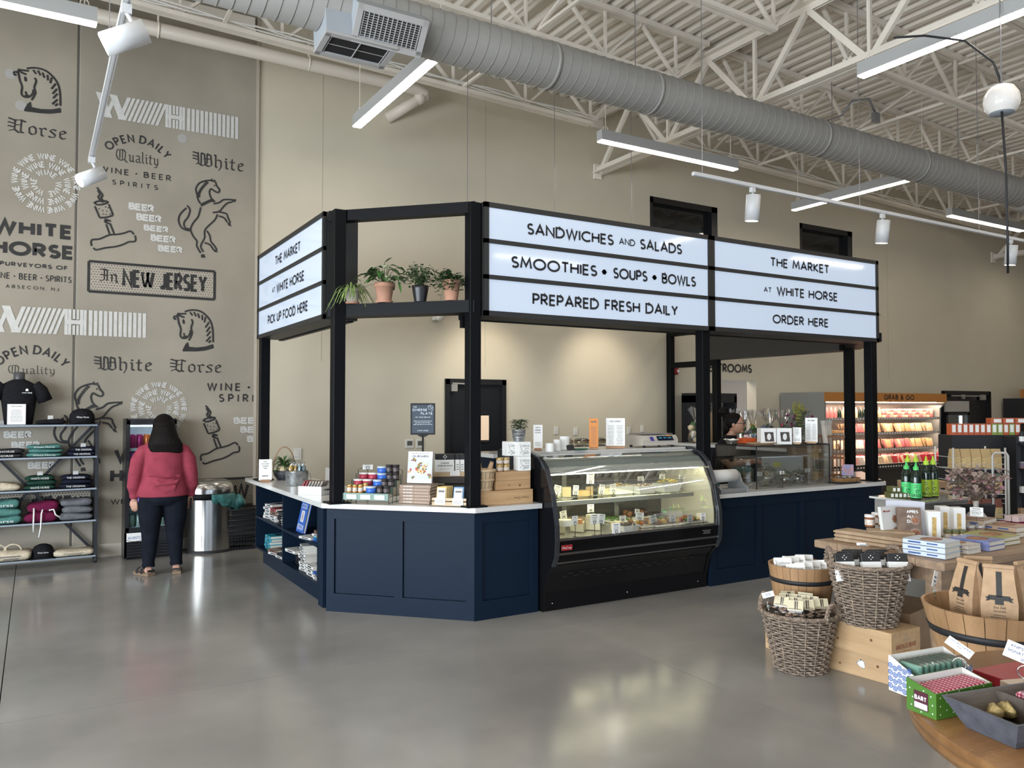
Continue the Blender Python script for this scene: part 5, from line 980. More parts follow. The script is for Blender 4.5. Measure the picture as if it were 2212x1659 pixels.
for k in range(5):
    m = MB(); s = 1; m.prism([(-.16, -.12), (.16, -.12), (.16, .12), (-.16, .12)], 0, .005)
    for r in range(5): z = .02+r*.045; w = .16+.025*z/.22; d = .12+.02*z/.22; m.tube([(-w, -d, z), (w, -d, z), (w, d, z), (-w, d, z)], .006, 4, closed=True)
    for i in range(11): x = -.16+.032*i; m.bar((x, -.12, 0), (x*1.15, -.142, .22), .008, .004); m.bar((x, .12, 0), (x*1.15, .142, .22), .008, .004)
    m.tube([(-.19, -.148, .225), (.19, -.148, .225), (.19, .148, .225), (-.19, .148, .225)], .010, 6, closed=True); m.box((0, -.1395, .20), (.36, .004, .05))
    thing('shopping_basket', m, INK, '%s black shopping basket of the nested stack beside the bin' % ['bottom', 'second', 'third', 'fourth', 'top'][k], 'basket', (2.165+.002*k, 9.99, .006+.062*k), .03*k, 'nested shopping baskets')
thing('floor_cable', MB().tube([(1.42, 10.17, .012), (1.6, 10.185, .01), (2.05, 10.18, .01), (2.1, 10.17, .012)], .007, 6), INK, 'black cable along the baseboard behind the bin', 'cable')
# ================= PEOPLE =================
def remesh(o, vox, sm=4):
    r = o.modifiers.new('remesh', 'REMESH'); r.mode = 'VOXEL'; r.voxel_size = vox; r.use_smooth_shade = True
    s = o.modifiers.new('smooth', 'SMOOTH'); s.factor = .5; s.iterations = sm; return o
SK1 = mat('skin_light', (.52, .29, .21), .5, noise=.05, scale=10); SK2 = mat('skin_tan', (.42, .22, .14), .5, noise=.05, scale=10); HAIR = mat('hair_dark', (.006, .004, .0035), .55, spec=.12, stretch=(25, 25, 1.5), noise=.5, scale=6, bump=.6, bscale=8)
def hand(m, wr, d, side, palm_n, s=1, curl=.5):      # fingers continue along d; thumb on the side
    wr = Vector(wr); d = Vector(d).normalized(); n = Vector(palm_n).normalized(); s_ = d.cross(n).normalized()*side
    m.tube([wr-d*.03*s, wr+d*.02*s], [.026*s, .027*s], 10)
    for i in range(4):
        o = (i-1.5)*.0185*s; b = wr+s_*o+d*.075*s; L = (.07, .08, .075, .058)[i]*s; m.tube([wr+s_*o*.7+d*.01*s, b], [.0135*s, .0115*s], 8)
        m.tube([b, b+d*L*.45+n*L*.10*curl, b+d*L*.8+n*L*.42*curl, b+d*L*.92+n*L*.8*curl], [.0098*s, .009*s, .0082*s, .007*s], 8)
    m.tube([wr+s_*-.018*s+d*.015*s, wr-s_*.04*s+d*.045*s+n*.012*s, wr-s_*.05*s+d*.075*s+n*.025*s, wr-s_*.044*s+d*.10*s+n*.035*s], [.014*s, .0125*s, .0105*s, .0085*s], 8)
p1 = emp('person', 'person in a dusty red long sleeved top and dark trousers facing the fridge', 'person', (1.135, 8.84, 0), -.06)
b = MB(); loft(b, [(0, 0, .78, .19, .13), (0, 0, .95, .17, .12), (0, 0, 1.15, .16, .11), (0, 0, 1.3, .14, .09), (0, .01, 1.36, .06, .06), (0, .03, 1.42, .05, .055)]); b.ball((0, .04, 1.50), .095, 16, 12, (.88, 1.05, 1.15)); b.tube([(0, .135, 1.49), (0, .155, 1.475), (0, .14, 1.46)], .012, 8)
for s in (-1, 1):
    hx = s*.265; b.tube([(s*.17, .01, 1.3), (s*.255, .0, 1.02), (hx, .05, .80)], [.05, .045, .028], 12); hand(b, (hx, .055, .775), (-s*.02, .12, -1), -s, (-s*.6, .8, .1) if s > 0 else (.4, .9, .1), .95, .8)
    b.tube([(s*.11, 0, .8), (s*.12, .0, .42), (s*.13, -.01, .09)], [.09, .055, .036], 12); b.tube([(s*.13, -.03, .055), (s*.135, .06, .05), (s*.14, .15, .035)], [.036, .037, .03], 10)
remesh(part('body', b, SK1, p1), .0055, 2)
t = MB(); loft(t, [(0, 0, .795, .236, .165), (0, 0, .84, .232, .165), (0, 0, .95, .205, .150), (0, 0, 1.08, .195, .14), (0, 0, 1.2, .205, .14), (0, .0, 1.29, .205, .125), (0, .0, 1.345, .155, .10), (0, .015, 1.39, .075, .075)], 28)
for s in (-1, 1): t.tube([(s*.12, .0, 1.30), (s*.185, -.005, 1.255), (s*.235, -.01, 1.16), (s*.262, -.01, 1.02), (s*.275, .02, .90), (s*.268, .048, .835), (s*.268, .05, .775)], [.05, .07, .076, .066, .062, .046, .041], 16)
for k in range(9): t.tube([(-.16+.01*k, -.155+.01*(k % 2), 1.02-.022*k+.02*math.sin(k)), (0, -.168+.006*(k % 3), 1.0-.024*k+.02*math.sin(k*2)), (.17-.01*k, -.15, 1.02-.022*k)], .006, 5)
remesh(part('long_sleeved_top', t, mat('cloth_dusty_red', (.27, .045, .068), .9, noise=.12, scale=14, bump=.35, bscale=14, spec=.1), p1), .009, 3)
t = MB(); loft(t, [(0, 0, .71, .19, .13), (0, 0, .76, .225, .165), (0, 0, .80, .215, .155), (0, 0, .83, .20, .14)], 28)
for s in (-1, 1): t.tube([(s*.115, .0, .74), (s*.118, .0, .58), (s*.115, .005, .42), (s*.12, -.005, .28), (s*.13, -.015, .14), (s*.13, -.015, .10)], [.122, .112, .085, .072, .058, .060], 18); t.tube([(s*.13+.055*math.cos(a), -.015+.055*math.sin(a), .105+.008*math.sin(3*a)) for a in [2*PI*i/12 for i in range(12)]], .012, 6, closed=True)
remesh(part('trousers', t, mat('cloth_ink', (.008, .010, .016), .9, noise=.2, scale=14, bump=.4, bscale=12, spec=.1), p1), .009, 3)
h = MB(); h.ball((0, .02, 1.515), .112, 20, 14, (.96, 1.0, 1.08)); loft(h, [(.03, -.075, 1.215, .10, .03), (.02, -.085, 1.25, .155, .05), (.01, -.08, 1.33, .165, .075), (0, -.06, 1.40, .135, .09), (0, -.03, 1.48, .112, .10), (0, 0, 1.56, .10, .10)], 24)
q = random.Random(2)
for i in range(60):
    a = q.uniform(-1, 1); x = a*.15; yb = -.125+.05*a*a; h.tube([(x*.55, yb+.01, 1.50), (x*.85, yb-.005, 1.38), (x*1.02, yb+.01, 1.28), (x*1.06+q.uniform(-.02, .02), yb+.025, 1.20+q.uniform(-.03, .06)+.05*abs(a))], [.012, .013, .011, .003], 6)
remesh(part('hair', h, HAIR, p1), .0055, 1)
for s in (-1, 1):
    sd = part('sandal', MB().prism([(-.04, -.07), (.04, -.07), (.046, .05), (.05, .14), (.03, .19), (-.03, .19), (-.046, .14), (-.042, .05)], 0, .028), mat('cork_sole', (.20, .14, .09), .8), p1, loc=(s*.138, 0, .002), rz=-s*.10 if s > 0 else .55)
    m = MB()
    for y in (.03, .10): m.sheet([[(.052*math.cos(a), y-.018, .02+.06*math.sin(a)) for a in [PI*i/10 for i in range(11)]], [(.052*math.cos(a), y+.018, .02+.058*math.sin(a)) for a in [PI*i/10 for i in range(11)]]])
    m.box((0, -.06, .05), (.075, .012, .02)); part('strap', m, INK, sd)
part('phone', MB().box((.268, .03, .70), (.014, .07, .12), rx=.2, bev=.003), INK, p1, 'black object held in the right hand')
# staff member behind the order counter
p2 = emp('person', 'person with a dark hair bun and glasses in a black t-shirt behind the order counter', 'person', (7.0, 6.85, 0), R(-148)); p2.scale = (1.04,)*3   # local +y = facing
b = MB(); loft(b, [(0, 0, .85, .15, .11), (0, 0, 1.0, .145, .10), (0, .03, 1.15, .15, .105), (0, .07, 1.25, .14, .085), (0, .10, 1.31, .055, .055), (0, .13, 1.37, .048, .05)])
b.ball((0, .165, 1.445), .092, 20, 14, (.86, 1.05, 1.18)); b.tube([(0, .245, 1.46), (0, .272, 1.435), (0, .255, 1.42)], [.010, .014, .012], 8); b.ball((0, .235, 1.395), .022, 8, 6, (1.3, .7, .5)); b.ball((0, .225, 1.365), .03, 8, 6, (1, .8, .7))
for s in (-1, 1): b.ball((s*.082, .15, 1.44), .022, 8, 6, (.4, .8, 1.2)); b.ball((s*.032, .243, 1.462), .012, 8, 6)
for s in (-1, 1):
    b.tube([(s*.16, .06, 1.22), (s*.20, .08, 1.04), (s*.185, .12, .99), (s*.12, .32, 1.02), (s*.10, .36, 1.025)], [.05, .045, .042, .032, .028], 12); hand(b, (s*.10, .375, 1.03), (-s*.25, 1, .05), -s, (0, .2, -1) if s < 0 else (0, .1, -1), .9, .6)
b.tube([(-.09, 0, .9), (-.1, 0, .5), (-.1, 0, .05)], [.09, .06, .04], 10); b.tube([(.09, 0, .9), (.1, 0, .5), (.1, 0, .05)], [.09, .06, .04], 10); b.tube([(-.1, -.03, .03), (-.1, .15, .025)], .035, 8); b.tube([(.1, -.03, .03), (.1, .15, .025)], .035, 8)
remesh(part('body', b, SK2, p2), .0055, 2)
t = MB(); loft(t, [(0, 0, .82, .175, .13), (0, 0, 1.0, .165, .12), (0, .03, 1.13, .175, .12), (0, .065, 1.24, .175, .10), (0, .085, 1.29, .12, .085), (0, .10, 1.32, .065, .065)], 24)
for s in (-1, 1): t.tube([(s*.14, .05, 1.225), (s*.19, .06, 1.13), (s*.205, .075, 1.05)], [.068, .068, .066], 14)
remesh(part('tshirt', t, CBK, p2), .009, 3)


t = MB(); loft(t, [(0, 0, .75, .17, .13), (0, 0, .88, .16, .12)]); 
for s in (-1, 1): t.tube([(s*.09, 0, .82), (s*.1, 0, .5), (s*.1, 0, .08)], [.10, .075, .06], 12)
remesh(part('trousers', t, CBK, p2), .012, 2)
h = MB(); h.ball((0, .135, 1.475), .098, 20, 14, (.93, 1.05, 1.05)); h.lump((0, .03, 1.585), .062, 3, (1.05, 1.05, .85), .12, 16, 12); h.ball((0, .06, 1.40), .06, 10, 8, (1.1, .8, 1.2)); h.tube([(0, .06, 1.53), (0, .04, 1.57)], .045, 10)
remesh(part('hair', h, HAIR, p2), .007, 2)
m = MB()
for s in (-1, 1): m.tube([(s*.034+.026*math.cos(a), .262, 1.452+.02*math.sin(a)) for a in [2*PI*i/12 for i in range(12)]], .003, 5, closed=True); m.tube([(s*.06, .258, 1.455), (s*.083, .16, 1.455)], .003, 5)
m.tube([(-.01, .266, 1.455), (.01, .266, 1.455)], .003, 5); part('glasses', m, INK, p2)
part('brow', MB().tube([(-.055, .255, 1.487), (-.03, .262, 1.492), (-.012, .262, 1.487)], .004, 5).tube([(.055, .255, 1.487), (.03, .262, 1.492), (.012, .262, 1.487)], .004, 5), HAIR, p2); part('lips', MB().ball((0, .252, 1.397), .014, 8, 5, (1.3, .5, .4)), mat('lip', (.28, .07, .06), .4), p2)
# ================= THINGS ON THE LEFT WORKTOP =================
ZW, ZR, ZC = .903, .871, 1.317
def face(x, y, k=0): return math.atan2(-x, y)+k
def up(v, p): t = (p.x*_fw[0]+p.y*_fw[1]); return CH-(v-880)/CF*t*1.0       # height of a sight line above the place p
def S(p): return math.hypot(p.x, p.y)*math.cos(math.atan2(p.y, p.x)-AZ)/CF      # metres per pixel there
WD1 = wood('pale_pine', (.50, .33, .17), (.38, .23, .11), 2.2, (1, 9, 9), .5); WD2 = wood('light_birch', (.55, .42, .27), (.46, .33, .19), 3, (1, 8, 8), .5); WD3 = wood('dark_stained_wood', (.05, .042, .038), (.03, .026, .024), 3, (1, 8, 8), .6); WDB = wood('base_oak', (.36, .20, .10), (.27, .14, .07), 4, (1, 6, 6), .5)
p = P(573, 1040, z=ZW); frame_sign('counter_sign', 'white pick up food orders here card at the far left of the worktop', p.x, p.y, ZW, .135, .225, face(p.x, p.y), .08, WDB, ['PICK', 'UP FOOD', 'ORDERS', 'HERE'], 1)
# plant in a wire handled basket
def foliage(t, c, n, L, W, spread, m, seed, up_=.9, name='leaves', droop=.5):
    q = random.Random(seed); lf = MB()
    for i in range(n):
        a = q.uniform(0, 2*PI); e = q.uniform(.2, up_); b = Vector(c)+Vector((math.cos(a), math.sin(a), 0))*spread*q.uniform(0, .9)+Vector((0, 0, q.uniform(0, 1)*spread*up_)); leaf(lf, b, (math.cos(a), math.sin(a), e), L*q.uniform(.7, 1.2), W, droop)
    return part(name, lf, m, t)
p = P(603, 1036, z=ZW); t = emp('basket_plant', 'glossy strap leaved plant in a small dark handled basket', 'plant', (p.x+.05, p.y-.02, ZW))
part('basket', MB().lathe([(.075, 0), (.11, .05), (.125, .10), (.118, .10), (.10, .05), (0, .03)], 18), mat('basket_dark', (.04, .04, .05), .6, noise=.5, scale=60), t); part('handle', MB().tube([(.12*math.cos(a), 0, .1+.26*math.sin(a)) for a in [PI*i/14 for i in range(15)]], .006, 6), WDB, t)
q = random.Random(5); lf = MB()
for i in range(90): a = q.uniform(0, 2*PI); e = q.uniform(.3, 1.6); leaf(lf, (.03*math.cos(a), .03*math.sin(a), .12+q.uniform(0, .1)), (math.cos(a), math.sin(a), e), q.uniform(.12, .2), .025, .6)
part('leaves', lf, PL1, t); part('wrapped_cookies', MB().lump((-.03, -.05, .12), .05, 1, (1, 1, .7), .3).lump((.06, -.04, .12), .04, 2, (1, 1, .7), .3), mat('food_cream', (.62, .52, .34), .5), t)
# galvanised tub of wrapped cookies
ZINC = mat('galvanised', (.34, .36, .37), .35, .8, noise=.35, scale=22)
p = P(643, 1050, z=ZW); t = emp('metal_tub', 'round galvanised metal tub on the worktop filled with wrapped treats', 'tub', (p.x+.02, p.y+.1, ZW))
part('tub_body', MB().lathe([(.108, 0), (.112, .01), (.112, .14), (.116, .147), (.108, .147), (.106, .02), (0, .015)], 28), ZINC, t); part('handle', MB().tube([(.112, 0, .12), (.14, 0, .11), (.145, 0, .05), (.115, 0, .04)], .004, 6), ZINC, t)
for i in range(9):
    a = i*2.4; x, y = .06*math.cos(a)*(i > 0), .06*math.sin(a)*(i > 0)
    b = emp('wrapped_treat', 'clear wrapped %s treat standing in the metal tub, %s' % (['cream', 'tan', 'blue'][i % 3], ['front', 'left', 'right'][i//3]), 'packet', (p.x+.02+x, p.y+.1+y, ZW+.148), a, 'wrapped treats in the tub')
    part('treat', MB().lump((0, 0, .025), .03, i, (1, .5, 1.1), .1), mat(['food_cream', 'food_gold', 'treat_blue'][i % 3], [(.62, .52, .34), (.58, .36, .05), (.25, .42, .5)][i % 3], .5), b); part('wrapper', MB().lathe([(.03, 0), (.034, .04), (.012, .065), (.03, .09)], 8, sy=.6), thin_glass('cellophane', (.93, .93, .93), .12, .12), b)
p = P(680, 1068, z=ZW); t = emp('enamel_tray', 'white enamel tray with round handles holding striped packets', 'tray', (p.x, p.y+.02, ZW), -.85)
part('tray_body', MB().box((0, 0, .006), (.24, .15, .012)).box((0, -.073, .04), (.24, .006, .075)).box((0, .073, .04), (.24, .006, .075)).box((-.118, 0, .04), (.006, .15, .075)).box((.118, 0, .04), (.006, .15, .075)), mat('enamel_white', (.68, .69, .68), .2), t)
for s in (-1, 1): part('handle', MB().tube([(s*.122, -.03, .05), (s*.145, -.02, .045), (s*.145, .02, .045), (s*.122, .03, .05)], .005, 6), INK, t)
part('tray_card', MB().box((0, -.078, .045), (.06, .002, .035)), CARD, t); STR = mat('stripe_packet', (.40, .35, .30), .5, col2=(.05, .03, .035), scale=30, stretch=(1, 6, 1))
for i in range(7):
    M = Matrix.Rotation(-.85, 3, 'Z') @ Vector((-.09+.03*i, 0, 0)); thing('chocolate_bar', MB().box((0, 0, .055), (.018, .11, .11), ry=.5, bev=.003), mat('packet_red', (.22, .03, .04), .5, noise=.5, scale=30) if i < 2 else STR, '%s wrapped bar in the white enamel tray, %s from the left' % ('red patterned' if i < 2 else 'black and white patterned', NTH[i]), 'packet', (t.location.x+M.x, t.location.y+M.y, ZW+.02), -.85, 'bars in the enamel tray')
def slab_book(name, label, loc, rz, w, d, h, m, tilt=0, cat='book'):
    t = emp(name, label, cat, loc, (-tilt, 0, rz)); part('pages', MB().box((0, 0, h/2), (w-.006, d-.006, h-.008)), PAGE, t); part('cover', MB().box((0, -d/2, h/2), (w, .003, h)).box((0, d/2, h/2), (w, .003, h)).box((-w/2, 0, h/2), (.003, d+.003, h)), m, t); return t
p = P(733, 1072, z=ZW); t = slab_book('cookbook', 'grey spined book leaning behind the second kiosk post', (p.x+.03, p.y+.22, ZW), R(-20), .17, .045, .24, CGY, .15); m = MB(); lines2(m, -.015, .015, .04, .2, 8, lambda a, b: (-.087, a, b), 3, .5); part('spine_print', m, INK, t)
# ---- green tiered riser ----
D45 = -PI/4; Mz = Matrix.Rotation(D45, 3, 'Z'); RIS = mat('riser_sage', (.16, .25, .21), .45); o0 = (P(731, 1090, z=ZW)+P(837, 1091, z=ZW))/2; o0.z = ZW
o0 += Vector((.035, .035, 0)); ri = emp('tiered_riser', 'sage green tiered riser with wire sides holding jars and tubs', 'riser', o0, D45); Wd = .40
for k in range(3): part('step', MB().box((0, .045+k*.085, .085+k*.048), (Wd, .085, .006)).box((0, .004+k*.085, .06+k*.048), (Wd, .005, .055)), RIS, ri)
for i in range(3): part('price_strip', MB().box((-.125+.125*i, -.002, .058), (.09, .003, .036)), mat('label_pale_blue', (.6, .72, .75), .4), ri)
m = MB()
for s in (-1, 1):
    for k in range(4): m.tube([(s*(Wd/2+.004), k*.085, 0), (s*(Wd/2+.004), k*.085, .085+min(k, 3)*.048)], .003, 5)
    for z in (.01, .06): m.tube([(s*(Wd/2+.004), 0, z), (s*(Wd/2+.004), .26, z)], .003, 5)
    m.tube([(s*(Wd/2+.004), .26, 0), (s*(Wd/2+.004), .30, .26), (s*(Wd/2-.03), .30, .27)], .003, 5)
part('wire_frame', m, mat('wire_dark_green', (.03, .05, .04), .5), ri)
def onr(x, k, z=0): v = Mz @ Vector((x, .045+k*.085, 0)); return (o0.x+v.x, o0.y+v.y, ZW+.089+k*.048+z)
def jarset(name, label, loc, r, h, body, lid, lidh=.25, lab=None, group=None, cat='jar', taper=.9, sides=16, rz=0):
    t = emp(name, label, cat, loc, rz, group); part('jar_body', MB().lathe([(r*taper, 0), (r, h*.1), (r, h*(1-lidh)), (r*.96, h*(1-lidh))], sides), body, t); part('lid', MB().lathe([(r*1.04, h*(1-lidh)), (r*1.04, h), (0, h)], sides), lid, t)
    if lab: part('jar_label', MB().lathe([(r*1.012, h*.16), (r*1.012, h*.62)], sides), lab, t)
    return t
HON = mat('honey', (.42, .17, .02), .15); GLD = mat('gold_lid', (.50, .38, .16), .3, .8); RJ = mat('tub_red', (.36, .03, .06), .35); BJ = mat('tub_blue', (.03, .12, .50), .35, noise=.3, scale=30); KJ = mat('jar_black_label', (.022, .014, .014), .3); WL = mat('lid_white', (.66, .64, .64), .35); FL_ = mat('lid_frosted', (.40, .46, .52), .3); LBW = mat('jar_label_white', (.55, .48, .42), .5, noise=.3, scale=60); LBK = mat('print_on_black', (.12, .10, .10), .5, col2=(.02, .012, .012), scale=70)
G2 = 'jars and tubs on the green riser'
for i in range(4): jarset('honey_jar', 'small amber honey jar %s in the front row of the riser' % ['first from left', 'second from left', 'third from left', 'behind the third'][i], onr(-.165+.05*i if i < 3 else -.03, 0 if i < 3 else .25), .022, .068, HON, GLD, .2, LBW, G2, taper=1, sides=8)
for i, (x, k, z) in enumerate(((.03, 0, 0), (.055, 1, 0), (.07, 2, 0), (.07, 2, .058))): jarset('blue_tub', 'blue tub with frosted lid, %s on the riser' % ['front row', 'middle row', 'back row lower', 'back row upper'][i], onr(x-.015*(k == 2), k, z), .042, .055, BJ, FL_, .25, None, G2, 'tub', .82)
for i, (x, k) in enumerate(((-.125, 1), (-.04, 1), (-.115, 2), (-.03, 2))): jarset('red_tub', 'red tub with white lid, %s' % ['left in the middle row', 'right in the middle row', 'left in the back row', 'right in the back row'][i], onr(x, k), .04, .056, RJ, WL, .22, None, G2, 'tub', .84)
for i, (x, k, z) in enumerate(((.11, 0, 0), (.168, 0, 0), (.115, 1, 0), (.172, 1, 0), (.125, 2, 0), (.18, 2, 0), (.12, 2, .064), (.18, 2, .064))): jarset('black_jar', 'squat black labelled jar, %s' % ['front row left', 'front row right', 'middle row left', 'middle row right', 'back row lower left', 'back row lower right', 'top left of the stack', 'top right of the stack'][i], onr(x, k, z), .028, .062, KJ, INK, .2, LBK, G2, taper=.95)
q = onr(-.09, 2); card(q[0]+.03, q[1]+.05, ZW+.003, .085, .04, .26, 'small clear card holder standing behind the red tubs', face(q[0], q[1]), True, 0, 'price_card', 'counter price cards', 2)
# ---- on boards books ----
b0 = P(893, 1090, z=ZW)+Vector((.10, .11, 0)); COVB = mat('cover_kraft', (.26, .17, .11), .5)
bm = MB().box((0, 0, .0125), (.262, .20, .019)); bm.mi(1).box((0, 0, .002), (.27, .21, .003)).box((0, 0, .0235), (.27, .21, .003)).box((0, -.105, .0125), (.27, .003, .024)); bm.mi(2); f = lambda x, z: (x, -.1068, z); text2(bm, 'ON BOARDS', -.10, .0085, .009, f, width=.08, wt=.26); lines2(bm, 0, .12, .009, .015, 1, f, 2, .3); bm = bm.mesh('stack_book', [PAGE, COVB, PAPER])
for i in range(6): thing('stacked_book', bm, None, 'brown spined on boards book, %s of the stack of six' % ['bottom', 'second', 'third', 'fourth', 'fifth', 'top'][i], 'book', (b0.x+.002*(i % 2), b0.y, ZW+.001+i*.0258), -PI/4+.03*(i % 3-1), 'on boards books')
zb = ZW+.16; t = slab_book('cookbook', 'upright white on boards cookbook on the acrylic stand above the brown stack', (b0.x+.01, b0.y+.01, zb), -PI/4+.02, .215, .024, .265, mat('cover_pale', (.58, .60, .65), .35), .14)
f = lambda x, z: (x, -.0145, z); m = MB(); text2(m, 'ON BOARDS', 0, .216, .017, f, width=.145, wt=.2, center=True); lines2(m, -.09, .09, .24, .255, 1, f, 5, .2); lines2(m, -.06, .06, .006, .016, 1, f, 6, .4); part('cover_title', m, INK, t)
part('cover_picture', MB().quad((-.105, -.0138, .03), (.105, -.0138, .03), (.105, -.0138, .205), (-.105, -.0138, .205)), mat('marble_print', (.42, .46, .52), .35, noise=.1, scale=30), t)
q = random.Random(8); cs = [OLV[2], OLV[7], OLV[1], OLV[5], OLV[4], OLV[6]]; m = MB()
for i in range(70):
    r_ = math.sqrt(q.random())*.048; a = q.uniform(0, 6.3); m.mi(q.randrange(6)).ball((.012+r_*math.cos(a), -.0145, .125+r_*math.sin(a)), q.uniform(.006, .010), 7, 4, (1, .08, 1))
for (cx, cz, n, r0) in ((-.085, .10, 6, .02), (.085, .06, 12, .02), (-.06, .195, 8, .016), (-.06, .045, 6, .016)):
    for i in range(n): m.mi(q.choice([1, 2, 0, 3])).ball((cx+q.uniform(-r0, r0), -.0145, cz+q.uniform(-r0*.7, r0*.7)), q.uniform(.005, .010), 7, 4, (1, .08, 1))
m.mi(4).ball((.055, -.015, .155), .014, 10, 4, (1, .08, 1)).ball((.06, -.015, .075), .013, 10, 4, (1, .08, 1)); m.mi(1).ball((-.03, -.0155, .115), .012, 10, 4, (1, .08, 1)); part('cover_food', m, cs, t)
part('acrylic_stand', MB().box((.0, .03, .01), (.2, .1, .003)).box((0, .055, .09), (.18, .003, .16), rx=-.1), CLEAR, t)
# ---- cheese plate sign ----
sx, sy = 3.02, 6.62; t = emp('pedestal_sign', 'grey the cheese plate sign in a black frame on a tall pole', 'sign', (sx, sy, ZW), face(sx, sy)); sc = S(Vector((sx, sy, 0))); zt = up(871, Vector((sx, sy, 0))); zb = up(939, Vector((sx, sy, 0))); W = 53*sc
part('pole', MB().cyl((0, 0, 0), (0, 0, zb-ZW), .009, 10), INK, t); part('pole_base', MB().lathe([(.09, 0), (.09, .008), (.02, .014), (0, .014)], 20), INK, t); part('clamp', MB().prism([(-.055, 0), (.055, 0), (.02, -.02), (-.02, -.02)], -.008, .008, lambda x, y, z: (x, z, y+zb-ZW)), INK, t)
hz = zb-ZW; H = zt-zb; part('sign_frame', MB().box((0, 0, hz+H/2), (W, .012, H)), INK, t); part('sign_sheet', MB().quad((-W/2+.014, -.0065, hz+.016), (W/2-.014, -.0065, hz+.016), (W/2-.014, -.0065, hz+H-.016), (-W/2+.014, -.0065, hz+H-.016)), mat('sheet_slate', (.055, .07, .09), .25), t)
f = lambda x, z: (x, -.0072, hz+z); m = MB(); text2(m, 'THE', -W*.40, H*.855, .015, f, wt=.2); text2(m, 'CHEESE', -W*.42, H*.75, .022, f, width=W*.58, wt=.24); text2(m, 'PLATE', -W*.08, H*.635, .022, f, width=W*.46, wt=.24); text2(m, 'OF YOUR DREAMS!', 0, H*.53, .014, f, width=W*.6, wt=.16, center=True); lines2(m, -W*.38, W*.38, H*.46, H*.30, 3, f, 2, .4); text2(m, 'WHITE HORSE', 0, H*.11, .012, f, width=W*.44, wt=.22, center=True)
for pl in ([(.2, .9), (.3, .95), (.38, .9), (.36, .82), (.24, .8), (.2, .9)], [(.2, .9), (.3, .88), (.36, .82)], [(.3, .88), (.3, .95)], [(.38, .9), (.42, .86), (.4, .78), (.32, .74)]): ribbon(m, [(a*W, b*H) for a, b in pl], .003, f)
part('sign_print', m, mat('print_pale', (.5, .55, .6), .5), t)
# ---- slatted tray with cracker packs, riser and storage bags ----
b1 = P(967, 1095, z=ZW)+Vector((.075, .075, 0)); t = emp('slatted_tray', 'pale slatted wooden tray of cracker packs beside the brown books', 'tray', (b1.x, b1.y, ZW), -PI/4)
for y in (-.07, .07): part('slat', MB().box((0, y, .02), (.29, .008, .03)), WD2, t); part('slat', MB().box((0, y, .055), (.29, .008, .022)), WD2, t)
for x in (-.14, .14): part('slat', MB().box((x, 0, .02), (.008, .14, .03)), WD2, t); part('slat', MB().box((x, 0, .055), (.008, .14, .022)), WD2, t)
part('tray_floor', MB().box((0, 0, .006), (.28, .14, .006)), WD2, t)
for x in (-.075, .075): m = MB().box((x, -.0775, .04), (.09, .002, .055)); part('price_card', m, CARD, t); m = MB(); lines2(m, x-.038, x+.038, .05, .025, 2, lambda a, b: (a, -.079, b), 4, .4); part('card_print', m, mat('print_dark', (.12, .12, .12), .6), t)
def pack(x, y, lab, col, n_):
    v = Mz @ Vector((x, y, 0)); m = MB(); m.box((0, 0, .075), (.088, .014, .135), rx=-.22, bev=.005); m.mi(1).box((0, -.0105, .075), (.068, .003, .112), rx=-.22, bev=.001); m.mi(2).box((0, -.0125, .106), (.045, .002, .014), rx=-.22); m.mi(3).ball((0, -.006, .045), .014, 8, 5, (1.3, .2, .7))
    thing('cracker_pack', m, [col, mat('pack_panel', (.60, .55, .54), .35), mat('print_dark', (.12, .12, .12), .6), OLV[1] if n_ == 0 else OLV[4]], lab, 'packet', (b1.x+v.x, b1.y+v.y, ZW+.012), -PI/4, 'cracker packs in the slatted tray')
for i in range(4): pack(-.072+.008*i, -.045+.024*i, 'yellow cracker pack, %s of four in the slatted tray' % ['front', 'second', 'third', 'rear'][i], mat('pack_yellow', (.58, .42, .16), .4), 0)
for i in range(2): pack(.072+.006*i, -.045+.026*i, 'blue cracker pack, %s of two in the slatted tray' % ['front', 'rear'][i], mat('pack_blue', (.16, .30, .46), .4), 1)
b2 = Vector((3.28, 6.28, 0)); s2 = S(b2); t = emp('crate_riser', 'dark stained slatted crate used as a riser behind the cracker packs', 'crate', (3.18, 6.36, ZW), -.38)
for z in (.03, .10, .155): part('slat', MB().box((0, -.1, z), (.38, .012, .045)), WD3, t)
part('crate_top', MB().box((0, 0, .182), (.40, .22, .012)), WD3, t); 
for x in (-.19, .19): part('crate_side', MB().box((x, 0, .09), (.012, .2, .175)), WD3, t)
t = emp('shallow_tray', 'pale wooden tray on the dark riser under the white bag boxes', 'tray', (3.185, 6.365, ZW+.189), -.38); part('tray_front', MB().box((0, -.09, .022), (.36, .01, .04)), WD2, t); part('tray_floor', MB().box((0, 0, .006), (.36, .18, .01)).box((0, .09, .022), (.36, .01, .04)), WD2, t); part('price_card', MB().box((.02, -.098, .03), (.085, .002, .042)), CARD, t)
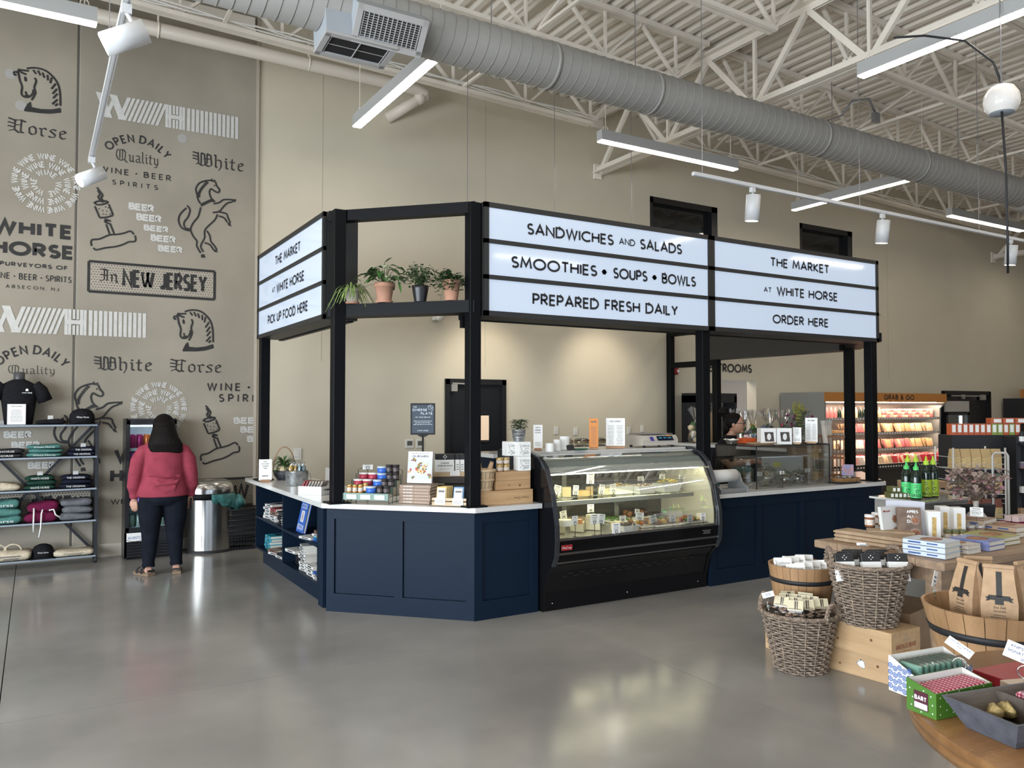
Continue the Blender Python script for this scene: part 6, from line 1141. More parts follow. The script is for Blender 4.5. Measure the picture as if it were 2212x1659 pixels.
for i in range(3):
    v = Matrix.Rotation(-.38, 3, 'Z') @ Vector((-.065 if i == 0 else .045+.042*(i-1), 0, 0)); w = .165 if i == 0 else .04; t = emp('bag_box', ['wide white cheese storage bags box on the wooden tray', 'narrow upright storage bag box, middle one', 'narrow upright storage bag box touching the post'][i], 'box', (3.185+v.x, 6.365+v.y, ZW+.202), -.38, 'cheese storage bag boxes')
    part('carton', MB().box((0, 0, .09), (w-.003, .13, .18)), CARD, t); part('black_top', MB().box((0, 0, .158), (w-.001, .132, .047)), INK, t); f = lambda a, b: (a, -.0665, b); m = MB()
    if i == 0: text2(m, 'CHEESE', 0, .098, .014, f, width=.07, wt=.2, center=True); text2(m, 'STORAGE BAGS', 0, .075, .014, f, width=.13, wt=.2, center=True); lines2(m, -.05, .05, .06, .045, 2, f, 2, .25)
    else: lines2(m, -.01, .01, .04, .1, 3, f, 2, .3)
    part('carton_print', m, mat('print_dark', (.12, .12, .12), .6), t)
    if i == 0:
        m = MB()
        for k in range(4): m.ball((.013*math.cos(k*PI/2+.0), -.067, .160+.013*math.sin(k*PI/2)), .005, 8, 4, (1, .1, 1)); m.ball((.010*math.cos(k*PI/2+.78), -.067, .160+.010*math.sin(k*PI/2+.78)), .003, 6, 4, (1, .1, 1))
        part('carton_emblem', m, PAPER, t)
# ---- right of the third post ----
def wine_box(name, label, loc, rz, w, d, h, m=WD1, txt=None, flip=False, cat='crate', side=None, tm=None, fs=1):
    t = emp(name, label, cat, loc, rz); k = .010
    part('front_board', MB().box((0, -d/2+k/2, h/2), (w, k, h), bev=.0015), m, t); part('back_board', MB().box((0, d/2-k/2, h/2), (w, k, h), bev=.0015), m, t)
    for s in (-1, 1): part('end_board', MB().box((s*(w/2-k/2), 0, h/2), (k, d-2*k, h), bev=.0015), m, t)
    part('lid_board', MB().box((0, 0, h-k/2), (w-2*k, d-2*k, k)), m, t); m2 = MB()
    for s in (-1, 1):
        for z in (.15, .5, .85): m2.cyl((s*(w/2-.012), -d/2-.0005, h*z), (s*(w/2-.012), -d/2+.002, h*z), .0025, 6)
    part('nail_heads', m2, mat('nail_dark', (.08, .05, .03), .6), t, kind='stuff')
    if txt:
        m2 = MB(); ftext(m2, txt, .10 if not side else 0, 0, .14, .02, (lambda a, b: (w/2-.02-(a-.08), -d/2-.001, h*.5-b)) if flip else (lambda a, b: (a, -d/2-.001, b+h*.3))); part('brand_print', m2, tm or mat('burnt_brown', (.12, .06, .03), .7), t)
    return t
ox, oy = 3.33, 5.76
wine_box('wine_crate', 'long pine wine crate with upside down lettering at the worktop end', (ox, oy, ZW), -.04, .52, .20, .115, txt='Opus One', flip=True)
wine_box('wine_crate', 'pine crate in the middle of the three stacked ones', (ox+.095, oy+.03, ZW+.117), -.02, .33, .19, .073); wine_box('wine_crate', 'pine crate on top carrying jars and white boxes', (ox+.095, oy+.03, ZW+.191), -.02, .33, .19, .073)
for k_, (u, v, pin) in enumerate(((0, 0, 0),)): part('wood_knots', MB().cyl((.06, -.0958, .03), (.06, -.0945, .03), .009, 10).cyl((-.04, -.0958, .036), (-.04, -.0945, .036), .006, 10), mat('knot', (.16, .07, .03), .7), [o for o in bpy.data.objects if o.name == 'wine_crate.001'][0])
bp_ = (ox-.175, oy+.0, ZW+.117); t = emp('bushel_basket', 'round splint wood basket of bread sticks behind the third post', 'basket', bp_); r0, r1, hh = .085, .112, .175
for i in range(18):
    a0, a1 = 2*PI*i/18+.02, 2*PI*(i+1)/18-.02; part('splint', MB().sheet([[(r*math.cos(a), r*math.sin(a), z) for a in (a0, (a0+a1)/2, a1)] for r, z in ((r0, 0), ((r0+r1)/2+.003, hh/2), (r1, hh))]).sheet([[(r*math.cos(a), r*math.sin(a), z) for a in (a1, a0)] for r, z in ((r0-.003, 0), (r1-.003, hh))], False), WD2, t)
for z, r in ((hh-.012, r1+.002), (hh*.5, (r0+r1)/2+.006), (.008, r0+.002)): part('hoop', MB().lathe([(r, z-.010), (r+.004, z-.010), (r+.004, z+.010), (r, z+.010)], 28), WD2, t)
part('basket_bottom', MB().lathe([(r0, .004), (0, .004)], 18), WD2, t)
KR = mat('kraft_paper', (.40, .26, .15), .7, noise=.1, scale=25)
for i in range(5):
    a = i*1.3; thing('bread_stick_bag', MB().tube([(0, 0, 0), (.03*math.cos(a), .03*math.sin(a), .12), (.06*math.cos(a), .06*math.sin(a), .20)], [.022, .025, .016], 8).mi(1).tube([(.015*math.cos(a), .015*math.sin(a), .08), (.03*math.cos(a), .03*math.sin(a), .125)], [.0265, .0268], 8, caps=False), [KR, mat(['tag_orange', 'tag_green'][i == 3], [(.5, .2, .05), (.1, .3, .1)][i == 3], .5)], 'kraft wrapped stick with %s band, %s in the splint basket' % ('green' if i == 3 else 'orange', ['centre right', 'rear right', 'rear left', 'left', 'front'][i]), 'packet', (bp_[0]+.04*math.cos(a), bp_[1]+.04*math.sin(a), bp_[2]+.03), 0, 'bread stick bags')
g_ = 'honey jars on the top crate'; zj = ZW+.266
for i in range(4): jarset('honey_jar', 'gold lidded jar, %s of four beside the white boxes' % ['lower left', 'lower right', 'upper left', 'upper right'][i], (ox-.015+.062*(i % 2), oy-.02, zj+(.058 if i > 1 else 0)), .029, .056, mat('nut_butter', (.40, .26, .13), .3), GLD, .24, LBW, g_)
DB = MB().box((0, 0, .06), (.115, .10, .12), bev=.002); DBM = None
for i, (x, y, z) in enumerate(((.205, -.02, 0), (.205, -.02, .122), (.14, .06, .122))):
    t = emp('date_box', 'white printed california dates box, %s' % ['lower one on the pine crate', 'upper front one under the zinc pot', 'upper rear one'][i], 'box', (ox+x, oy+y, zj+z), -.1, 'white date boxes'); part('carton', DB, CARD, t)
    f = lambda a, b: (a, -.0508, b); m = MB(); ftext(m, 'California', -.03, .078, .075, .02, f, .2); ftext(m, 'DATES', 0, .058, .04, .013, f); ribbon(m, [(-.045, .1), (-.03, .06), (-.025, .045), (0, .028), (.02, .022)], .003, f); lines2(m, -.02, .045, .05, .015, 3, f, i, .3)
    for a, b in ((-.035, .03), (.03, .035), (-.01, .015)): ribbon(m, A_(a, b, .008, .006, 0, 320, 6), .0018, f)
    part('carton_print', m, mat('print_dark', (.12, .12, .12), .6), t)
t = emp('zinc_pot_plant', 'small leafy plant in a grey zinc pot on the white boxes', 'plant', (ox+.19, oy+.01, zj+.244)); part('pot', MB().lathe([(.045, 0), (.06, .09), (.064, .095), (.06, .1), (.055, .09), (0, .085)], 24), ZINC, t)
for z in (.03, .06): part('pot_rib', MB().lathe([(.0475+z*.167, z), (.0505+z*.167, z+.004), (.048+z*.167, z+.008)], 24), ZINC, t)
foliage(t, (0, 0, .10), 150, .04, .026, .07, mat('leaf_sage', (.07, .12, .06), .5, noise=.4, scale=30), 4, 1.1)
# ---- on top of the deli case ----
def fsign(u, v, vt, w, lab, head, n, base=WDB, col=CARD, two=False, name='counter_sign', z=ZC, **k):
    p = P(u, v, z=z); return frame_sign(name, lab, p.x, p.y+.03, z, w, (v-vt)*S(p), face(p.x, p.y), .05, base, head, n, col, two=two, seed=u, **k)
fsign(1166, 973, 921, .082, 'narrow clear card holder at the left end of the deli case top', ["TODAY'S", 'HOMEMADE', 'SOUPS'], 3); fsign(1287, 971, 907, .082, 'tall orange menu card on the deli case', ['WHITE HORSE'], 16, col=mat('card_orange', (.62, .22, .035), .5)); fsign(1334, 969, 907, .175, 'wide white the market menu card on the deli case', ['THE MARKET'], 17, two=True, baseh=.025)
for i, (u, v0, v1, r) in enumerate(((1192, 976, 958, 19), (1208, 974, 950, 17), (1224, 972, 943, 22))):
    p = P(u, v0, z=ZC); r_ = r/2*S(p)*.98; thing('paper_cup_stack', MB().lathe([(r_, 0), (r_, (v0-v1)*S(p)-.004), (r_*.97, (v0-v1)*S(p)), (0, (v0-v1)*S(p))], 20), PAPER, 'white round container stack, %s on the case top' % ['shortest left', 'middle', 'tallest right'][i], 'container', (p.x, p.y+.03+.0*i, ZC+.001), 0, 'white container stacks')
p = P(1232, 974, z=ZC); thing('card_terminal', MB().box((0, 0, .025), (.06, .03, .045), rx=-.3), INK, 'small black display facing back on the case top', 'device', (p.x, p.y, ZC+.004)); p = P(1262, 973, z=ZC); thing('green_folder', MB().box((0, 0, .006), (.13, .10, .012), rz=.2), mat('folder_green', (.01, .10, .05), .4), 'dark green flat packet on the case top', 'packet', (p.x, p.y+.08, ZC+.002))
p = P(1427, 966, z=ZC); w = 98*S(p); t = emp('deli_scale', 'beige electronic deli scale with blue display on the case', 'scale', (p.x, p.y+.13, ZC), -.02)
part('scale_body', MB().prism([(-.13, .02), (.13, .02), (.13, .115), (-.10, .115), (-.135, .07)], -w/2, w/2, lambda a, b, c: (c, a, b)), mat('scale_beige', (.48, .45, .39), .35), t); part('weigh_plate', MB().box((0, .01, .128), (w*.8, .24, .008), bev=.003).cyl((0, 0, .11), (0, 0, .126), .03, 10), GREYMET, t)
for s in (-1, 1): part('foot', MB().cyl((s*w*.4, -.1, 0), (s*w*.4, -.1, .022), .014, 8).cyl((s*w*.4, .1, 0), (s*w*.4, .1, .022), .014, 8), INK, t)
part('scale_display', MB().box((.06, -.1285, .085), (w*.44, .006, .05), rx=-.65), mat('display_dark', (.01, .012, .03), .1), t); m = MB(); M = Matrix.Translation((.06, -.1325, .085)) @ Matrix.Rotation(-.65, 4, 'X'); m.M = M
for k in range(3): lines2(m, -.08+.055*k, -.035+.055*k, .0, .012, 2, lambda a, b: (a, -.0, b), k, .4)
part('display_digits', m, mat('digits_cyan', (.1, .6, .7), .5, emit=.5), t); part('certificate_sticker', MB().box((-.105, -.132, .082), (.04, .003, .045), rx=-.65), mat('sticker_blue', (.04, .03, .25), .4), t)
part('orange_strip', MB().box((.12, -.112, .108), (.05, .004, .008), rx=-.65), mat('strip_orange', (.8, .25, .02), .4, emit=.4), t)
# ---- back counter and dessert boxes ----
t = emp('back_counter', 'dark back counter with white top behind the third kiosk post', 'counter', (0, 0, 0)); part('carcass', MB().box((6.7, 9.1, .53), (3.4, .6, 1.06)), NAVY, t); part('white_top', MB().box((6.7, 9.08, 1.085), (3.48, .68, .05)), QTZ, t)
for i in range(8):
    x = 5.95+.28*(i % 4); z = 1.113+(.085 if i > 3 else 0); t = emp('dessert_box', 'clear clamshell dessert box, %s row, %s' % ('upper' if i > 3 else 'lower', ['leftmost', 'second', 'third', 'rightmost'][i % 4]), 'box', (x+.25, 8.95, z), 0, 'clamshell dessert boxes'); part('clamshell', MB().lathe([(.11, 0), (.125, .035), (.12, .04), (.10, .075), (0, .08)], 8, sy=.8, a0=PI/8), CLEAR, t); part('cake', MB().box((0, 0, .025), (.17, .12, .035)).mi(1).box((0, 0, .05), (.17, .12, .014)), [mat('cake_tan', (.40, .26, .14), .7), mat('cake_dark', (.05, .02, .02), .5)], t)
# right interior ledge
t = emp('service_ledge', 'raised white ledge along the right side inside the kiosk', 'counter', (0, 0, 0)); part('ledge_top', MB().box((8.75, 8.05, 1.135), (.55, 2.5, .04)), QTZ, t); part('ledge_body', MB().box((8.85, 8.05, .56), (.35, 2.4, 1.11)), mat('ledge_black', (.02, .02, .022), .5), t)
CEL = thin_glass('cellophane', (.93, .93, .93), .12, .12)
def gift(u, vb, vt, w, lab, rib, cols, x=8.7, z=1.156):
    p = P(u, vb, x=x); s_ = S(p); H = max(.2, (vb-vt)*s_); r_ = w/2*s_; t = emp('gift_bag', lab, 'gift bag', (x, p.y, z), u, 'cellophane gift bags'); q = random.Random(u)
    m = MB()
    for i in range(12): m.mi(i % len(cols)).lump((q.uniform(-.5, .5)*r_, q.uniform(-.5, .5)*r_, .03+H*.5*(i/12)), r_*.42, i, (1, 1, .9), .2, 8, 5)
    part('treats', m, cols, t); pr = []
    for zz, rr in ((0, .85), (.12, 1), (.35, .9), (.52, .35), (.56, .14), (.60, .2), (.78, .55), (1.0, .85)): pr.append((r_*rr, H*zz))
    vs = []; n = 22; fs = []
    for i, (rr, zz) in enumerate(pr):
        for k in range(n): a = 2*PI*k/n; f_ = 1+(.10+.22*(i > 5))*math.sin(k*PI*.9+i)*(1 if i > 3 else .5); vs.append((rr*f_*math.cos(a), rr*f_*math.sin(a), zz+(.03*math.sin(k*2.7) if i == len(pr)-1 else 0)))
    for i in range(len(pr)-1):
        for k in range(n): fs.append((i*n+k, i*n+(k+1) % n, (i+1)*n+(k+1) % n, (i+1)*n+k))
    part('wrap', MB().add(vs, fs), CEL, t); m = MB()
    for s in (-1, 1): m.tube([(0, 0, H*.56), (s*r_*.3, .01, H*.64), (s*r_*.5, .01, H*.58), (0, 0, H*.56)], .009, 5); m.tube([(0, -.01, H*.56), (s*r_*.35, -.02, H*.42)], .008, 5)
    part('ribbon', m, rib, t)
SV = mat('ribbon_silver', (.35, .35, .38), .3, .6); PK = mat('ribbon_pink', (.5, .04, .13), .5); GO = mat('ribbon_gold', (.45, .27, .04), .4); TR = [mat('food_brown', (.20, .09, .03), .5), mat('food_cream', (.62, .52, .34), .5), mat('treat_slate', (.10, .12, .18), .5), mat('leaf_green', (.05, .13, .03), .4)]
gift(1505, 958, 882, 36, 'large gift bag of mixed treats left of the front post', SV, TR); gift(1587, 958, 882, 26, 'gift bag with silver ribbon above the staff bun', SV, TR[1:]); gift(1606, 960, 888, 26, 'gift bag with pink ribbon, left of the two', PK, TR); gift(1626, 961, 884, 28, 'gift bag with gold ribbon', GO, TR[2:]); gift(1663, 966, 886, 46, 'widest gift bag with silver curls behind the white boxes', SV, TR); gift(1691, 970, 890, 40, 'gift bag with pink ribbon, right beside the flowers', PK, TR)
p = P(1714, 965, x=8.75); t = emp('flower_arrangement', 'tall arrangement of yellow green stems and eucalyptus in a pot', 'plant', (8.88, p.y, 1.156)); s_ = S(p)
part('planter', MB().lathe([(.07, 0), (.095, .13), (.085, .13), (0, .11)], 18), mat('planter_grey', (.30, .32, .32), .5), t); foliage(t, (0, 0, .16), 420, .05, .035, .17, mat('leaf_eucalyptus', (.10, .15, .12), .5, noise=.35, scale=25), 6, 2.0); q = random.Random(9); m = MB()
for i in range(34): a = q.uniform(0, 6.3); m.tube([(0, 0, .2), (.05*math.cos(a), .05*math.sin(a), .42), (.10*math.cos(a), .10*math.sin(a), .52+q.uniform(0, .12))], [.004, .012, .003], 5)
part('yellow_stems', m, mat('stem_yellow', (.25, .24, .05), .6, noise=.4, scale=30), t); m = MB()
for i in range(26): a = q.uniform(2, 5.2); m.lump((.17*math.cos(a)*q.uniform(.8, 1.1), .17*math.sin(a), .12+q.uniform(0, .32)), .017, i, amt=.3, n=6, m=4)
part('magenta_buds', m, mat('bud_magenta', (.14, .01, .06), .6), t)
# ---- order counter ----
GX0, GX1, GY0, GY1, GZ = 6.27, 7.40, 5.66, 6.22, 1.30
t = emp('glass_guard', 'clear glass pastry guard with thin black edges on the order counter', 'glass guard', (0, 0, 0)); GG = thin_glass('guard_glass', (.975, .985, .98), .02)
part('glass_pane', MB().box(((GX0+GX1)/2, GY0, (ZR+GZ)/2), (GX1-GX0, .006, GZ-ZR)), GG, t); part('glass_pane', MB().box((GX0, (GY0+GY1)/2, (ZR+GZ)/2), (.006, GY1-GY0, GZ-ZR)), GG, t); part('glass_pane', MB().box((GX1, (GY0+GY1)/2, (ZR+GZ)/2), (.006, GY1-GY0, GZ-ZR)), GG, t)
part('glass_top', MB().box(((GX0+GX1)/2, (GY0+GY1)/2, GZ), (GX1-GX0, GY1-GY0, .008)), GG, t); m = MB()
for a, b in (((GX0, GY0), (GX1, GY0)), ((GX0, GY0), (GX0, GY1)), ((GX1, GY0), (GX1, GY1)), ((GX0, GY1), (GX1, GY1))): m.bar((*a, GZ+.002), (*b, GZ+.002), .010, .012)
for a in ((GX0, GY0), (GX1, GY0), (GX0, GY1), (GX1, GY1)): m.bar((*a, ZR), (*a, GZ), .008)
part('black_edge', m, INK, t)
def cj(u, v, vt, w, lab, cols, rr=.024):
    p = P(u, v, z=ZR); s_ = S(p); r_ = w/2*s_; H = (v-vt)*s_*.86; p = p+Vector((0, r_*.9, 0)); t = emp('cookie_jar', lab, 'jar', (p.x, max(p.y, GY0+r_+.03), ZR+.002), 0, 'glass cookie jars'); q = random.Random(u)
    part('glass_body', MB().lathe([(r_*.9, 0), (r_, .02), (r_, H*.62), (r_*.85, H*.68)], 24), CLEAR, t); part('glass_lid', MB().lathe([(r_*.98, H*.68), (r_*.9, H*.74), (r_*.35, H*.84), (r_*.10, H*.87), (r_*.2, H*.93), (r_*.2, H*.97), (0, H)], 24), CLEAR, t); m = MB()
    for i in range(16): a = i*2.4; m.mi(i % len(cols)).lump((r_*.55*math.cos(a)*(i % 3 > 0), r_*.55*math.sin(a)*(i % 3 > 0), .03+H*.5*i/16), rr, i, (1, 1, .6), .2, 8, 5)
    part('cookies', m, cols, t, kind='stuff')
C1 = mat('cookie_tan', (.38, .22, .09), .8, noise=.2, scale=40); cj(1622, 1051, 993, 41, 'wide glass cookie jar of tan cookies, leftmost', [C1]); cj(1672, 1051, 993, 42, 'wide glass jar of meringues and brown biscuits', [OLV[4], mat('meringue', (.6, .56, .48), .7), OLV[2]]); cj(1706, 1049, 1005, 28, 'narrow glass jar of brown and white sweets', [OLV[2], mat('meringue', (.6, .56, .48), .7)]); cj(1736, 1047, 1003, 29, 'glass jar of black and white cookies, rightmost', [mat('meringue', (.6, .56, .48), .7), INK], .018)
for i, (u, v) in enumerate(((1772, 1040), (1790, 1034))): p = P(u, v, z=ZR); t = jarset('salad_bowl_tub', 'clear tub of green salad, %s at the right of the jars' % ['front', 'rear'][i], (min(p.x, GX1-.12), p.y+.25, ZR+.002), .075, .10, CLEAR, CLEAR, .15, None, 'salad tubs', 'tub'); part('salad', MB().lump((0, 0, .04), .055, i, (1, 1, .6), .3, 10, 6), mat('salad_green', (.12, .22, .05), .6, noise=.4, scale=40), t)
for u, v, ub, w, h, lab in ((1622, 1012, 1622, .075, .04, 'card hung on the leftmost cookie jar'), (1668, 1005, 1668, .06, .03, 'card hung on the second cookie jar'), (1721, 1030, 1720, .06, .035, 'card between the two narrow jars')): pcard(u, v+8, ZR, ub, 1050, w, h, lab, dy=.08, clear=True, grp='counter price cards')
pcard(1644, 1030, ZR, 1645, 1055, .075, .045, 'white card on a clear stand in front of the first jar', grp='counter price cards', clear=True, dy=.02); pcard(1692, 1026, ZR, 1693, 1054, .065, .035, 'white card on a black ring stand in front of the second jar', grp='counter price cards', dy=.02); pcard(1754, 1022, ZR, 1755, 1048, .08, .04, 'white card on a black ring stand right of the jars', grp='counter price cards', dy=.06)
p = P(1575, 1066, z=ZR); t = emp('paper_roll_cutter', 'white paper roll in a grey metal cutter beside the case', 'dispenser', (p.x+.08, p.y+.14, ZR), .0); r_ = .062
part('paper_roll', MB().tube([(-.19, 0, .155), (.14, 0, .155)], r_, 28), PAPER, t)
for x in (-.205, .155): part('cutter_side', MB().prism([(-.16, 0), (.10, 0), (.10, .12), (.06, .20), (.0, .215), (-.05, .18), (-.08, .10), (-.16, .04)], x, x+.012, lambda a, b, c: (c, a, b)), mat('cutter_grey', (.36, .37, .38), .35, .5), t)
part('cutter_base', MB().box((-.02, -.02, .012), (.36, .26, .02)).box((-.02, -.15, .03), (.36, .012, .03)), mat('cutter_grey', (.36, .37, .38), .35, .5), t); thing('green_glove_box', MB().box((0, 0, .045), (.22, .1, .085)), mat('box_green', (.02, .09, .07), .4), 'dark green box under the paper roll', 'box', (p.x+.06, p.y+.34, ZR+.002))
# on top of the guard
zg = GZ+.010
p = P(1575, 958, z=zg); thing('steel_bowl', MB().lathe([(.04, 0), (.07, .03), (.085, .055), (.082, .055), (.066, .03), (0, .004)], 22), CHROME, 'steel bowl at the left end of the glass guard', 'bowl', (GX0+.11, GY1-.12, zg)); thing('kraft_platter', MB().lathe([(.11, 0), (.15, .018), (.155, .022), (.13, .022), (0, .006)], 22, sx=1.3, sy=.7), KR, 'flat kraft paper platter on the glass guard', 'platter', (GX0+.25, GY0+.16, zg))
thing('orange_carton', MB().box((0, 0, .03), (.17, .12, .055)).mi(1).box((.04, .02, .065), (.07, .05, .03), ry=.4), [mat('carton_orange', (.65, .10, .02), .4), mat('tissue_pink', (.6, .42, .42), .7)], 'small orange carton on the glass guard', 'box', (GX0+.36, GY1-.1, zg))
for i, u in enumerate((1617, 1651)):
    x = GX0+.42+.24*i if i == 0 else GX0+.55; t = emp('white_carton', 'white cube carton with patterned window, %s one on the guard' % ['rear left', 'front right'][i], 'box', (GX0+.40+.15*i, GY0+.22-.08*i, zg), -.55, 'white cube cartons'); part('carton', MB().box((0, 0, .085), (.16, .14, .17), bev=.002), CARD, t); part('window_print', MB().quad((-.035, -.0708, .03), (.06, -.0708, .03), (.05, -.0708, .13), (-.045, -.0708, .13)), mat('pattern_brown', (.06, .045, .04), .5, noise=.5, scale=60), t); part('oval_label', MB().ball((.005, -.071, .08), .03, 12, 6, (.75, .05, 1.2)), PAPER, t)
def gsign(u, w, H, lab, head, n, two=False, y=.06): x = P(u, 958, y=GY0+y).x; frame_sign('counter_sign', lab, x, GY0+y, zg, w, H, face(x, GY0), .05, WD1, head, n, two=two, seed=u)
gsign(1722, .085, .165, 'small place your order here card on the glass guard', ['PLACE', 'YOUR', 'ORDER', 'HERE'], 2, y=.05); gsign(1753, .125, .265, 'tall the market menu card on the glass guard', ['THE MARKET'], 15, True, y=.09)
t = thing('white_printer_box', MB().box((0, 0, .14), (.46, .26, .28), bev=.006).mi(1).box((-.15, -.1315, .2), (.10, .002, .05)), [mat('appliance_white', (.42, .44, .43), .4), mat('note_yellow', (.6, .58, .12), .5)], 'big white box with a yellow note behind the cookie jars', 'box', (7.36, 6.42, ZR+.002), -.12); t.location = (7.15, 6.08, ZR+.002); t.scale = (1, .6, 1)
# baskets and bread at the right end
WIC = mat('wicker_amber', (.30, .16, .055), .6, noise=.35, scale=50, stretch=(1, 1, 3))
def weave(m, r0, r1, h, n, rows, w=.006, sx=1, sy=1, wav=.004):
    for r in range(rows):
        z = h*(r+.5)/rows; rr = r0+(r1-r0)*z/h; pts = [((rr+wav*math.cos(k*PI+r*PI))*math.cos(2*PI*k/n)*sx, (rr+wav*math.cos(k*PI+r*PI))*math.sin(2*PI*k/n)*sy, z+.0015*math.sin(k*2.1+r)) for k in range(n)]; m.tube(pts, w, 5, closed=True)
    for k in range(n//2): a = 2*PI*2*k/n; m.tube([(r0*math.cos(a)*sx, r0*math.sin(a)*sy, 0), (r1*math.cos(a)*sx, r1*math.sin(a)*sy, h)], w*.8, 4)
p = P(1775, 1040, z=ZR); bx, by = 7.83, 6.42; t = emp('bread_basket', 'tall amber wicker basket of bagged bread at the end of the order counter', 'basket', (7.66, 6.22, ZR)); m = MB(); weave(m, .13, .17, .36, 28, 18, .010); part('wicker_wall', m, WIC, t, kind='stuff'); part('basket_core', MB().lathe([(.125, 0), (.165, .36), (.15, .36), (0, .2)], 20), WIC, t)
for i in range(6): a = i*1.05; thing('bagged_bread', MB().lump((0, 0, 0), .062, i, (1.3, .9, .7), .2, 10, 7).mi(1).lump((0, 0, .005), .072, i+5, (1.3, .95, .8), .3, 10, 7), [mat('bread_brown', (.28, .13, .05), .7), CEL], 'bread roll in a clear bag, %s on the tall basket' % ['right', 'rear right', 'rear', 'left', 'front left', 'front'][i], 'bread', (7.66+.10*math.cos(a), 6.22+.10*math.sin(a), ZR+.40), a, 'bagged bread')
t = emp('baguette_rack', 'brown wooden slatted rack holding white baguette sleeves', 'rack', (7.72, 5.93, ZR), face(7.72, 5.93, .25)); FR = wood('rack_wood', (.20, .09, .035), (.14, .06, .022), 3, (6, 6, 1), .5)
for x in [-.16+.04*k for k in range(9)]:
    for y in (-.07, .07): part('slat', MB().box((x, y, .26), (.010, .008, .52)), FR, t)
for z in (.06, .26, .5): part('rail', MB().box((0, -.076, z), (.34, .010, .022)).box((0, .076, z), (.34, .010, .022)).box((-.165, 0, z), (.010, .15, .022)).box((.165, 0, z), (.010, .15, .022)), FR, t)
for i in range(4): thing('baguette_sleeve', MB().tube([(0, 0, 0), (.01, 0, .3), (.02*(i-1.5), .01, .58+.02*(i % 2))], [.028, .034, .022], 8).mi(0).lathe([(.022, .6), (.034, .66)], 8, c=(.02*(i-1.5), .01, -.03)), mat('paper_sleeve', (.55, .52, .47), .7), 'white paper baguette sleeve, %s in the wooden rack' % ['first from left', 'second', 'third', 'last on the right'][i], 'bread', (7.72-.085+.055*i, 5.93-.045+.03*i, ZR+.05), 0, 'baguette sleeves')
p = P(1842, 1044, z=ZR); t = emp('shallow_wicker_tray', 'shallow wicker tray of small packets near the right post', 'tray', (p.x+.02, p.y+.10, ZR), -.08); m = MB(); weave(m, .16, .19, .055, 30, 4, .006, 1, .55); part('wicker_wall', m, WIC, t, kind='stuff'); part('tray_floor', MB().lathe([(.16, .004), (0, .006)], 24, sy=.55), WIC, t)
for i in range(9): thing('small_packet', MB().lump((0, 0, 0), .026, i, (1.3, .7, .6), .3, 7, 5), [mat('packet_grey', (.2, .18, .17), .4), mat('packet_cream', (.5, .42, .33), .5)][i % 2], 'small foil packet in the shallow wicker tray, %s from the left' % NTH[i], 'packet', (t.location.x-.12+.03*i, t.location.y+.03*math.sin(i*2), ZR+.062), i, 'packets in the wicker tray')
frame_sign('counter_sign', 'small framed card with coloured border in the wicker tray', p.x+.0, p.y+.06, ZR+.07, .12, .12, face(p.x, p.y), .1, None, ['THE MARKET'], 4, mat('card_multicolour', (.50, .17, .08), .5, col2=(.12, .2, .42), scale=14)); thing('serving_board', MB().box((0, 0, .008), (.34, .13, .014), bev=.004), INK, 'flat black serving board by the guard corner', 'board', (7.62, 5.62, ZR+.002), -.05)
# ================= RIGHT FOREGROUND =================
PINE = wood('crate_pine', (.52, .35, .19), (.42, .27, .14), 2.0, (10, 1, 10), .5); OAK = wood('weathered_oak', (.34, .23, .145), (.22, .15, .10), 2.5, (1.2, 9, 9), .55, .3); TBL = wood('round_table_wood', (.22, .11, .04), (.15, .07, .025), 2, (1.2, 8, 8), .28)
WGR = mat('wicker_grey', (.20, .15, .11), .7, noise=.55, scale=40, stretch=(1, 1, 2)); BARR = wood('bucket_staves', (.40, .235, .115), (.27, .15, .07), 1.6, (6, 6, .8), .5)
def crate(name, lab, x, y, z, w, d, h, rz, txt=None):
    t = emp(name, lab, 'crate', (x, y, z), rz, 'pine wine crates'); k = .012
    for nm, c, s_ in (('end_board', (w/2, k/2, h/2), (w, k, h)), ('end_board', (w/2, d-k/2, h/2), (w, k, h)), ('side_board', (k/2, d/2, h/2), (k, d-2*k, h)), ('side_board', (w-k/2, d/2, h/2), (k, d-2*k, h)), ('lid_board', (w/2, d/2, h-k/2), (w-2*k, d-2*k, k))): part(nm, MB().box(c, s_, bev=.002), PINE, t)
    for i, (yy, zz) in enumerate(((.12, .6), (.33, .35), (.46, .7))): part('knot', MB().cyl((-.0005, yy*d/.5, h*zz), (.001, yy*d/.5, h*zz), .009-.002*i, 9), mat('knot', (.16, .07, .03), .7), t)
    if txt:
        f = lambda a, b: (a, -.001, b); m = MB(); ftext(m, txt, w*.16, h*.40, w*.68, h*.17, f); lines2(m, w*.32, w*.68, h*.32, h*.28, 1, f, 2, .4); part('brand_print', m, mat('brand_red', (.25, .025, .015), .6), t)
        m = MB(); ribbon(m, [(w*.36, h*.68), (w*.64, h*.68)], .002, f); ribbon(m, [(w*.42, h*.68), (w*.42, h*.76), (w*.5, h*.86), (w*.58, h*.76), (w*.58, h*.68)], .0022, f); part('chateau_emblem', m, mat('print_grey', (.25, .25, .25), .5), t)
    else: part('torn_label', MB().lump((-.001, d*.42, h*.55), .022, 2, (.1, 1.1, 1), .5, 10, 6), PAPER, t)
    return t
crate('wine_crate', 'bottom pine wine crate with a torn white label on its side', 4.52, 2.97, 0, .40, .60, .155, R(6)); crate('wine_crate', 'upper pine wine crate branded in red under the wicker basket', 4.455, 2.985, .157, .30, .56, .175, R(1), 'BARON DE BRANE')
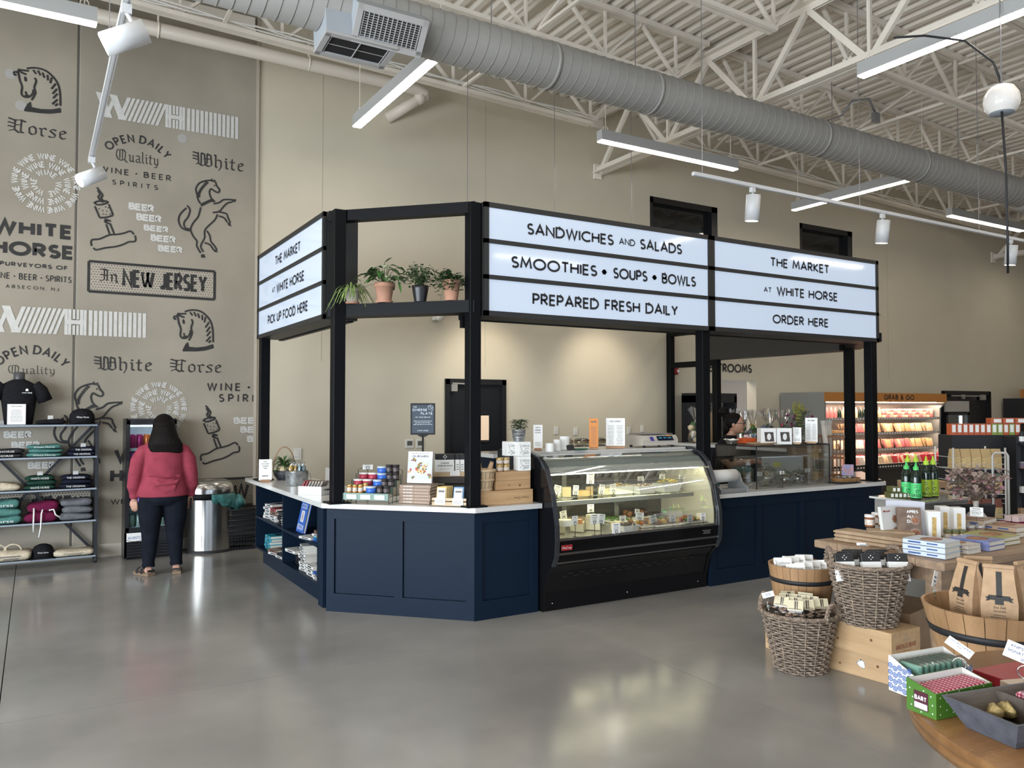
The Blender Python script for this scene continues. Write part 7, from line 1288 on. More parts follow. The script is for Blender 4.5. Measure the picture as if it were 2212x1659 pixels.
def wicker(lab, x, y, z, r0, r1, h, rows, n, hand_, name='wicker_basket'):
    t = emp(name, lab, 'basket', (x, y, z), .3, 'grey wicker baskets'); m = MB(); weave(m, r0, r1, h, n, rows, h/rows*.42, wav=.0075); part('woven_wall', m, WGR, t, kind='stuff')
    part('shade_lining', MB().lathe([(r0*.93, .005), (r1*.93, h*.95)], 28), mat('wicker_shadow', (.05, .038, .03), .9), t); part('basket_bottom', MB().lathe([(r0*.95, .004), (0, .006)], 24), WGR, t)  # inner shell in darkened wicker, the basket's inside shade put into its colour
    m = MB()
    for s in range(3): m.tube([((r1+.004+.008*math.sin(a*24+s*2.1))*math.cos(a), (r1+.004+.008*math.sin(a*24+s*2.1))*math.sin(a), h+.008*math.cos(a*24+s*2.1)) for a in [2*PI*i/96 for i in range(96)]], .008, 5, closed=True)
    part('braided_rim', m, WGR, t)
    for a in hand_:
        c, s = math.cos(a), math.sin(a); pts = [Vector((c*r1-s*.075*math.cos(b), s*r1+c*.075*math.cos(b), h-.01+.095*math.sin(b))) for b in [PI*i/20 for i in range(21)]]; m = MB()
        for k in range(3): m.tube([p+Vector((c*.009*math.cos(i*1.1+k*2.1), s*.009*math.cos(i*1.1+k*2.1), .009*math.sin(i*1.1+k*2.1))) for i, p in enumerate(pts)], .008, 5)
        part('handle', m, WGR, t)
    return t
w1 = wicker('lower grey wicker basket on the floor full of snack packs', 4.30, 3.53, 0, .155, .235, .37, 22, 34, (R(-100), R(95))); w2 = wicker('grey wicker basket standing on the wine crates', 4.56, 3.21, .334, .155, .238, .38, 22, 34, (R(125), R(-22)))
q = random.Random(3); CRM = mat('label_cream', (.58, .52, .36), .5); YEL = mat('band_yellow', (.5, .4, .06), .5)
for i in range(10):
    a = i*2.4+.9; r_ = .15*math.sqrt((i+.5)/10); x, y = w1.location.x+r_*math.cos(a), w1.location.y+r_*math.sin(a); t = emp('snack_pack', 'cream labelled clear snack pack in the lower basket, %s' % ['right', 'rear left', 'front centre', 'left', 'rear right', 'front left', 'front right', 'rear', 'centre', 'back edge'][i], 'packet', (x, y, .355), face(x, y, q.uniform(-.5, .5)), 'snack packs in the lower basket')
    part('label_card', MB().box((0, -.01, .085), (.095, .003, .065), rx=q.uniform(-.5, -.1)).mi(1).box((.0, -.0125, .085), (.008, .003, .057), rx=-.3).box((.012, -.0125, .085), (.005, .003, .057), rx=-.3), [CRM, mat('band_dark', (.06, .04, .03), .5)], t); m = MB()
    for k in range(14): m.lump((q.uniform(-.045, .045), q.uniform(-.02, .02), q.uniform(-.01, .055)), .010, k, (1.5, .7, .6), .3, 6, 4)
    part('crisps', m, mat('crisps', (.52, .36, .26), .7, noise=.2, scale=40), t, kind='stuff'); part('film', MB().box((0, 0, .03), (.105, .05, .09), bev=.012), CEL, t)
for i in range(7):
    x0 = (i-3)*.055; yy = -.07+.07*(i % 3); v = Matrix.Rotation(-.55, 3, 'Z') @ Vector((x0, yy, 0)); t = emp('black_box', 'black topped white storage bag box leaning in the upper wicker basket, %s' % ['first from left', 'second from left', 'third', 'middle', 'fifth', 'second from right', 'rightmost'][i], 'box', (w2.location.x+v.x, w2.location.y+v.y, .63), -.55+q.uniform(-.15, .15), 'black boxes in the wicker basket')
    M = Matrix.Rotation(-.35, 4, 'X'); m = MB(); m.M = M; m.box((0, 0, .04), (.12, .035, .12)); part('carton', m, CARD, t); m = MB(); m.M = M; m.box((0, 0, .125), (.122, .038, .055), bev=.003); part('black_sleeve', m, mat('sleeve_black', (.012, .012, .013), .45), t); m = MB(); m.M = M
    for k in range(4): m.ball((.012*math.cos(k*PI/2), -.0195, .125+.012*math.sin(k*PI/2)), .004, 6, 4, (1, .1, 1))
    part('silver_emblem', m, PAPER, t)
def bucket(lab, x, y, z, r0, r1, h, n, hoopz, hw):
    t = emp('stave_bucket', lab, 'bucket', (x, y, z), .1, 'wooden stave buckets')
    for i in range(n):
        a0, a1 = 2*PI*i/n+.006, 2*PI*(i+1)/n-.006; vs = []
        for (r_, zz) in ((r0, 0), (r1, h), (r1-.014, h), (r0-.014, 0)):
            for a in (a0, (a0+a1)/2, a1): vs.append((r_*math.cos(a), r_*math.sin(a), zz))
        fs = [(0, 1, 4, 3), (1, 2, 5, 4), (3, 4, 7, 6), (4, 5, 8, 7), (6, 7, 10, 9), (7, 8, 11, 10), (0, 3, 6, 9), (2, 11, 8, 5), (0, 9, 10, 1), (1, 10, 11, 2)]; part('stave', MB().add(vs, fs), BARR, t)
    rz_ = r0+(r1-r0)*hoopz/h; k = (r1-r0)/h*hw/2; part('black_hoop', MB().lathe([(rz_-k+.001, hoopz-hw/2), (rz_-k+.004, hoopz-hw/2), (rz_+k+.004, hoopz+hw/2), (rz_+k+.001, hoopz+hw/2)], 48), INK, t); part('bucket_floor', MB().lathe([(r1*.93, h*.72), (0, h*.72)], 24), KR, t, 'kraft paper filling')
    return t
bk = bucket('smaller stave bucket of white packets behind the wicker baskets', 4.63, 3.78, .205, .165, .225, .40, 26, .30, .03); crate('support_crate', 'plain crate hidden beneath the smaller bucket', 4.46, 3.60, 0, .36, .36, .2, 0)
for i in range(8):
    v = Vector((-.11+.075*(i % 4), -.06+.12*(i//4), 0)); t = emp('date_packet', 'white california dates packet in the smaller bucket, %s row, %s' % (['front', 'rear'][i//4], ['far left', 'centre left', 'centre right', 'far right'][i % 4]), 'packet', (bk.location.x+v.x, bk.location.y+v.y, .495+.02*(i//4)), -.6+.2*(i % 3-1), 'date packets in the bucket')
    M = Matrix.Rotation(-.3, 4, 'X') @ Matrix.Rotation(.12*(i % 3-1), 4, 'Y'); m = MB(); m.M = M; m.box((0, 0, .07), (.125, .022, .12), bev=.004); part('packet_body', m, CARD, t); m = MB(); m.M = M; f = lambda a, b: (a, -.0118, b); ftext(m, 'California', -.045, .085, .09, .018, f, .2); text2(m, 'DATES', -.01, .062, .012, f, width=.055, wt=.2); lines2(m, -.04, .045, .05, .02, 3, f, i, .3); ribbon(m, [(-.05, .11), (-.048, .07), (-.035, .045), (-.02, .02)], .003, f); part('packet_print', m, mat('print_dark', (.12, .12, .12), .6), t)
b2 = bucket('large stave bucket of kraft bags at the right edge', 4.03, 2.16, .375, .21, .312, .36, 22, .245, .035); crate('support_crate', 'plain crate hidden beneath the large bucket', 3.90, 2.03, 0, .28, .28, .373, 0)
for i, (dx, dy, rz_, lab) in enumerate(((-.035, -.05, face(4.08, 2.3), 'front kraft bag with black ribbon label in the large bucket'), (-.03, .10, face(4.05, 2.5, -.9), 'kraft bag behind, turned sideways, in the large bucket'), (.17, -.06, face(4.3, 2.3, 1.0), 'kraft bag at the right edge of the large bucket'), (.10, .12, face(4.3, 2.5, .3), 'kraft bag at the rear right of the large bucket'))):
    t = emp('kraft_bag', lab, 'bag', (b2.location.x+dx, b2.location.y+dy, .665), rz_, 'kraft bags in the large bucket'); g = []
    for (zz, w_, d_) in ((0, .075, .045), (.10, .078, .045), (.2, .066, .022), (.245, .062, .007), (.275, .062, .006)): g.append([(-w_, -d_, zz), (0, -d_*1.04, zz), (w_, -d_, zz), (w_*.93, 0, zz), (w_, d_, zz), (0, d_*1.04, zz), (-w_, d_, zz), (-w_*.93, 0, zz), (-w_, -d_, zz)])
    m = MB().sheet(g, False).box((0, 0, .268), (.132, .022, .02), bev=.004); part('paper_body', m, KR, t); f = lambda a, b: (a, -.047+max(0, b-.10)*.24+max(0, b-.2)*.1, b); m = MB(); f2 = lambda a, b: (a, f(a, b)[1]-.0012, b)
    for (za, zb) in ((.13, .18), (.18, .22), (.22, .245)): m.add([f2(-.012, za), f2(.012, za), f2(.012, zb), f2(-.012, zb)], [(0, 1, 2, 3)])
    poly2(m, [(-.045, .115), (.045, .115), (.045, .137), (-.045, .137)], f2); poly2(m, [(-.058, .108), (-.04, .112), (-.04, .13), (-.058, .128), (-.05, .118)], f2); poly2(m, [(.058, .108), (.04, .112), (.04, .13), (.058, .128), (.05, .118)], f2); poly2(m, [(-.018, .095), (.018, .095), (.018, .115), (-.018, .115)], f2)
    ftext(m, 'Sea Salt', -.026, .076, .052, .013, f2, .2); ftext(m, 'Caramels', -.026, .060, .052, .011, f2, .2); lines2(m, -.04, .04, .05, .02, 3, f2, 4, .3); part('bag_print', m, mat('print_black_soft', (.02, .018, .016), .6), t)
# ---- farm table ----
tz = .76; TR_ = R(-3); tb = emp('farm_table', 'weathered oak farmhouse table with turned legs holding books and food', 'table', (4.716, 2.805, 0), TR_)
TL, TD = 2.1, .98
for k in range(5): part('top_plank', MB().box((TL/2, TD*(k+.5)/5, tz-.026), (TL, TD/5-.003, .052), bev=.004), OAK, tb)
part('apron', MB().box((TL/2, .10, tz-.10), (TL-.2, .025, .10)), OAK, tb); part('apron', MB().box((.10, TD/2, tz-.10), (.025, TD-.2, .10)), OAK, tb); part('apron', MB().box((TL/2, TD-.1, tz-.10), (TL-.2, .025, .10)), OAK, tb)
for x, y in ((.13, .13), (.13, TD-.13), (TL-.13, .13), (TL-.13, TD-.13)): part('leg', MB().box((x, y, tz-.145), (.11, .11, .19), bev=.005).lathe([(.03, 0), (.034, .03), (.028, .06), (.045, .14), (.055, .30), (.04, .42), (.036, .46), (.052, .48), (.038, .5), (.05, .525)], 18, c=(x, y, 0)), OAK, tb)
def T(x, y, z=0): v = Matrix.Rotation(TR_, 3, 'Z') @ Vector((x, y, 0)); return (4.716+v.x, 2.805+v.y, tz+.001+z)
def TP(u, v, z=0): p = P(u, v, z=tz+z); return p
# wooden boards, at the left
p0, p1_ = P(1800, 1168, z=tz), P(1958, 1192, z=tz); bd = wood('board_oak', (.38, .27, .17), (.28, .19, .115), 2, (8, 1, 8), .6)
ba = math.atan2(p1_.y-p0.y, p1_.x-p0.x); bl = (p1_-p0).length
for i in range(3): thing('serving_board', MB().box((bl/2, .085, .012), (bl, .17, .024), bev=.006), bd, 'long oak serving board, %s of the three on the table corner' % ['bottom', 'middle', 'top'][i], 'board', (p0.x+.004*i, p0.y, tz+.002+i*.0255), ba+.01*(i-1), 'stacked serving boards')
thing('brass_scoop', MB().lathe([(0, 0), (.03, .006), (.05, .03), (.055, .06), (.052, .06), (.045, .03), (0, .01)], 20).tube([(.05, 0, .05), (.13, .03, .06)], [.008, .006], 8), mat('brass', (.45, .33, .10), .25, .9), 'brass scoop lying on the table behind the oak boards', 'scoop', (4.98, 3.62, tz+.002), 2.2)
# jars on a wooden block
p = TP(1890, 1150); t = thing('wood_block', MB().box((0, 0, .04), (.30, .16, .08), bev=.004), bd, 'pale wooden riser block under the nut spread jars', 'block', (5.14, 3.44, tz+.002), -.9); NB = mat('hazel_spread', (.22, .08, .03), .2)
for i, (u, v, lab) in enumerate(((1890, 1139, 'front left'), (1920, 1139, 'front centre'), (1905, 1134, 'rear left'), (1938, 1136, 'right'))):
    p = P(u, v, z=tz+.083); jarset('spread_jar', 'white lidded brown spread jar, %s on the wooden block' % lab, (p.x, p.y+.04, tz+.083), .035, .086, NB, WL, .2, LBW, 'spread jars', taper=.97)
def books_at(u, v, n, w, d, h, cv, lab, rz, col_lab, seed=0, topc=None):
    p = TP(u, v); cr, sr = math.cos(rz), math.sin(rz); k = (w, d, h, cv.name, 'tb'); m = MB().box((w/2-.0, d/2, h/2), (w-.006, d-.006, h-.006)); m.mi(1).box((w/2, d/2, .0015), (w, d, .003)).box((w/2, d/2, h-.0015), (w, d, .003)).box((.0015, d/2, h/2), (.003, d, h)); m.mi(2).box((-.0005, d*.72, h/2), (.001, d*.3, h*.3)).box((-.0005, d*.3, h/2), (.001, d*.25, h*.25)).mi(3).ball((w*.5, d*.5, h), min(w, d)*.34, 14, 4, (1.2, .9, .02)); me = m.mesh('table_book', [PAGE, cv, mat('print_blue', (.03, .08, .25), .5), topc or mat('cover_dish', (.28, .12, .06), .5, noise=.5, scale=25)])
    for i in range(n): thing('cookbook', me, None, '%s cookbook, %s %s' % (col_lab, {2: ['lower of two', 'upper of two'][i % 2], 3: ['bottom of three', 'middle of three', 'top of three'][i % 3]}[n], lab), 'book', (p.x, p.y, tz+.002+i*(h+.001)), rz+.015*(i % 2), 'cookbooks on the farm table')
books_at(2042, 1210, 3, .20, .265, .033, cov('porcelain', (.52, .58, .66)), 'at the table corner', R(5), 'white'); books_at(2092, 1199, 2, .16, .22, .028, cov('ivory', (.55, .5, .44)), 'right of the white stack', R(2), 'ivory'); books_at(2137, 1192, 2, .21, .25, .030, CLV, 'in the middle of the table', R(2), 'lavender blue')
books_at(2168, 1181, 2, .22, .28, .028, COL_, 'behind the lavender pair', R(0), 'olive and kraft'); books_at(2195, 1163, 2, .24, .3, .036, CTN, 'at the right edge', R(-3), 'kraft brown'); books_at(2125, 1155, 2, .26, .22, .05, CTN, 'below the vase', R(8), 'tan boxed')
# standing books
for (x, y, rz_, w, h, cv, ti, lab, tl) in ((5.245, 3.36, .20, .155, .24, mat('cover_umber', (.13, .085, .06), .45, noise=.35, scale=14), ['APRES', 'ALL', 'DAY'], 'dark brown apres all day cookbook standing tilted on the table', .25), (5.33, 3.45, .0, .25, .27, mat('cover_pale_lilac', (.42, .42, .48), .4), [], 'large pale lilac cookbook standing behind the brown one', .2), (5.19, 3.46, .9, .17, .24, CW, ['APRES ALL DAY'], 'white spined cookbook leaning left of the brown one', .15)):
    t = slab_book('standing_cookbook', lab, (x, y, tz+.002), face(x, y, rz_), w, .022, h, cv, tl); m = MB(); f = lambda a, b: (a, -.0135, b)
    for i, s in enumerate(ti): text2(m, s, -.012 if len(ti) > 1 else -w*.4, h*(.83-.14*i), .021 if len(ti) > 1 else .014, f, width=min(.07, text_w(s)*.021), wt=.2)
    part('cover_title', m, PAPER if len(ti) > 1 else CRD, t); m = MB(); m.mi(0).ball((w*.22, -.0135, h*.24), .038, 16, 4, (1, .05, 1)).ball((w*.24, -.0135, h*.62), .03, 16, 4, (1, .05, 1)).mi(1).ball((w*.22, -.015, h*.24), .031, 14, 4, (1, .05, 1)).ball((w*.24, -.015, h*.62), .024, 14, 4, (1, .05, 1)); part('cover_bowls', m, [mat('bowl_ring', (.28, .22, .18), .5), mat('bowl_food', (.25, .10, .05), .6, noise=.5, scale=60)], t)
for i, (u, v, lab) in enumerate(((2022, 1170, 'front left'), (2076, 1160, 'right'), (2046, 1157, 'rear middle'))):
    p = TP(u, v); t = emp('pasta_box', 'tall white and grey windowed biscuit box, %s on the table' % lab, 'box', (p.x, p.y+.03, tz+.002), face(p.x, p.y, .5), 'tall biscuit boxes'); part('carton', MB().box((0, 0, .105), (.085, .085, .21), bev=.002), CARD, t); part('grey_band', MB().box((.0435, 0, .18), (.001, .078, .045)), mat('band_grey', (.22, .22, .2), .5), t); part('window', MB().box((-.005, -.0435, .095), (.03, .001, .15), bev=.0).mi(1).box((.0436, .0, .13), (.001, .03, .035)).mi(2).box((.0436, 0, .05), (.001, .035, .025)), [mat('window_gold', (.55, .38, .14), .4, noise=.3, scale=60), OLV[2], OLV[1]], t)
for i in range(3): p = TP(2047+16*i, 1165); jarset('olive_jar', 'small dark lidded jar, %s of three between the biscuit boxes' % ['left', 'middle', 'right'][i], (p.x-.05, p.y-.03, tz+.002), .026, .075, mat('relish_green', (.14, .12, .03), .2), mat('lid_olive', (.10, .11, .05), .4), .2, LBW, 'small dark lidded jars')
for i in range(9): jarset('tin_jar', 'flat silver lidded jar in the rear cluster, %s row %s' % (['front', 'middle', 'back'][i//3], ['left', 'centre', 'right'][i % 3]), (5.86+.075*(i % 3)+.03*(i//3), 3.36-.03*(i % 3)+.09*(i//3), tz+.002), .033, .07, mat('tin_body', (.22, .16, .12), .3), mat('tin_lid', (.42, .40, .38), .3, .4), .25, None, 'silver lidded jars behind')
card(5.93, 3.28, tz+.002, .085, .065, .14, 'white card raised above the silver lidded jars', face(5.93, 3.28), True, 0, 'price_card', 'table price cards', 3, clear=True)
p = TP(2110, 1146); t = emp('vase', 'pale glazed bottle vase with dried pinkish flowers', 'vase', (p.x+.03, p.y+.02, tz+.002)); s_ = S(p); part('vase_body', MB().lathe([(.055, 0), (.075, .015), (.085, .05), (.082, .095), (.055, .13), (.024, .15), (.019, .19), (.021, .22), (.017, .222)], 28), mat('vase_glaze', (.42, .38, .34), .12, noise=.05, scale=8), t)
DF = mat('dried_flower', (.24, .18, .15), .8, noise=.3, scale=40); DP = mat('dried_pink', (.34, .17, .18), .8, noise=.3, scale=40); q = random.Random(11); m1, m2, m3 = MB(), MB(), MB()
for i in range(85):
    a = q.uniform(0, 6.3); r_ = q.uniform(.02, .2); e = Vector((r_*math.cos(a), r_*math.sin(a), .30+q.uniform(0, .17)-r_*.15)); m1.tube([(0, 0, .2), e*.5+Vector((0, 0, .13)), e], .002, 3)
    for k in range(5): mm = m2 if q.random() < .8 else m3; leaf(mm, e+Vector((q.uniform(-.03, .03), q.uniform(-.03, .03), q.uniform(-.05, .03))), (q.uniform(-1, 1), q.uniform(-1, 1), q.uniform(-.6, .8)), q.uniform(.035, .06), .042, .1)
part('dried_stems', m1, mat('dried_stem', (.14, .10, .07), .8), t); part('petals', m2, DF, t); part('pink_petals', m3, DP, t)
for i in range(8): thing('pale_macaron_box', MB().box((0, 0, .022), (.048, .05, .042), bev=.004), mat('macaron_pink', (.52, .40, .38), .5), 'small pale pink box in the row at the right edge, %s' % ['first', 'second', 'third', 'fourth', 'fifth', 'sixth', 'seventh', 'last'][i], 'box', T(1.62+.054*(i % 4), .50+.056*(i//4), .075), TR_, 'pale pink boxes'); 
thing('pink_tray', MB().box((.08, .03, .035), (.34, .2, .07), bev=.003), mat('tray_magenta', (.38, .02, .08), .4), 'magenta box carrying the row of pale pink boxes', 'box', T(1.62, .50), TR_)
for i in range(2): thing('black_menu_board', MB().box((0, 0, .09), (.42, .02, .17), rx=.12, bev=.004), INK, 'black leaning board at the right behind the pink boxes, %s' % ['nearer', 'farther'][i], 'board', T(1.55+.05*i, .80+.06*i), TR_-.25, 'black boards')
# oil bottles on a grey plinth
t = emp('display_plinth', 'pale grey display plinth with a glass top carrying oil bottles', 'plinth', (6.08, 3.77, 0), -.02); part('plinth_body', MB().box((.32, .24, .466), (.60, .44, .932)), mat('plinth_grey', (.22, .21, .19), .5), t); part('plinth_top', MB().box((.32, .24, .941), (.66, .50, .016)), mat('plinth_top_glass', (.35, .35, .32), .1), t)
BG = mat('bottle_green', (.006, .016, .010), .12); LG1 = mat('label_mint', (.07, .55, .16), .4); LG2 = mat('label_lime', (.30, .42, .02), .4); CP1 = mat('cap_mint', (.08, .52, .12), .35); CP2 = mat('cap_lime', (.36, .55, .03), .35)
for i, (u, v, k) in enumerate(((1976, 1079, 0), (1997, 1082, 0), (1985, 1070, 1), (2003, 1070, 1), (2019, 1079, 1), (2034, 1078, 1))):
    p = P(u, v-2, z=.951); hgt = (.30 if k == 0 else .345); r_ = .041; t = emp('oil_bottle', 'dark green squeeze bottle with %s label, %s' % (['mint', 'lime'][k], ['front left', 'front centre', 'rear left', 'rear middle', 'second from right', 'rightmost'][i]), 'bottle', (p.x, p.y+.07+.03*(i in (2, 3)), .951), face(p.x, p.y), 'squeeze oil bottles')
    H = hgt; part('bottle_body', MB().lathe([(r_*.9, 0), (r_, .01), (r_, H*.58), (r_*.85, H*.70), (r_*.45, H*.78), (r_*.42, H*.80)], 20), BG, t); part('cap', MB().lathe([(r_*.52, H*.79), (r_*.52, H*.87), (r_*.28, H*.89), (r_*.10, H), (0, H)], 14), [CP1, CP2][k], t); part('bottle_label', MB().lathe([(r_+.001, H*.04), (r_+.001, H*.44)], 20), [LG1, LG2][k], t)
    m = MB(); cyl_ = lambda a, b: ((r_+.002)*math.sin(a/r_), -(r_+.002)*math.cos(a/r_), b); text2(m, 'GRAZA', -.032, H*.07, .024, cyl_, width=.07, wt=.15); lines2(m, -.025, .02, H*.40, H*.30, 2, cyl_, 3, .3); ribbon(m, A_(.01, H*.22, .012, .012, 0, 300, 8), .005, cyl_); part('label_print', m, mat('ink_green', (.01, .05, .02), .5), t)
for i in range(7): z = .951+(.047 if i > 4 else 0); k = i if i < 5 else i-4.5; p = P(1925+9*k, 1076, z=.951); thing('tea_tin', MB().box((0, 0, .023), (.03, .10, .045)).mi(1).box((0, -.0505, .024), (.022, .001, .028)), [mat('tin_olive', (.10, .10, .03), .4), PAPER], 'small olive carton with white end label, %s row, %s, left of the bottles' % ('upper' if i > 4 else 'lower', NTH[i]), 'box', (p.x+.02, p.y+.03, z), -.5, 'olive cartons on the plinth')
# cardboard boxes behind
for i in range(3): t = emp('cardboard_box', 'plain cardboard box, %s of the stack behind the order counter' % ['bottom', 'middle', 'top'][i], 'box', (8.68+.02*i, 5.42, .002+.29*i), -.35+.1*i, 'cardboard boxes'); part('carton', MB().box((0, 0, .14), (.42, .34, .285)), mat('cardboard', (.38, .25, .15), .8, noise=.08, scale=10), t); part('tape', MB().box((0, -.171, .14), (.05, .001, .285)), mat('tape_tan', (.30, .18, .09), .3), t); part('grip_slot', MB().box((.1, -.171, .2), (.07, .001, .02)), INK, t)
thing('floor_box_kraft', MB().box((0, 0, .16), (.55, .35, .32)), mat('cardboard', (.38, .25, .15), .8, noise=.08, scale=10), 'kraft carton on the floor under the farm table', 'box', (5.25, 3.45, .002), .2); m = MB().tube([(5.9, 3.1, .70), (5.92, 3.0, .6), (5.86, 2.95, .42), (5.72, 3.0, .25), (5.7, 3.05, .02)], .014, 8); thing('power_cord', m, INK, 'thick black cord hanging under the farm table', 'cord')
# ---- round table ----
rc = Vector((2.97, .98, 0)); rr = .80; t = emp('round_table', 'round dark wood display table in the bottom right corner', 'table', rc)
part('table_top', MB().lathe([(rr-.012, .715), (rr, .72), (rr, .745), (rr-.006, .75), (0, .75)], 96), TBL, t); part('edge_band', MB().lathe([(rr-.05, .68), (rr-.012, .68), (rr-.008, .715), (rr-.05, .715)], 96), TBL, t); part('pedestal', MB().lathe([(.3, 0), (.3, .04), (.1, .08), (.08, .4), (.14, .68), (0, .68)], 24), TBL, t)
def box_open(name, lab, loc, rz, w, d, h, m_out, m_in, lab_cat='box', flare=0, k=.004, front=1.0, back=1.0):
    t = emp(name, lab, lab_cat, loc, rz); W2, D2 = w/2+flare, d/2+flare; hf, hb = h*front, h*back
    out = [(-w/2, -d/2, 0), (w/2, -d/2, 0), (w/2, d/2, 0), (-w/2, d/2, 0)]; top = [(-W2, -D2, hf), (W2, -D2, hf), (W2, D2, hb), (-W2, D2, hb)]
    sh = lambda p, q_: (p[0]*(1-q_/abs(p[0])), p[1]*(1-q_/abs(p[1])), p[2]); ino = [(*sh(p, k)[:2], k) for p in out]; int_ = [sh(p, k) for p in top]
    names = ['front_wall', 'right_wall', 'back_wall', 'left_wall']
    for i in range(4):
        j = (i+1) % 4; m = MB().add([out[i], out[j], top[j], top[i]], [(0, 1, 2, 3)]).add([top[i], top[j], int_[j], int_[i]], [(0, 1, 2, 3)]); m.mi(1).add([int_[i], int_[j], ino[j], ino[i]], [(0, 1, 2, 3)]); part(names[i], m, [m_out, m_in], t)
    part('bottom_wall', MB().box((0, 0, k/2), (w-.001, d-.001, k)), m_in, t); return t
def dots_mat(name, c, dc, sc, thr, ring=False):
    m, nt, b = _nodes(name); N = nt.nodes; L = nt.links; tc = N.new('ShaderNodeTexCoord'); v = N.new('ShaderNodeTexVoronoi'); v.inputs['Scale'].default_value = sc; v.inputs['Randomness'].default_value = 0 if not ring else .1
    L.new(tc.outputs['Object'], v.inputs['Vector']); r = N.new('ShaderNodeValToRGB'); r.color_ramp.interpolation = 'CONSTANT'; L.new(v.outputs['Distance'], r.inputs[0]); e = r.color_ramp.elements; e[0].color = (*dc, 1); e[1].position = thr; e[1].color = (*c, 1)
    if ring: e2 = e.new(thr*1.8); e2.color = (*dc, 1); e3 = e.new(thr*2.6); e3.color = (*c, 1)
    L.new(r.outputs[0], b.inputs['Base Color']); b.inputs['Roughness'].default_value = .4; MATS[name] = m; return m
GRB = mat('box_grass_green', (.05, .14, .015), .4); PKD = dots_mat('wrap_pink', (.30, .03, .07), (.60, .35, .36), 90, .42)
gz = .751; pg = P(2030, 1558, z=.75); GRZ = R(-4)
gl = Vector((2.392, 1.515)); gf = Vector((2.364, 1.429)); gr_ = Vector((2.62, 1.40)); t = box_open('green_display_box', 'green dotted open box packed with pink wrapped bars on the round table', (2.492, 1.472, gz), R(-7), .255, .105, .085, GRB, mat('box_inside_white', (.6, .58, .54), .5), back=1.15, front=.92)
M = Matrix.Rotation(R(-7), 3, 'Z')
for i in range(13): v = M @ Vector((-.112+.0185*i, 0, 0)); thing('wrapped_bar', MB().box((0, 0, 0), (.015, .088, .07), bev=.004), PKD, 'pink patterned chocolate bar in the green box, %s from the left' % NTH[i], 'bar', (2.492+v.x, 1.472+v.y, gz+.045), R(-7), 'pink bars in the green box')
m = MB().box((-.128, 0, .042), (.002, .05, .055)); part('front_window', m, mat('panel_maroon', (.06, .01, .02), .4), t); m = MB(); f = lambda a, b: (-.1295, -a, b); text2(m, 'BART', -.021, .042, .014, f, width=.04, wt=.2); part('window_print', m, PAPER, t); part('lower_label', MB().box((-.1292, 0, .026), (.001, .046, .018)), mat('label_lilac', (.5, .45, .6), .4), t)
rb = MB()
for i in range(6):
    for j in range(4):
        y_, z_ = -.045+.0185*i, .012+.022*j
        if y_ < 1 and z_ < .075+(y_+.05)*.3: ribbon(rb, A_(y_, z_+.006*(i % 2), .008, .008, 0, 360, 12), .003, lambda a, b: (-.1305, a, b)); ribbon(rb, A_(y_, z_+.006*(i % 2), .0035, .0035, 0, 360, 8), .003, lambda a, b: (-.1305, a, b))
for i in range(14):
    for j in range(4): ribbon(rb, A_(-.12+.0185*i, .01+.019*j+.007*(i % 2), .0075, .0075, 0, 360, 12), .003, lambda a, b: (a, -.0555, b)); ribbon(rb, A_(-.12+.0185*i, .01+.019*j+.007*(i % 2), .003, .003, 0, 360, 8), .003, lambda a, b: (a, -.0555, b))
gd = MB()
for i in range(9):
    for j in range(3): gd.add([(-.11+.028*i+.0026*math.cos(a), -.0531, .014+.025*j+.01*(i % 2)+.0026*math.sin(a)) for a in (0, 1, 2, 3, 4, 5)], [(0, 1, 2, 3, 4, 5)])
for y_, z_ in ((-.04, .015), (-.035, .065), (.035, .02), (.04, .07), (0, .008), (-.01, .075), (.03, .045), (-.04, .04)): gd.add([(-.1283, y_-.0026*math.cos(a), z_+.0026*math.sin(a)) for a in (0, 1, 2, 3, 4, 5)], [(0, 1, 2, 3, 4, 5)])
part('printed_dots', gd, mat('dot_pale', (.5, .58, .5), .5), t, kind='stuff')
t = box_open('blue_ring_box', 'white box with blue ring pattern holding mint green packs', (2.60, 1.60, gz), R(-8), .26, .11, .085, PAPER, mat('box_inside_white', (.6, .58, .54), .5), back=1.35, front=.85); part('printed_rings', rb, mat('ring_blue', (.02, .07, .25), .5), t, kind='stuff'); M = Matrix.Rotation(R(-8), 3, 'Z')
for i in range(8): v = M @ Vector((-.09+.026*i, .0, 0)); thing('mint_pack', MB().box((0, 0, 0), (.02, .08, .085), bev=.006).mi(1).box((0, 0, .002), (.022, .084, .092), bev=.008), [mat('pack_mint', (.22, .42, .33), .4), CEL], 'mint green pack standing in the blue ring box, %s from the left' % NTH[i], 'packet', (2.60+v.x, 1.60+v.y, gz+.057), R(-8)+.12, 'mint packs')
t = box_open('slate_tray', 'flared grey stained wooden tray of wrapped sweets', (2.545, 1.245, gz), R(-12), .36, .16, .085, wood('slate_wood', (.085, .09, .11), (.055, .058, .07), 3, (1, 9, 9), .55), wood('umber_wood', (.11, .09, .075), (.07, .055, .045), 3, (1, 9, 9), .6), 'tray', .045, .008); part('divider', MB().box((-.02, .03, .045), (.008, .17, .07)), MATS['umber_wood'], t); M = Matrix.Rotation(R(-12), 3, 'Z')
for i in range(9): v = M @ Vector((.03+.05*(i % 3), -.045+.045*(i//3), 0)); thing('sweet_packet', MB().box((0, 0, 0), (.05, .035, .075), rx=-.4, bev=.006).mi(1).box((0, -.006, .03), (.052, .04, .03), rx=-.4, bev=.008), [PKD, CEL], 'pink and plum patterned sweet packet in the slate tray, %s row %s' % (['front', 'middle', 'rear'][i//3], ['left', 'centre', 'right'][i % 3]), 'packet', (2.545+v.x, 1.245+v.y, gz+.055), R(-12), 'sweet packets in the slate tray')
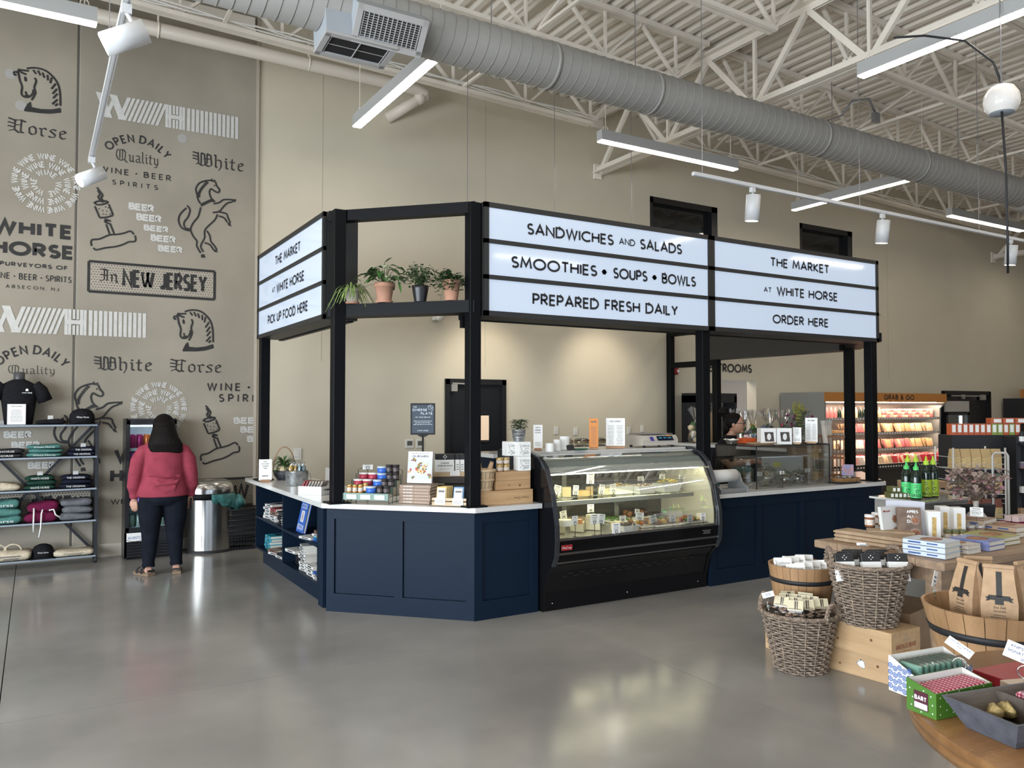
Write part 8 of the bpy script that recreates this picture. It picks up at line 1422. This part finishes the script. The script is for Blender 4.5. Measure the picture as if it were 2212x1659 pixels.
for i in range(3): v = M @ Vector((-.09+.05*i, .06, 0)); thing('gold_sweet', MB().lump((0, 0, 0), .028, i, (1.2, .8, .8), .3), mat('foil_gold', (.5, .4, .18), .3, .5), 'gold foil sweet at the back of the slate tray, %s' % ['left', 'middle', 'right'][i], 'sweet', (2.545+v.x, 1.245+v.y, gz+.04), i, 'gold sweets')
thing('red_gift_box', MB().box((0, 0, .018), (.22, .14, .035), bev=.002), mat('gift_red', (.28, .01, .02), .35), 'flat red box behind the slate tray', 'box', (2.92, 1.50, gz), R(-8)); thing('pale_wood_box', MB().box((0, 0, .018), (.20, .13, .036), bev=.002).mi(1).box((0, .0, .0365), (.04, .01, .001)), [mat('box_blush', (.55, .45, .36), .4), INK], 'flat blush coloured box beside the red one', 'box', (2.86, 1.38, gz), R(-20))
def ringsign(u, vb, uc, vc, w, h, lab, txts, roll, y):
    p = P(u, vb, z=.75); x_, y_ = p.x, p.y; t = emp('ring_sign', lab, 'sign', (x_, y_, gz), face(x_, y_), 'price signs on the round table'); cz = P(uc, vc, y=y_).z-gz; part('ring_stand', MB().cyl((0, 0, 0), (0, 0, cz-.075), .0035, 8).tube([(.02*math.cos(a), 0, cz-.055+.02*math.sin(a)) for a in [2*PI*i/18 for i in range(18)]], .0022, 6, closed=True).lathe([(.03, 0), (.03, .004), (0, .004)], 14), CHROME, t)
    M = Matrix.Translation((0, 0, cz)) @ Matrix.Rotation(roll, 4, 'Y'); m = MB(); m.M = M; m.box((0, 0, 0), (w, .0015, h)); part('sign_card', m, CARD, t); m = MB(); m.M = M; f = lambda a, b: (a, -.0012, b)
    for i, s in enumerate(txts): text2(m, s, 0, h*.18-i*h*.30, h*.17, f, width=min(w*.85, text_w(s)*h*.17*1.1), wt=.18, center=True)
    part('sign_print', m, mat('print_navy', (.04, .06, .14), .6), t)
ringsign(2074, 1498, 2074, 1398, .085, .030, 'tilted chocopologie bars card on a chrome ring stand', ['CHOCOPOLOGIE BARS', '8.99'], R(33), 1.62); ringsign(2215, 1520, 2212, 1415, .11, .055, 'large white signature collection card at the right edge', ['KNIPSCHILDT', 'SIGNATURE CO', '33.00'], R(18), 1.5)
thing('price_slip', MB().box((0, 0, .001), (.09, .05, .002)), CARD, 'white paper slip lying at the bottom right corner of the round table', 'card', (2.33, 1.10, gz), -.7)
# clip cards above the baskets
def clip(x, y, z, h, w, ch, lab, rz, roll=0):
    t = emp('clip_card', lab, 'card', (x, y, z), rz, 'clip on price cards'); part('clear_clip', MB().tube([(0, 0, -.04), (.006, 0, 0), (-.004, 0, h*.5), (0, 0, h)], .005, 6).ball((0, 0, h*.4), .010, 8, 6).box((0, -.002, h+.01), (w*.5, .006, .012)), CLEAR, t); M = Matrix.Translation((0, 0, h+ch/2)) @ Matrix.Rotation(roll, 4, 'Y'); m = MB(); m.M = M; m.box((0, -.004, 0), (w, .0015, ch)); part('card_face', m, CARD, t); m = MB(); m.M = M; lines2(m, -w*.38, w*.38, ch*.25, -ch*.25, 2, lambda a, b: (a, -.0055, b), 3, .4); part('card_print', m, mat('print_navy', (.04, .06, .14), .6), t)
def clipat(u, vc, x, y, z, w, ch, lab, k=0, roll=0): c = P(u, vc, y=y); clip(c.x, y, z, max(.03, c.z-z-ch/2), w, ch, lab, face(x, y, k), roll)
clipat(1659, 1284, 4.1, 3.60, .38, .075, .035, 'small white card clipped to the left rim of the lower basket', 0, R(-18)); clipat(1865, 1184, 4.5, 3.45, .72, .085, .028, 'white card clipped at the back rim of the upper wicker basket'); clipat(1985, 1184, 4.75, 3.10, .72, .075, .030, 'white card clipped in front of the white cookbooks', .4); clipat(2018, 1253, 3.93, 2.45, .735, .04, .085, 'barcode card clipped to the left rim of the large bucket', 1.1, R(25))
# ================= BACK RIGHT =================
CX0, CX1, CY0 = 11.93, 15.64, 9.22; CG = mat('cooler_grey', (.24, .24, .22), .45); ORG = mat('orange_fascia', (.42, .17, .035), .5); CIN = mat('cooler_inner', (.30, .25, .22), .6)
t = emp('open_cooler', 'long open grab and go cooler with an orange fascia against the rear wall', 'cooler', (0, 0, 0)); SP = [(CY0, 1.97), (CY0, 1.78), (CY0+.10, 1.68), (CY0+.12, 1.1), (CY0+.08, .9), (CY0-.10, .6), (CY0-.12, .05), (YW-.03, .02), (YW-.03, 1.97)]
part('side_panel', MB().prism([(YW-.03, .02), (CY0-.1, .02), (CY0-.1, .6), (CY0, .9), (CY0, 1.97), (YW-.03, 1.97)], CX0, CX0+.05, lambda a, b, c: (c, a, b)), CG, t); part('side_panel', MB().prism(SP[::-1], CX1-.05, CX1, lambda a, b, c: (c, a, b)), CG, t)
part('back_panel', MB().box(((CX0+CX1)/2, YW-.06, 1.0), (CX1-CX0-.1, .04, 1.8)), CIN, t); part('canopy', MB().box(((CX0+CX1)/2, (CY0+YW)/2, 1.90), (CX1-CX0-.1, YW-CY0-.06, .12)), CG, t); part('fascia', MB().box(((CX0+CX1)/2, CY0-.008, 1.885), (CX1-CX0, .02, .17)), ORG, t)
part('canopy_lamp', MB().box(((CX0+CX1)/2, CY0+.05, 1.765), (CX1-CX0-.12, .05, .05)), mat('lamp_cover', (.6, .55, .5), .3), t); part('lamp_tube', MB().box(((CX0+CX1)/2, CY0+.16, 1.80), (CX1-CX0-.2, .05, .03)), mat('cooler_tube', (1, .78, .62), .5, emit=34), t)
part('lower_body', MB().box(((CX0+CX1)/2, CY0+.30, .30), (CX1-CX0-.1, .78, .56)).box(((CX0+CX1)/2, CY0-.09, .60), (CX1-CX0-.1, .05, .12)), mat('cooler_black', (.02, .02, .02), .5), t); m = MB(); text2(m, 'GRAB & GO', 13.62, 1.84, .10, lambda a, b: (a, CY0-.019, b), width=.93, wt=.2); part('fascia_lettering', m, INK, t)
SHV = [P(1900, v, y=CY0+.12).z for v in (903, 935, 970, 1003)]+[.62]; PC_ = [('rose', (.45, .12, .12)), ('cream', (.60, .44, .27)), ('red', (.42, .02, .03)), ('tan', (.5, .3, .14)), ('pink', (.58, .30, .26)), ('plum', (.14, .02, .04)), ('white', (.62, .56, .5))]
PMM = {n: mat('pack_'+n+'_shrink', c, .35) for n, c in PC_}; PKM = {n: MB().box((0, 0, .085), (.125, .035, .17), rx=-.35, bev=.008).box((.01, .12, .09), (.12, .035, .17), rx=-.3, bev=.008).box((0, .24, .09), (.12, .03, .16), rx=-.3, bev=.008).mesh('chilled_pack', PMM[n]) for n, c in PC_}; BTM = {n: MB().lathe([(.035, 0), (.035, .12), (.013, .17), (.013, .20), (0, .20)], 10).mesh('drink_bottle', PMM.get(n) or BG) for n in ('rose', 'cream', 'dark')}; TUBM = {n: MB().lathe([(.045, 0), (.052, .055), (0, .057)], 12).mesh('fruit_tub', PMM[n]) for n in ('pink', 'cream', 'rose')}; CLM = MB().box((0, 0, .035), (.16, .12, .05), bev=.01).mi(1).box((0, 0, .06), (.165, .125, .05), bev=.015).mesh('clamshell_meal', [PMM['tan'], CEL])
rows = ['top', 'second', 'third', 'fourth', 'bottom']
for r, z in enumerate(SHV):
    if r < 4: part('shelf', MB().box(((CX0+CX1)/2, CY0+.48, z-.012), (CX1-CX0-.11, .72, .018)), CG, t); part('added_shelf_lamp', MB().box(((CX0+CX1)/2, CY0+.14, z-.028), (CX1-CX0-.2, .02, .01)), mat('cooler_tube', (1, .78, .62), .5, emit=34), t); part('price_rail', MB().box(((CX0+CX1)/2, CY0+.115, z-.012), (CX1-CX0-.11, .012, .045)), mat('rail_grey', (.30, .28, .26), .4), t)  # lamp strips under the shelves are added to brighten the cooler inside
    m = MB()
    for k in range(44): m.box((CX0+.12+k*.08, CY0+(.107 if r < 4 else -.117), z-.012), (.04, .002, .028))
    part('price_tags', m, PAPER, t, kind='stuff')
    n = 30 if r < 4 else 26
    for k in range(n):
        x = CX0+.14+k*(CX1-CX0-.28)/(n-1); y = CY0+(.24 if r < 4 else .06)
        if r == 0:
            if k < 16: n_ = 'rose' if k < 5 else 'dark' if k % 3 else 'cream'; thing('drink_bottle', BTM[n_], None, '%s bottle, %s along the top shelf of the open cooler' % ({'rose': 'pink', 'dark': 'dark', 'cream': 'cream'}[n_], NTH[k]), 'bottle', (x, y, z), 0, {'rose': 'pink', 'dark': 'dark', 'cream': 'cream'}[n_]+' bottles in the open cooler')
            else:
                for j in range(3): n_ = ['pink', 'cream', 'rose'][(k+j) % 3]; thing('fruit_tub', TUBM[n_], None, '%s fruit tub, %s row up, %s stack along the top cooler shelf' % (n_, NTH[j], NTH[k]), 'tub', (x, y, z+j*.059), 0, n_+' fruit tubs')
        elif r == 1 and k < 7: thing('clamshell_meal', CLM, None, 'clear clamshell meal, %s from the left on the second cooler shelf' % NTH[k], 'food box', (x, y+.02*(k % 2), z+.05*(k % 2)*0), .1, 'clamshell meals')
        else: n_ = [['cream', 'rose', 'tan', 'cream'], ['cream', 'white', 'rose', 'tan'], ['tan', 'red', 'plum', 'rose'], ['pink', 'white', 'cream', 'red']][r-1][(k*4//n+(k % 3 == 2)) % 4]; o = thing('chilled_pack', PKM[n_], None, '%s coloured pack, %s along the %s shelf of the open cooler' % (n_, NTH[k], rows[r]), 'packet', (x, y+.03*math.sin(k*2.2), z), .5*math.sin(k*1.7), '%s packs on the %s cooler shelf' % (n_, rows[r]))
# glass door cooler next to it
t = emp('upright_cooler', 'upright black framed glass door cooler right of the open cooler', 'cooler', (15.98, 9.45, 0)); part('cooler_body', MB().box((.02, .33, .92), (.04, .62, 1.84)).box((.86, .33, .92), (.04, .62, 1.84)).box((.44, .62, .92), (.86, .03, 1.84)).box((.44, .33, 1.82), (.86, .62, .04)).box((.44, .33, .08), (.86, .62, .16)), FB, t)
part('header_panel', MB().box((.44, .0, 1.72), (.86, .03, .22)), mat('header_grey', (.38, .36, .33), .4), t); part('door_frame', MB().box((.05, -.01, .88), (.07, .03, 1.42)).box((.83, -.01, .88), (.07, .03, 1.42)).box((.44, -.01, 1.57), (.84, .03, .05)).box((.44, -.01, .19), (.84, .03, .05)), FB, t); part('door_glass', MB().box((.44, -.01, .88), (.72, .006, 1.33)), thin_glass('fridge_glass', (.9, .93, .95), .06), t); part('inner_liner', MB().box((.44, .58, .9), (.78, .01, 1.4)), mat('liner_white', (.6, .65, .68), .5), t); part('light_column', MB().box((.72, .08, .9), (.05, .03, 1.25)), mat('cool_led', (.75, .93, 1), .5, emit=5), t); part('door_handle', MB().tube([(.06, -.04, .7), (.06, -.075, .78), (.06, -.075, 1.1), (.06, -.04, 1.18)], .012, 6), INK, t)
t = emp('wall_shelving', 'black wall shelving unit with an orange header at the far right', 'shelving', (19.55, 9.75, 0)); part('header', MB().box((1.6, 0, 2.02), (3.2, .05, .19)), ORG, t); part('black_back', MB().box((1.6, .2, .96), (3.2, .4, 1.9)), INK, t)
# restroom side display with grid and gift bags
t = emp('grid_display', 'black framed display with a wire grid beside the restroom opening', 'display', (9.42, 9.88, 0)); part('display_frame', MB().box((.03, .1, .95), (.06, .3, 1.9)).box((.97, .1, .95), (.06, .3, 1.9)).box((.5, .1, 1.86), (1.0, .3, .16)), INK, t); part('display_back', MB().box((.5, .22, .9), (.9, .02, 1.8)), mat('grid_back', (.42, .38, .32), .6), t); m = MB()
for k in range(15): m.bar((.06+.06*k, .12, .9), (.06+.06*k, .12, 1.76), .005)
for k in range(14): m.bar((.06, .12, .92+.062*k), (.94, .12, .92+.062*k), .005)
part('wire_grid', m, INK, t, kind='stuff')
for i in range(5): thing('hanging_apron', MB().prism([(-.06, 0), (.06, 0), (.04, .5), (-.03, .5)], -.03, .03, lambda a, b, c: (a, c, b)), [mat('apron_red', (.13, .015, .02), .8), mat('apron_tan', (.36, .26, .16), .8)][i % 2], 'hanging %s cloth on the wire grid, %s' % (['dark red', 'tan'][i % 2], ['first', 'second', 'third', 'fourth', 'fifth'][i]), 'cloth', (9.58+.11*i, 9.93, 1.12), .2, 'cloths on the wire grid')
# wire rack with bags
wx, wy, wr = 8.42, 4.62, R(-31); t = emp('wire_rack', 'white wire rack of bagged snacks behind the vase', 'rack', (wx, wy, 0), wr); WW = mat('wire_white', (.45, .43, .4), .4); m = MB()
for s in (-.27, .27):
    for y in (0, .35): m.tube([(s, y, 0), (s, y, 1.28)], .010, 6)
    for z in [.1+.12*k for k in range(10)]: m.tube([(s, 0, z), (s, .35, z)], .004, 4)
part('rack_frame', m, WW, t); part('hoop_rail', MB().tube([(.12, -.03, .2), (.12, -.03, 1.20), (.14, -.03, 1.23), (.26, -.03, 1.23), (.28, -.03, 1.20), (.28, -.03, .2)], .012, 8), WW, t); Mw = Matrix.Rotation(wr, 3, 'Z')
BGM = [mat('bag_kraft_gold', (.40, .28, .13), .4), mat('bag_sage', (.10, .14, .09), .45), mat('bag_rust', (.16, .05, .03), .45), mat('bag_dull_gold', (.36, .25, .12), .4)]; PST = mat('pasta_fill', (.50, .36, .16), .4, noise=.4, scale=60); BMS = [MB().prism([(-.05, 0), (.05, 0), (.05, .11), (-.05, .11)], -.035, .035, lambda a, b, c: (a, c, b)).mi(1).prism([(-.035, .11), (.035, .11), (.006, .20), (-.006, .20)], -.05, .05, lambda a, b, c: (c, a, b)).mesh('snack_bag', [PST, g]) for g in BGM]
for r, z in enumerate((1.06, .80, .54, .28)):
    m = MB()
    for k in range(14): m.bar((-.27+.0415*k, 0, z), (-.27+.0415*k, .35, z), .004)
    m.bar((-.27, 0, z), (.27, 0, z), .008).bar((-.27, 0, z+.05), (.27, 0, z+.05), .005); part('wire_shelf', m, WW, t, kind='stuff')
    for k in range(5):
        v = Mw @ Vector((-.215+.107*k, .08, 0)); thing('snack_bag', BMS[r], None, '%s topped snack bag on the %s wire shelf, %s' % (['gold', 'sage green', 'rust', 'dull gold'][r], ['top', 'second', 'third', 'lowest'][r], ['leftmost', 'second', 'centre', 'fourth', 'rightmost'][k]), 'bag', (wx+v.x, wy+v.y, z+.006), wr, 'snack bags on the wire rack')
gx_, gy_ = 9.22, 4.98; t = emp('black_gondola', 'black shelving gondola stocked with boxes and jars at the right edge', 'shelving', (gx_, gy_, 0), wr); part('gondola_body', MB().box((.85, .30, .69), (2.3, .30, 1.38)).box((.30, .1, .69), (.05, .4, 1.36)), INK, t); GZS = (1.31, 1.03, .76, .42)
for z in GZS: part('gondola_shelf', MB().box((1.15, .0, z-.02), (1.7, .38, .02)), INK, t); part('price_rail', MB().box((1.15, -.195, z-.02), (1.7, .006, .03)).mi(1).box((.6, -.199, z-.02), (.3, .002, .022)), [mat('rail_black', (.02, .02, .02), .4), PAPER], t)
BX = {'red': MB().box((0, 0, .065), (.062, .1, .13)).mi(1).box((0, -.0505, .075), (.04, .001, .085)).mesh('cracker_box', [mat('carton_rust', (.42, .09, .03), .4), PAPER]), 'green': MB().box((0, 0, .065), (.062, .1, .13)).mi(1).box((0, -.0505, .075), (.04, .001, .085)).mesh('cracker_box', [mat('carton_green', (.22, .28, .06), .4), PAPER])}
for i in range(12): v = Mw @ Vector((-.25+.067*i, .25, 0)); k = 'green' if i in (7, 8, 10) else 'red'; thing('cracker_box', BX[k], None, '%s cracker box on top of the gondola, %s from the left' % (k, ['first', 'second', 'third', 'fourth', 'fifth', 'sixth', 'seventh', 'eighth', 'ninth', 'tenth', 'eleventh', 'twelfth'][i]), 'box', (gx_+v.x, gy_+v.y, 1.381), wr, 'cracker boxes on the gondola')
for i in range(5): v = Mw @ Vector((.18+.14*i, .25, 0)); o = thing('cracker_box', BX['red'], None, 'rust cracker box lying in the second layer on the gondola, %s' % ['first', 'second', 'third', 'fourth', 'fifth'][i], 'box', (gx_+v.x, gy_+v.y, 1.513+.033), (0, PI/2, wr), 'cracker boxes lying flat')
JM = [MB().lathe([(.03, 0), (.03, .09), (.02, .11), (.02, .13), (0, .13)], 10).mi(1).lathe([(.031, .02), (.031, .075)], 10).mesh('dark_bottle', [INK, PAPER]), MB().lathe([(.035, 0), (.035, .06)], 12).mi(1).lathe([(.036, .06), (.036, .075), (0, .075)], 12).mesh('spread_tin', [mat('tin_red_blue', (.28, .08, .05), .4, col2=(.08, .12, .22), scale=12), GREYMET]), MB().box((0, 0, .035), (.075, .08, .07)).mi(1).ball((0, -.041, .035), .014, 8, 4, (1, .05, 1)).mesh('white_carton_small', [PAPER, INK]), MB().prism([(-.06, 0), (.06, 0), (.06, .12), (.02, .17), (-.06, .17)], -.05, .05, lambda a, b, c: (a, c, b)).mi(1).box((0, -.051, .1), (.05, .001, .05)).mesh('coffee_bag', [KR, PAPER])]
for r, z in enumerate(GZS):
    for k in range(12 if r < 3 else 6):
        v = Mw @ Vector((.34+.085*k*(1 if r < 3 else 1.75), -.10+(.0 if r != 1 else 0), 0)); nm = ['dark_bottle', 'spread_tin', 'small_carton', 'coffee_bag'][r]; thing(nm, JM[r], None, '%s on the %s gondola shelf' % (['black bottle with white label', 'red and blue tin', 'small white carton', 'kraft coffee bag with white label'][r]+', '+NTH[k]+' from the left,', ['top', 'second', 'third', 'lowest'][r]), ['bottle', 'tin', 'box', 'bag'][r], (gx_+v.x, gy_+v.y, z-.009), wr, ['black bottles', 'red and blue tins', 'small white cartons', 'kraft coffee bags'][r]+' on the gondola')
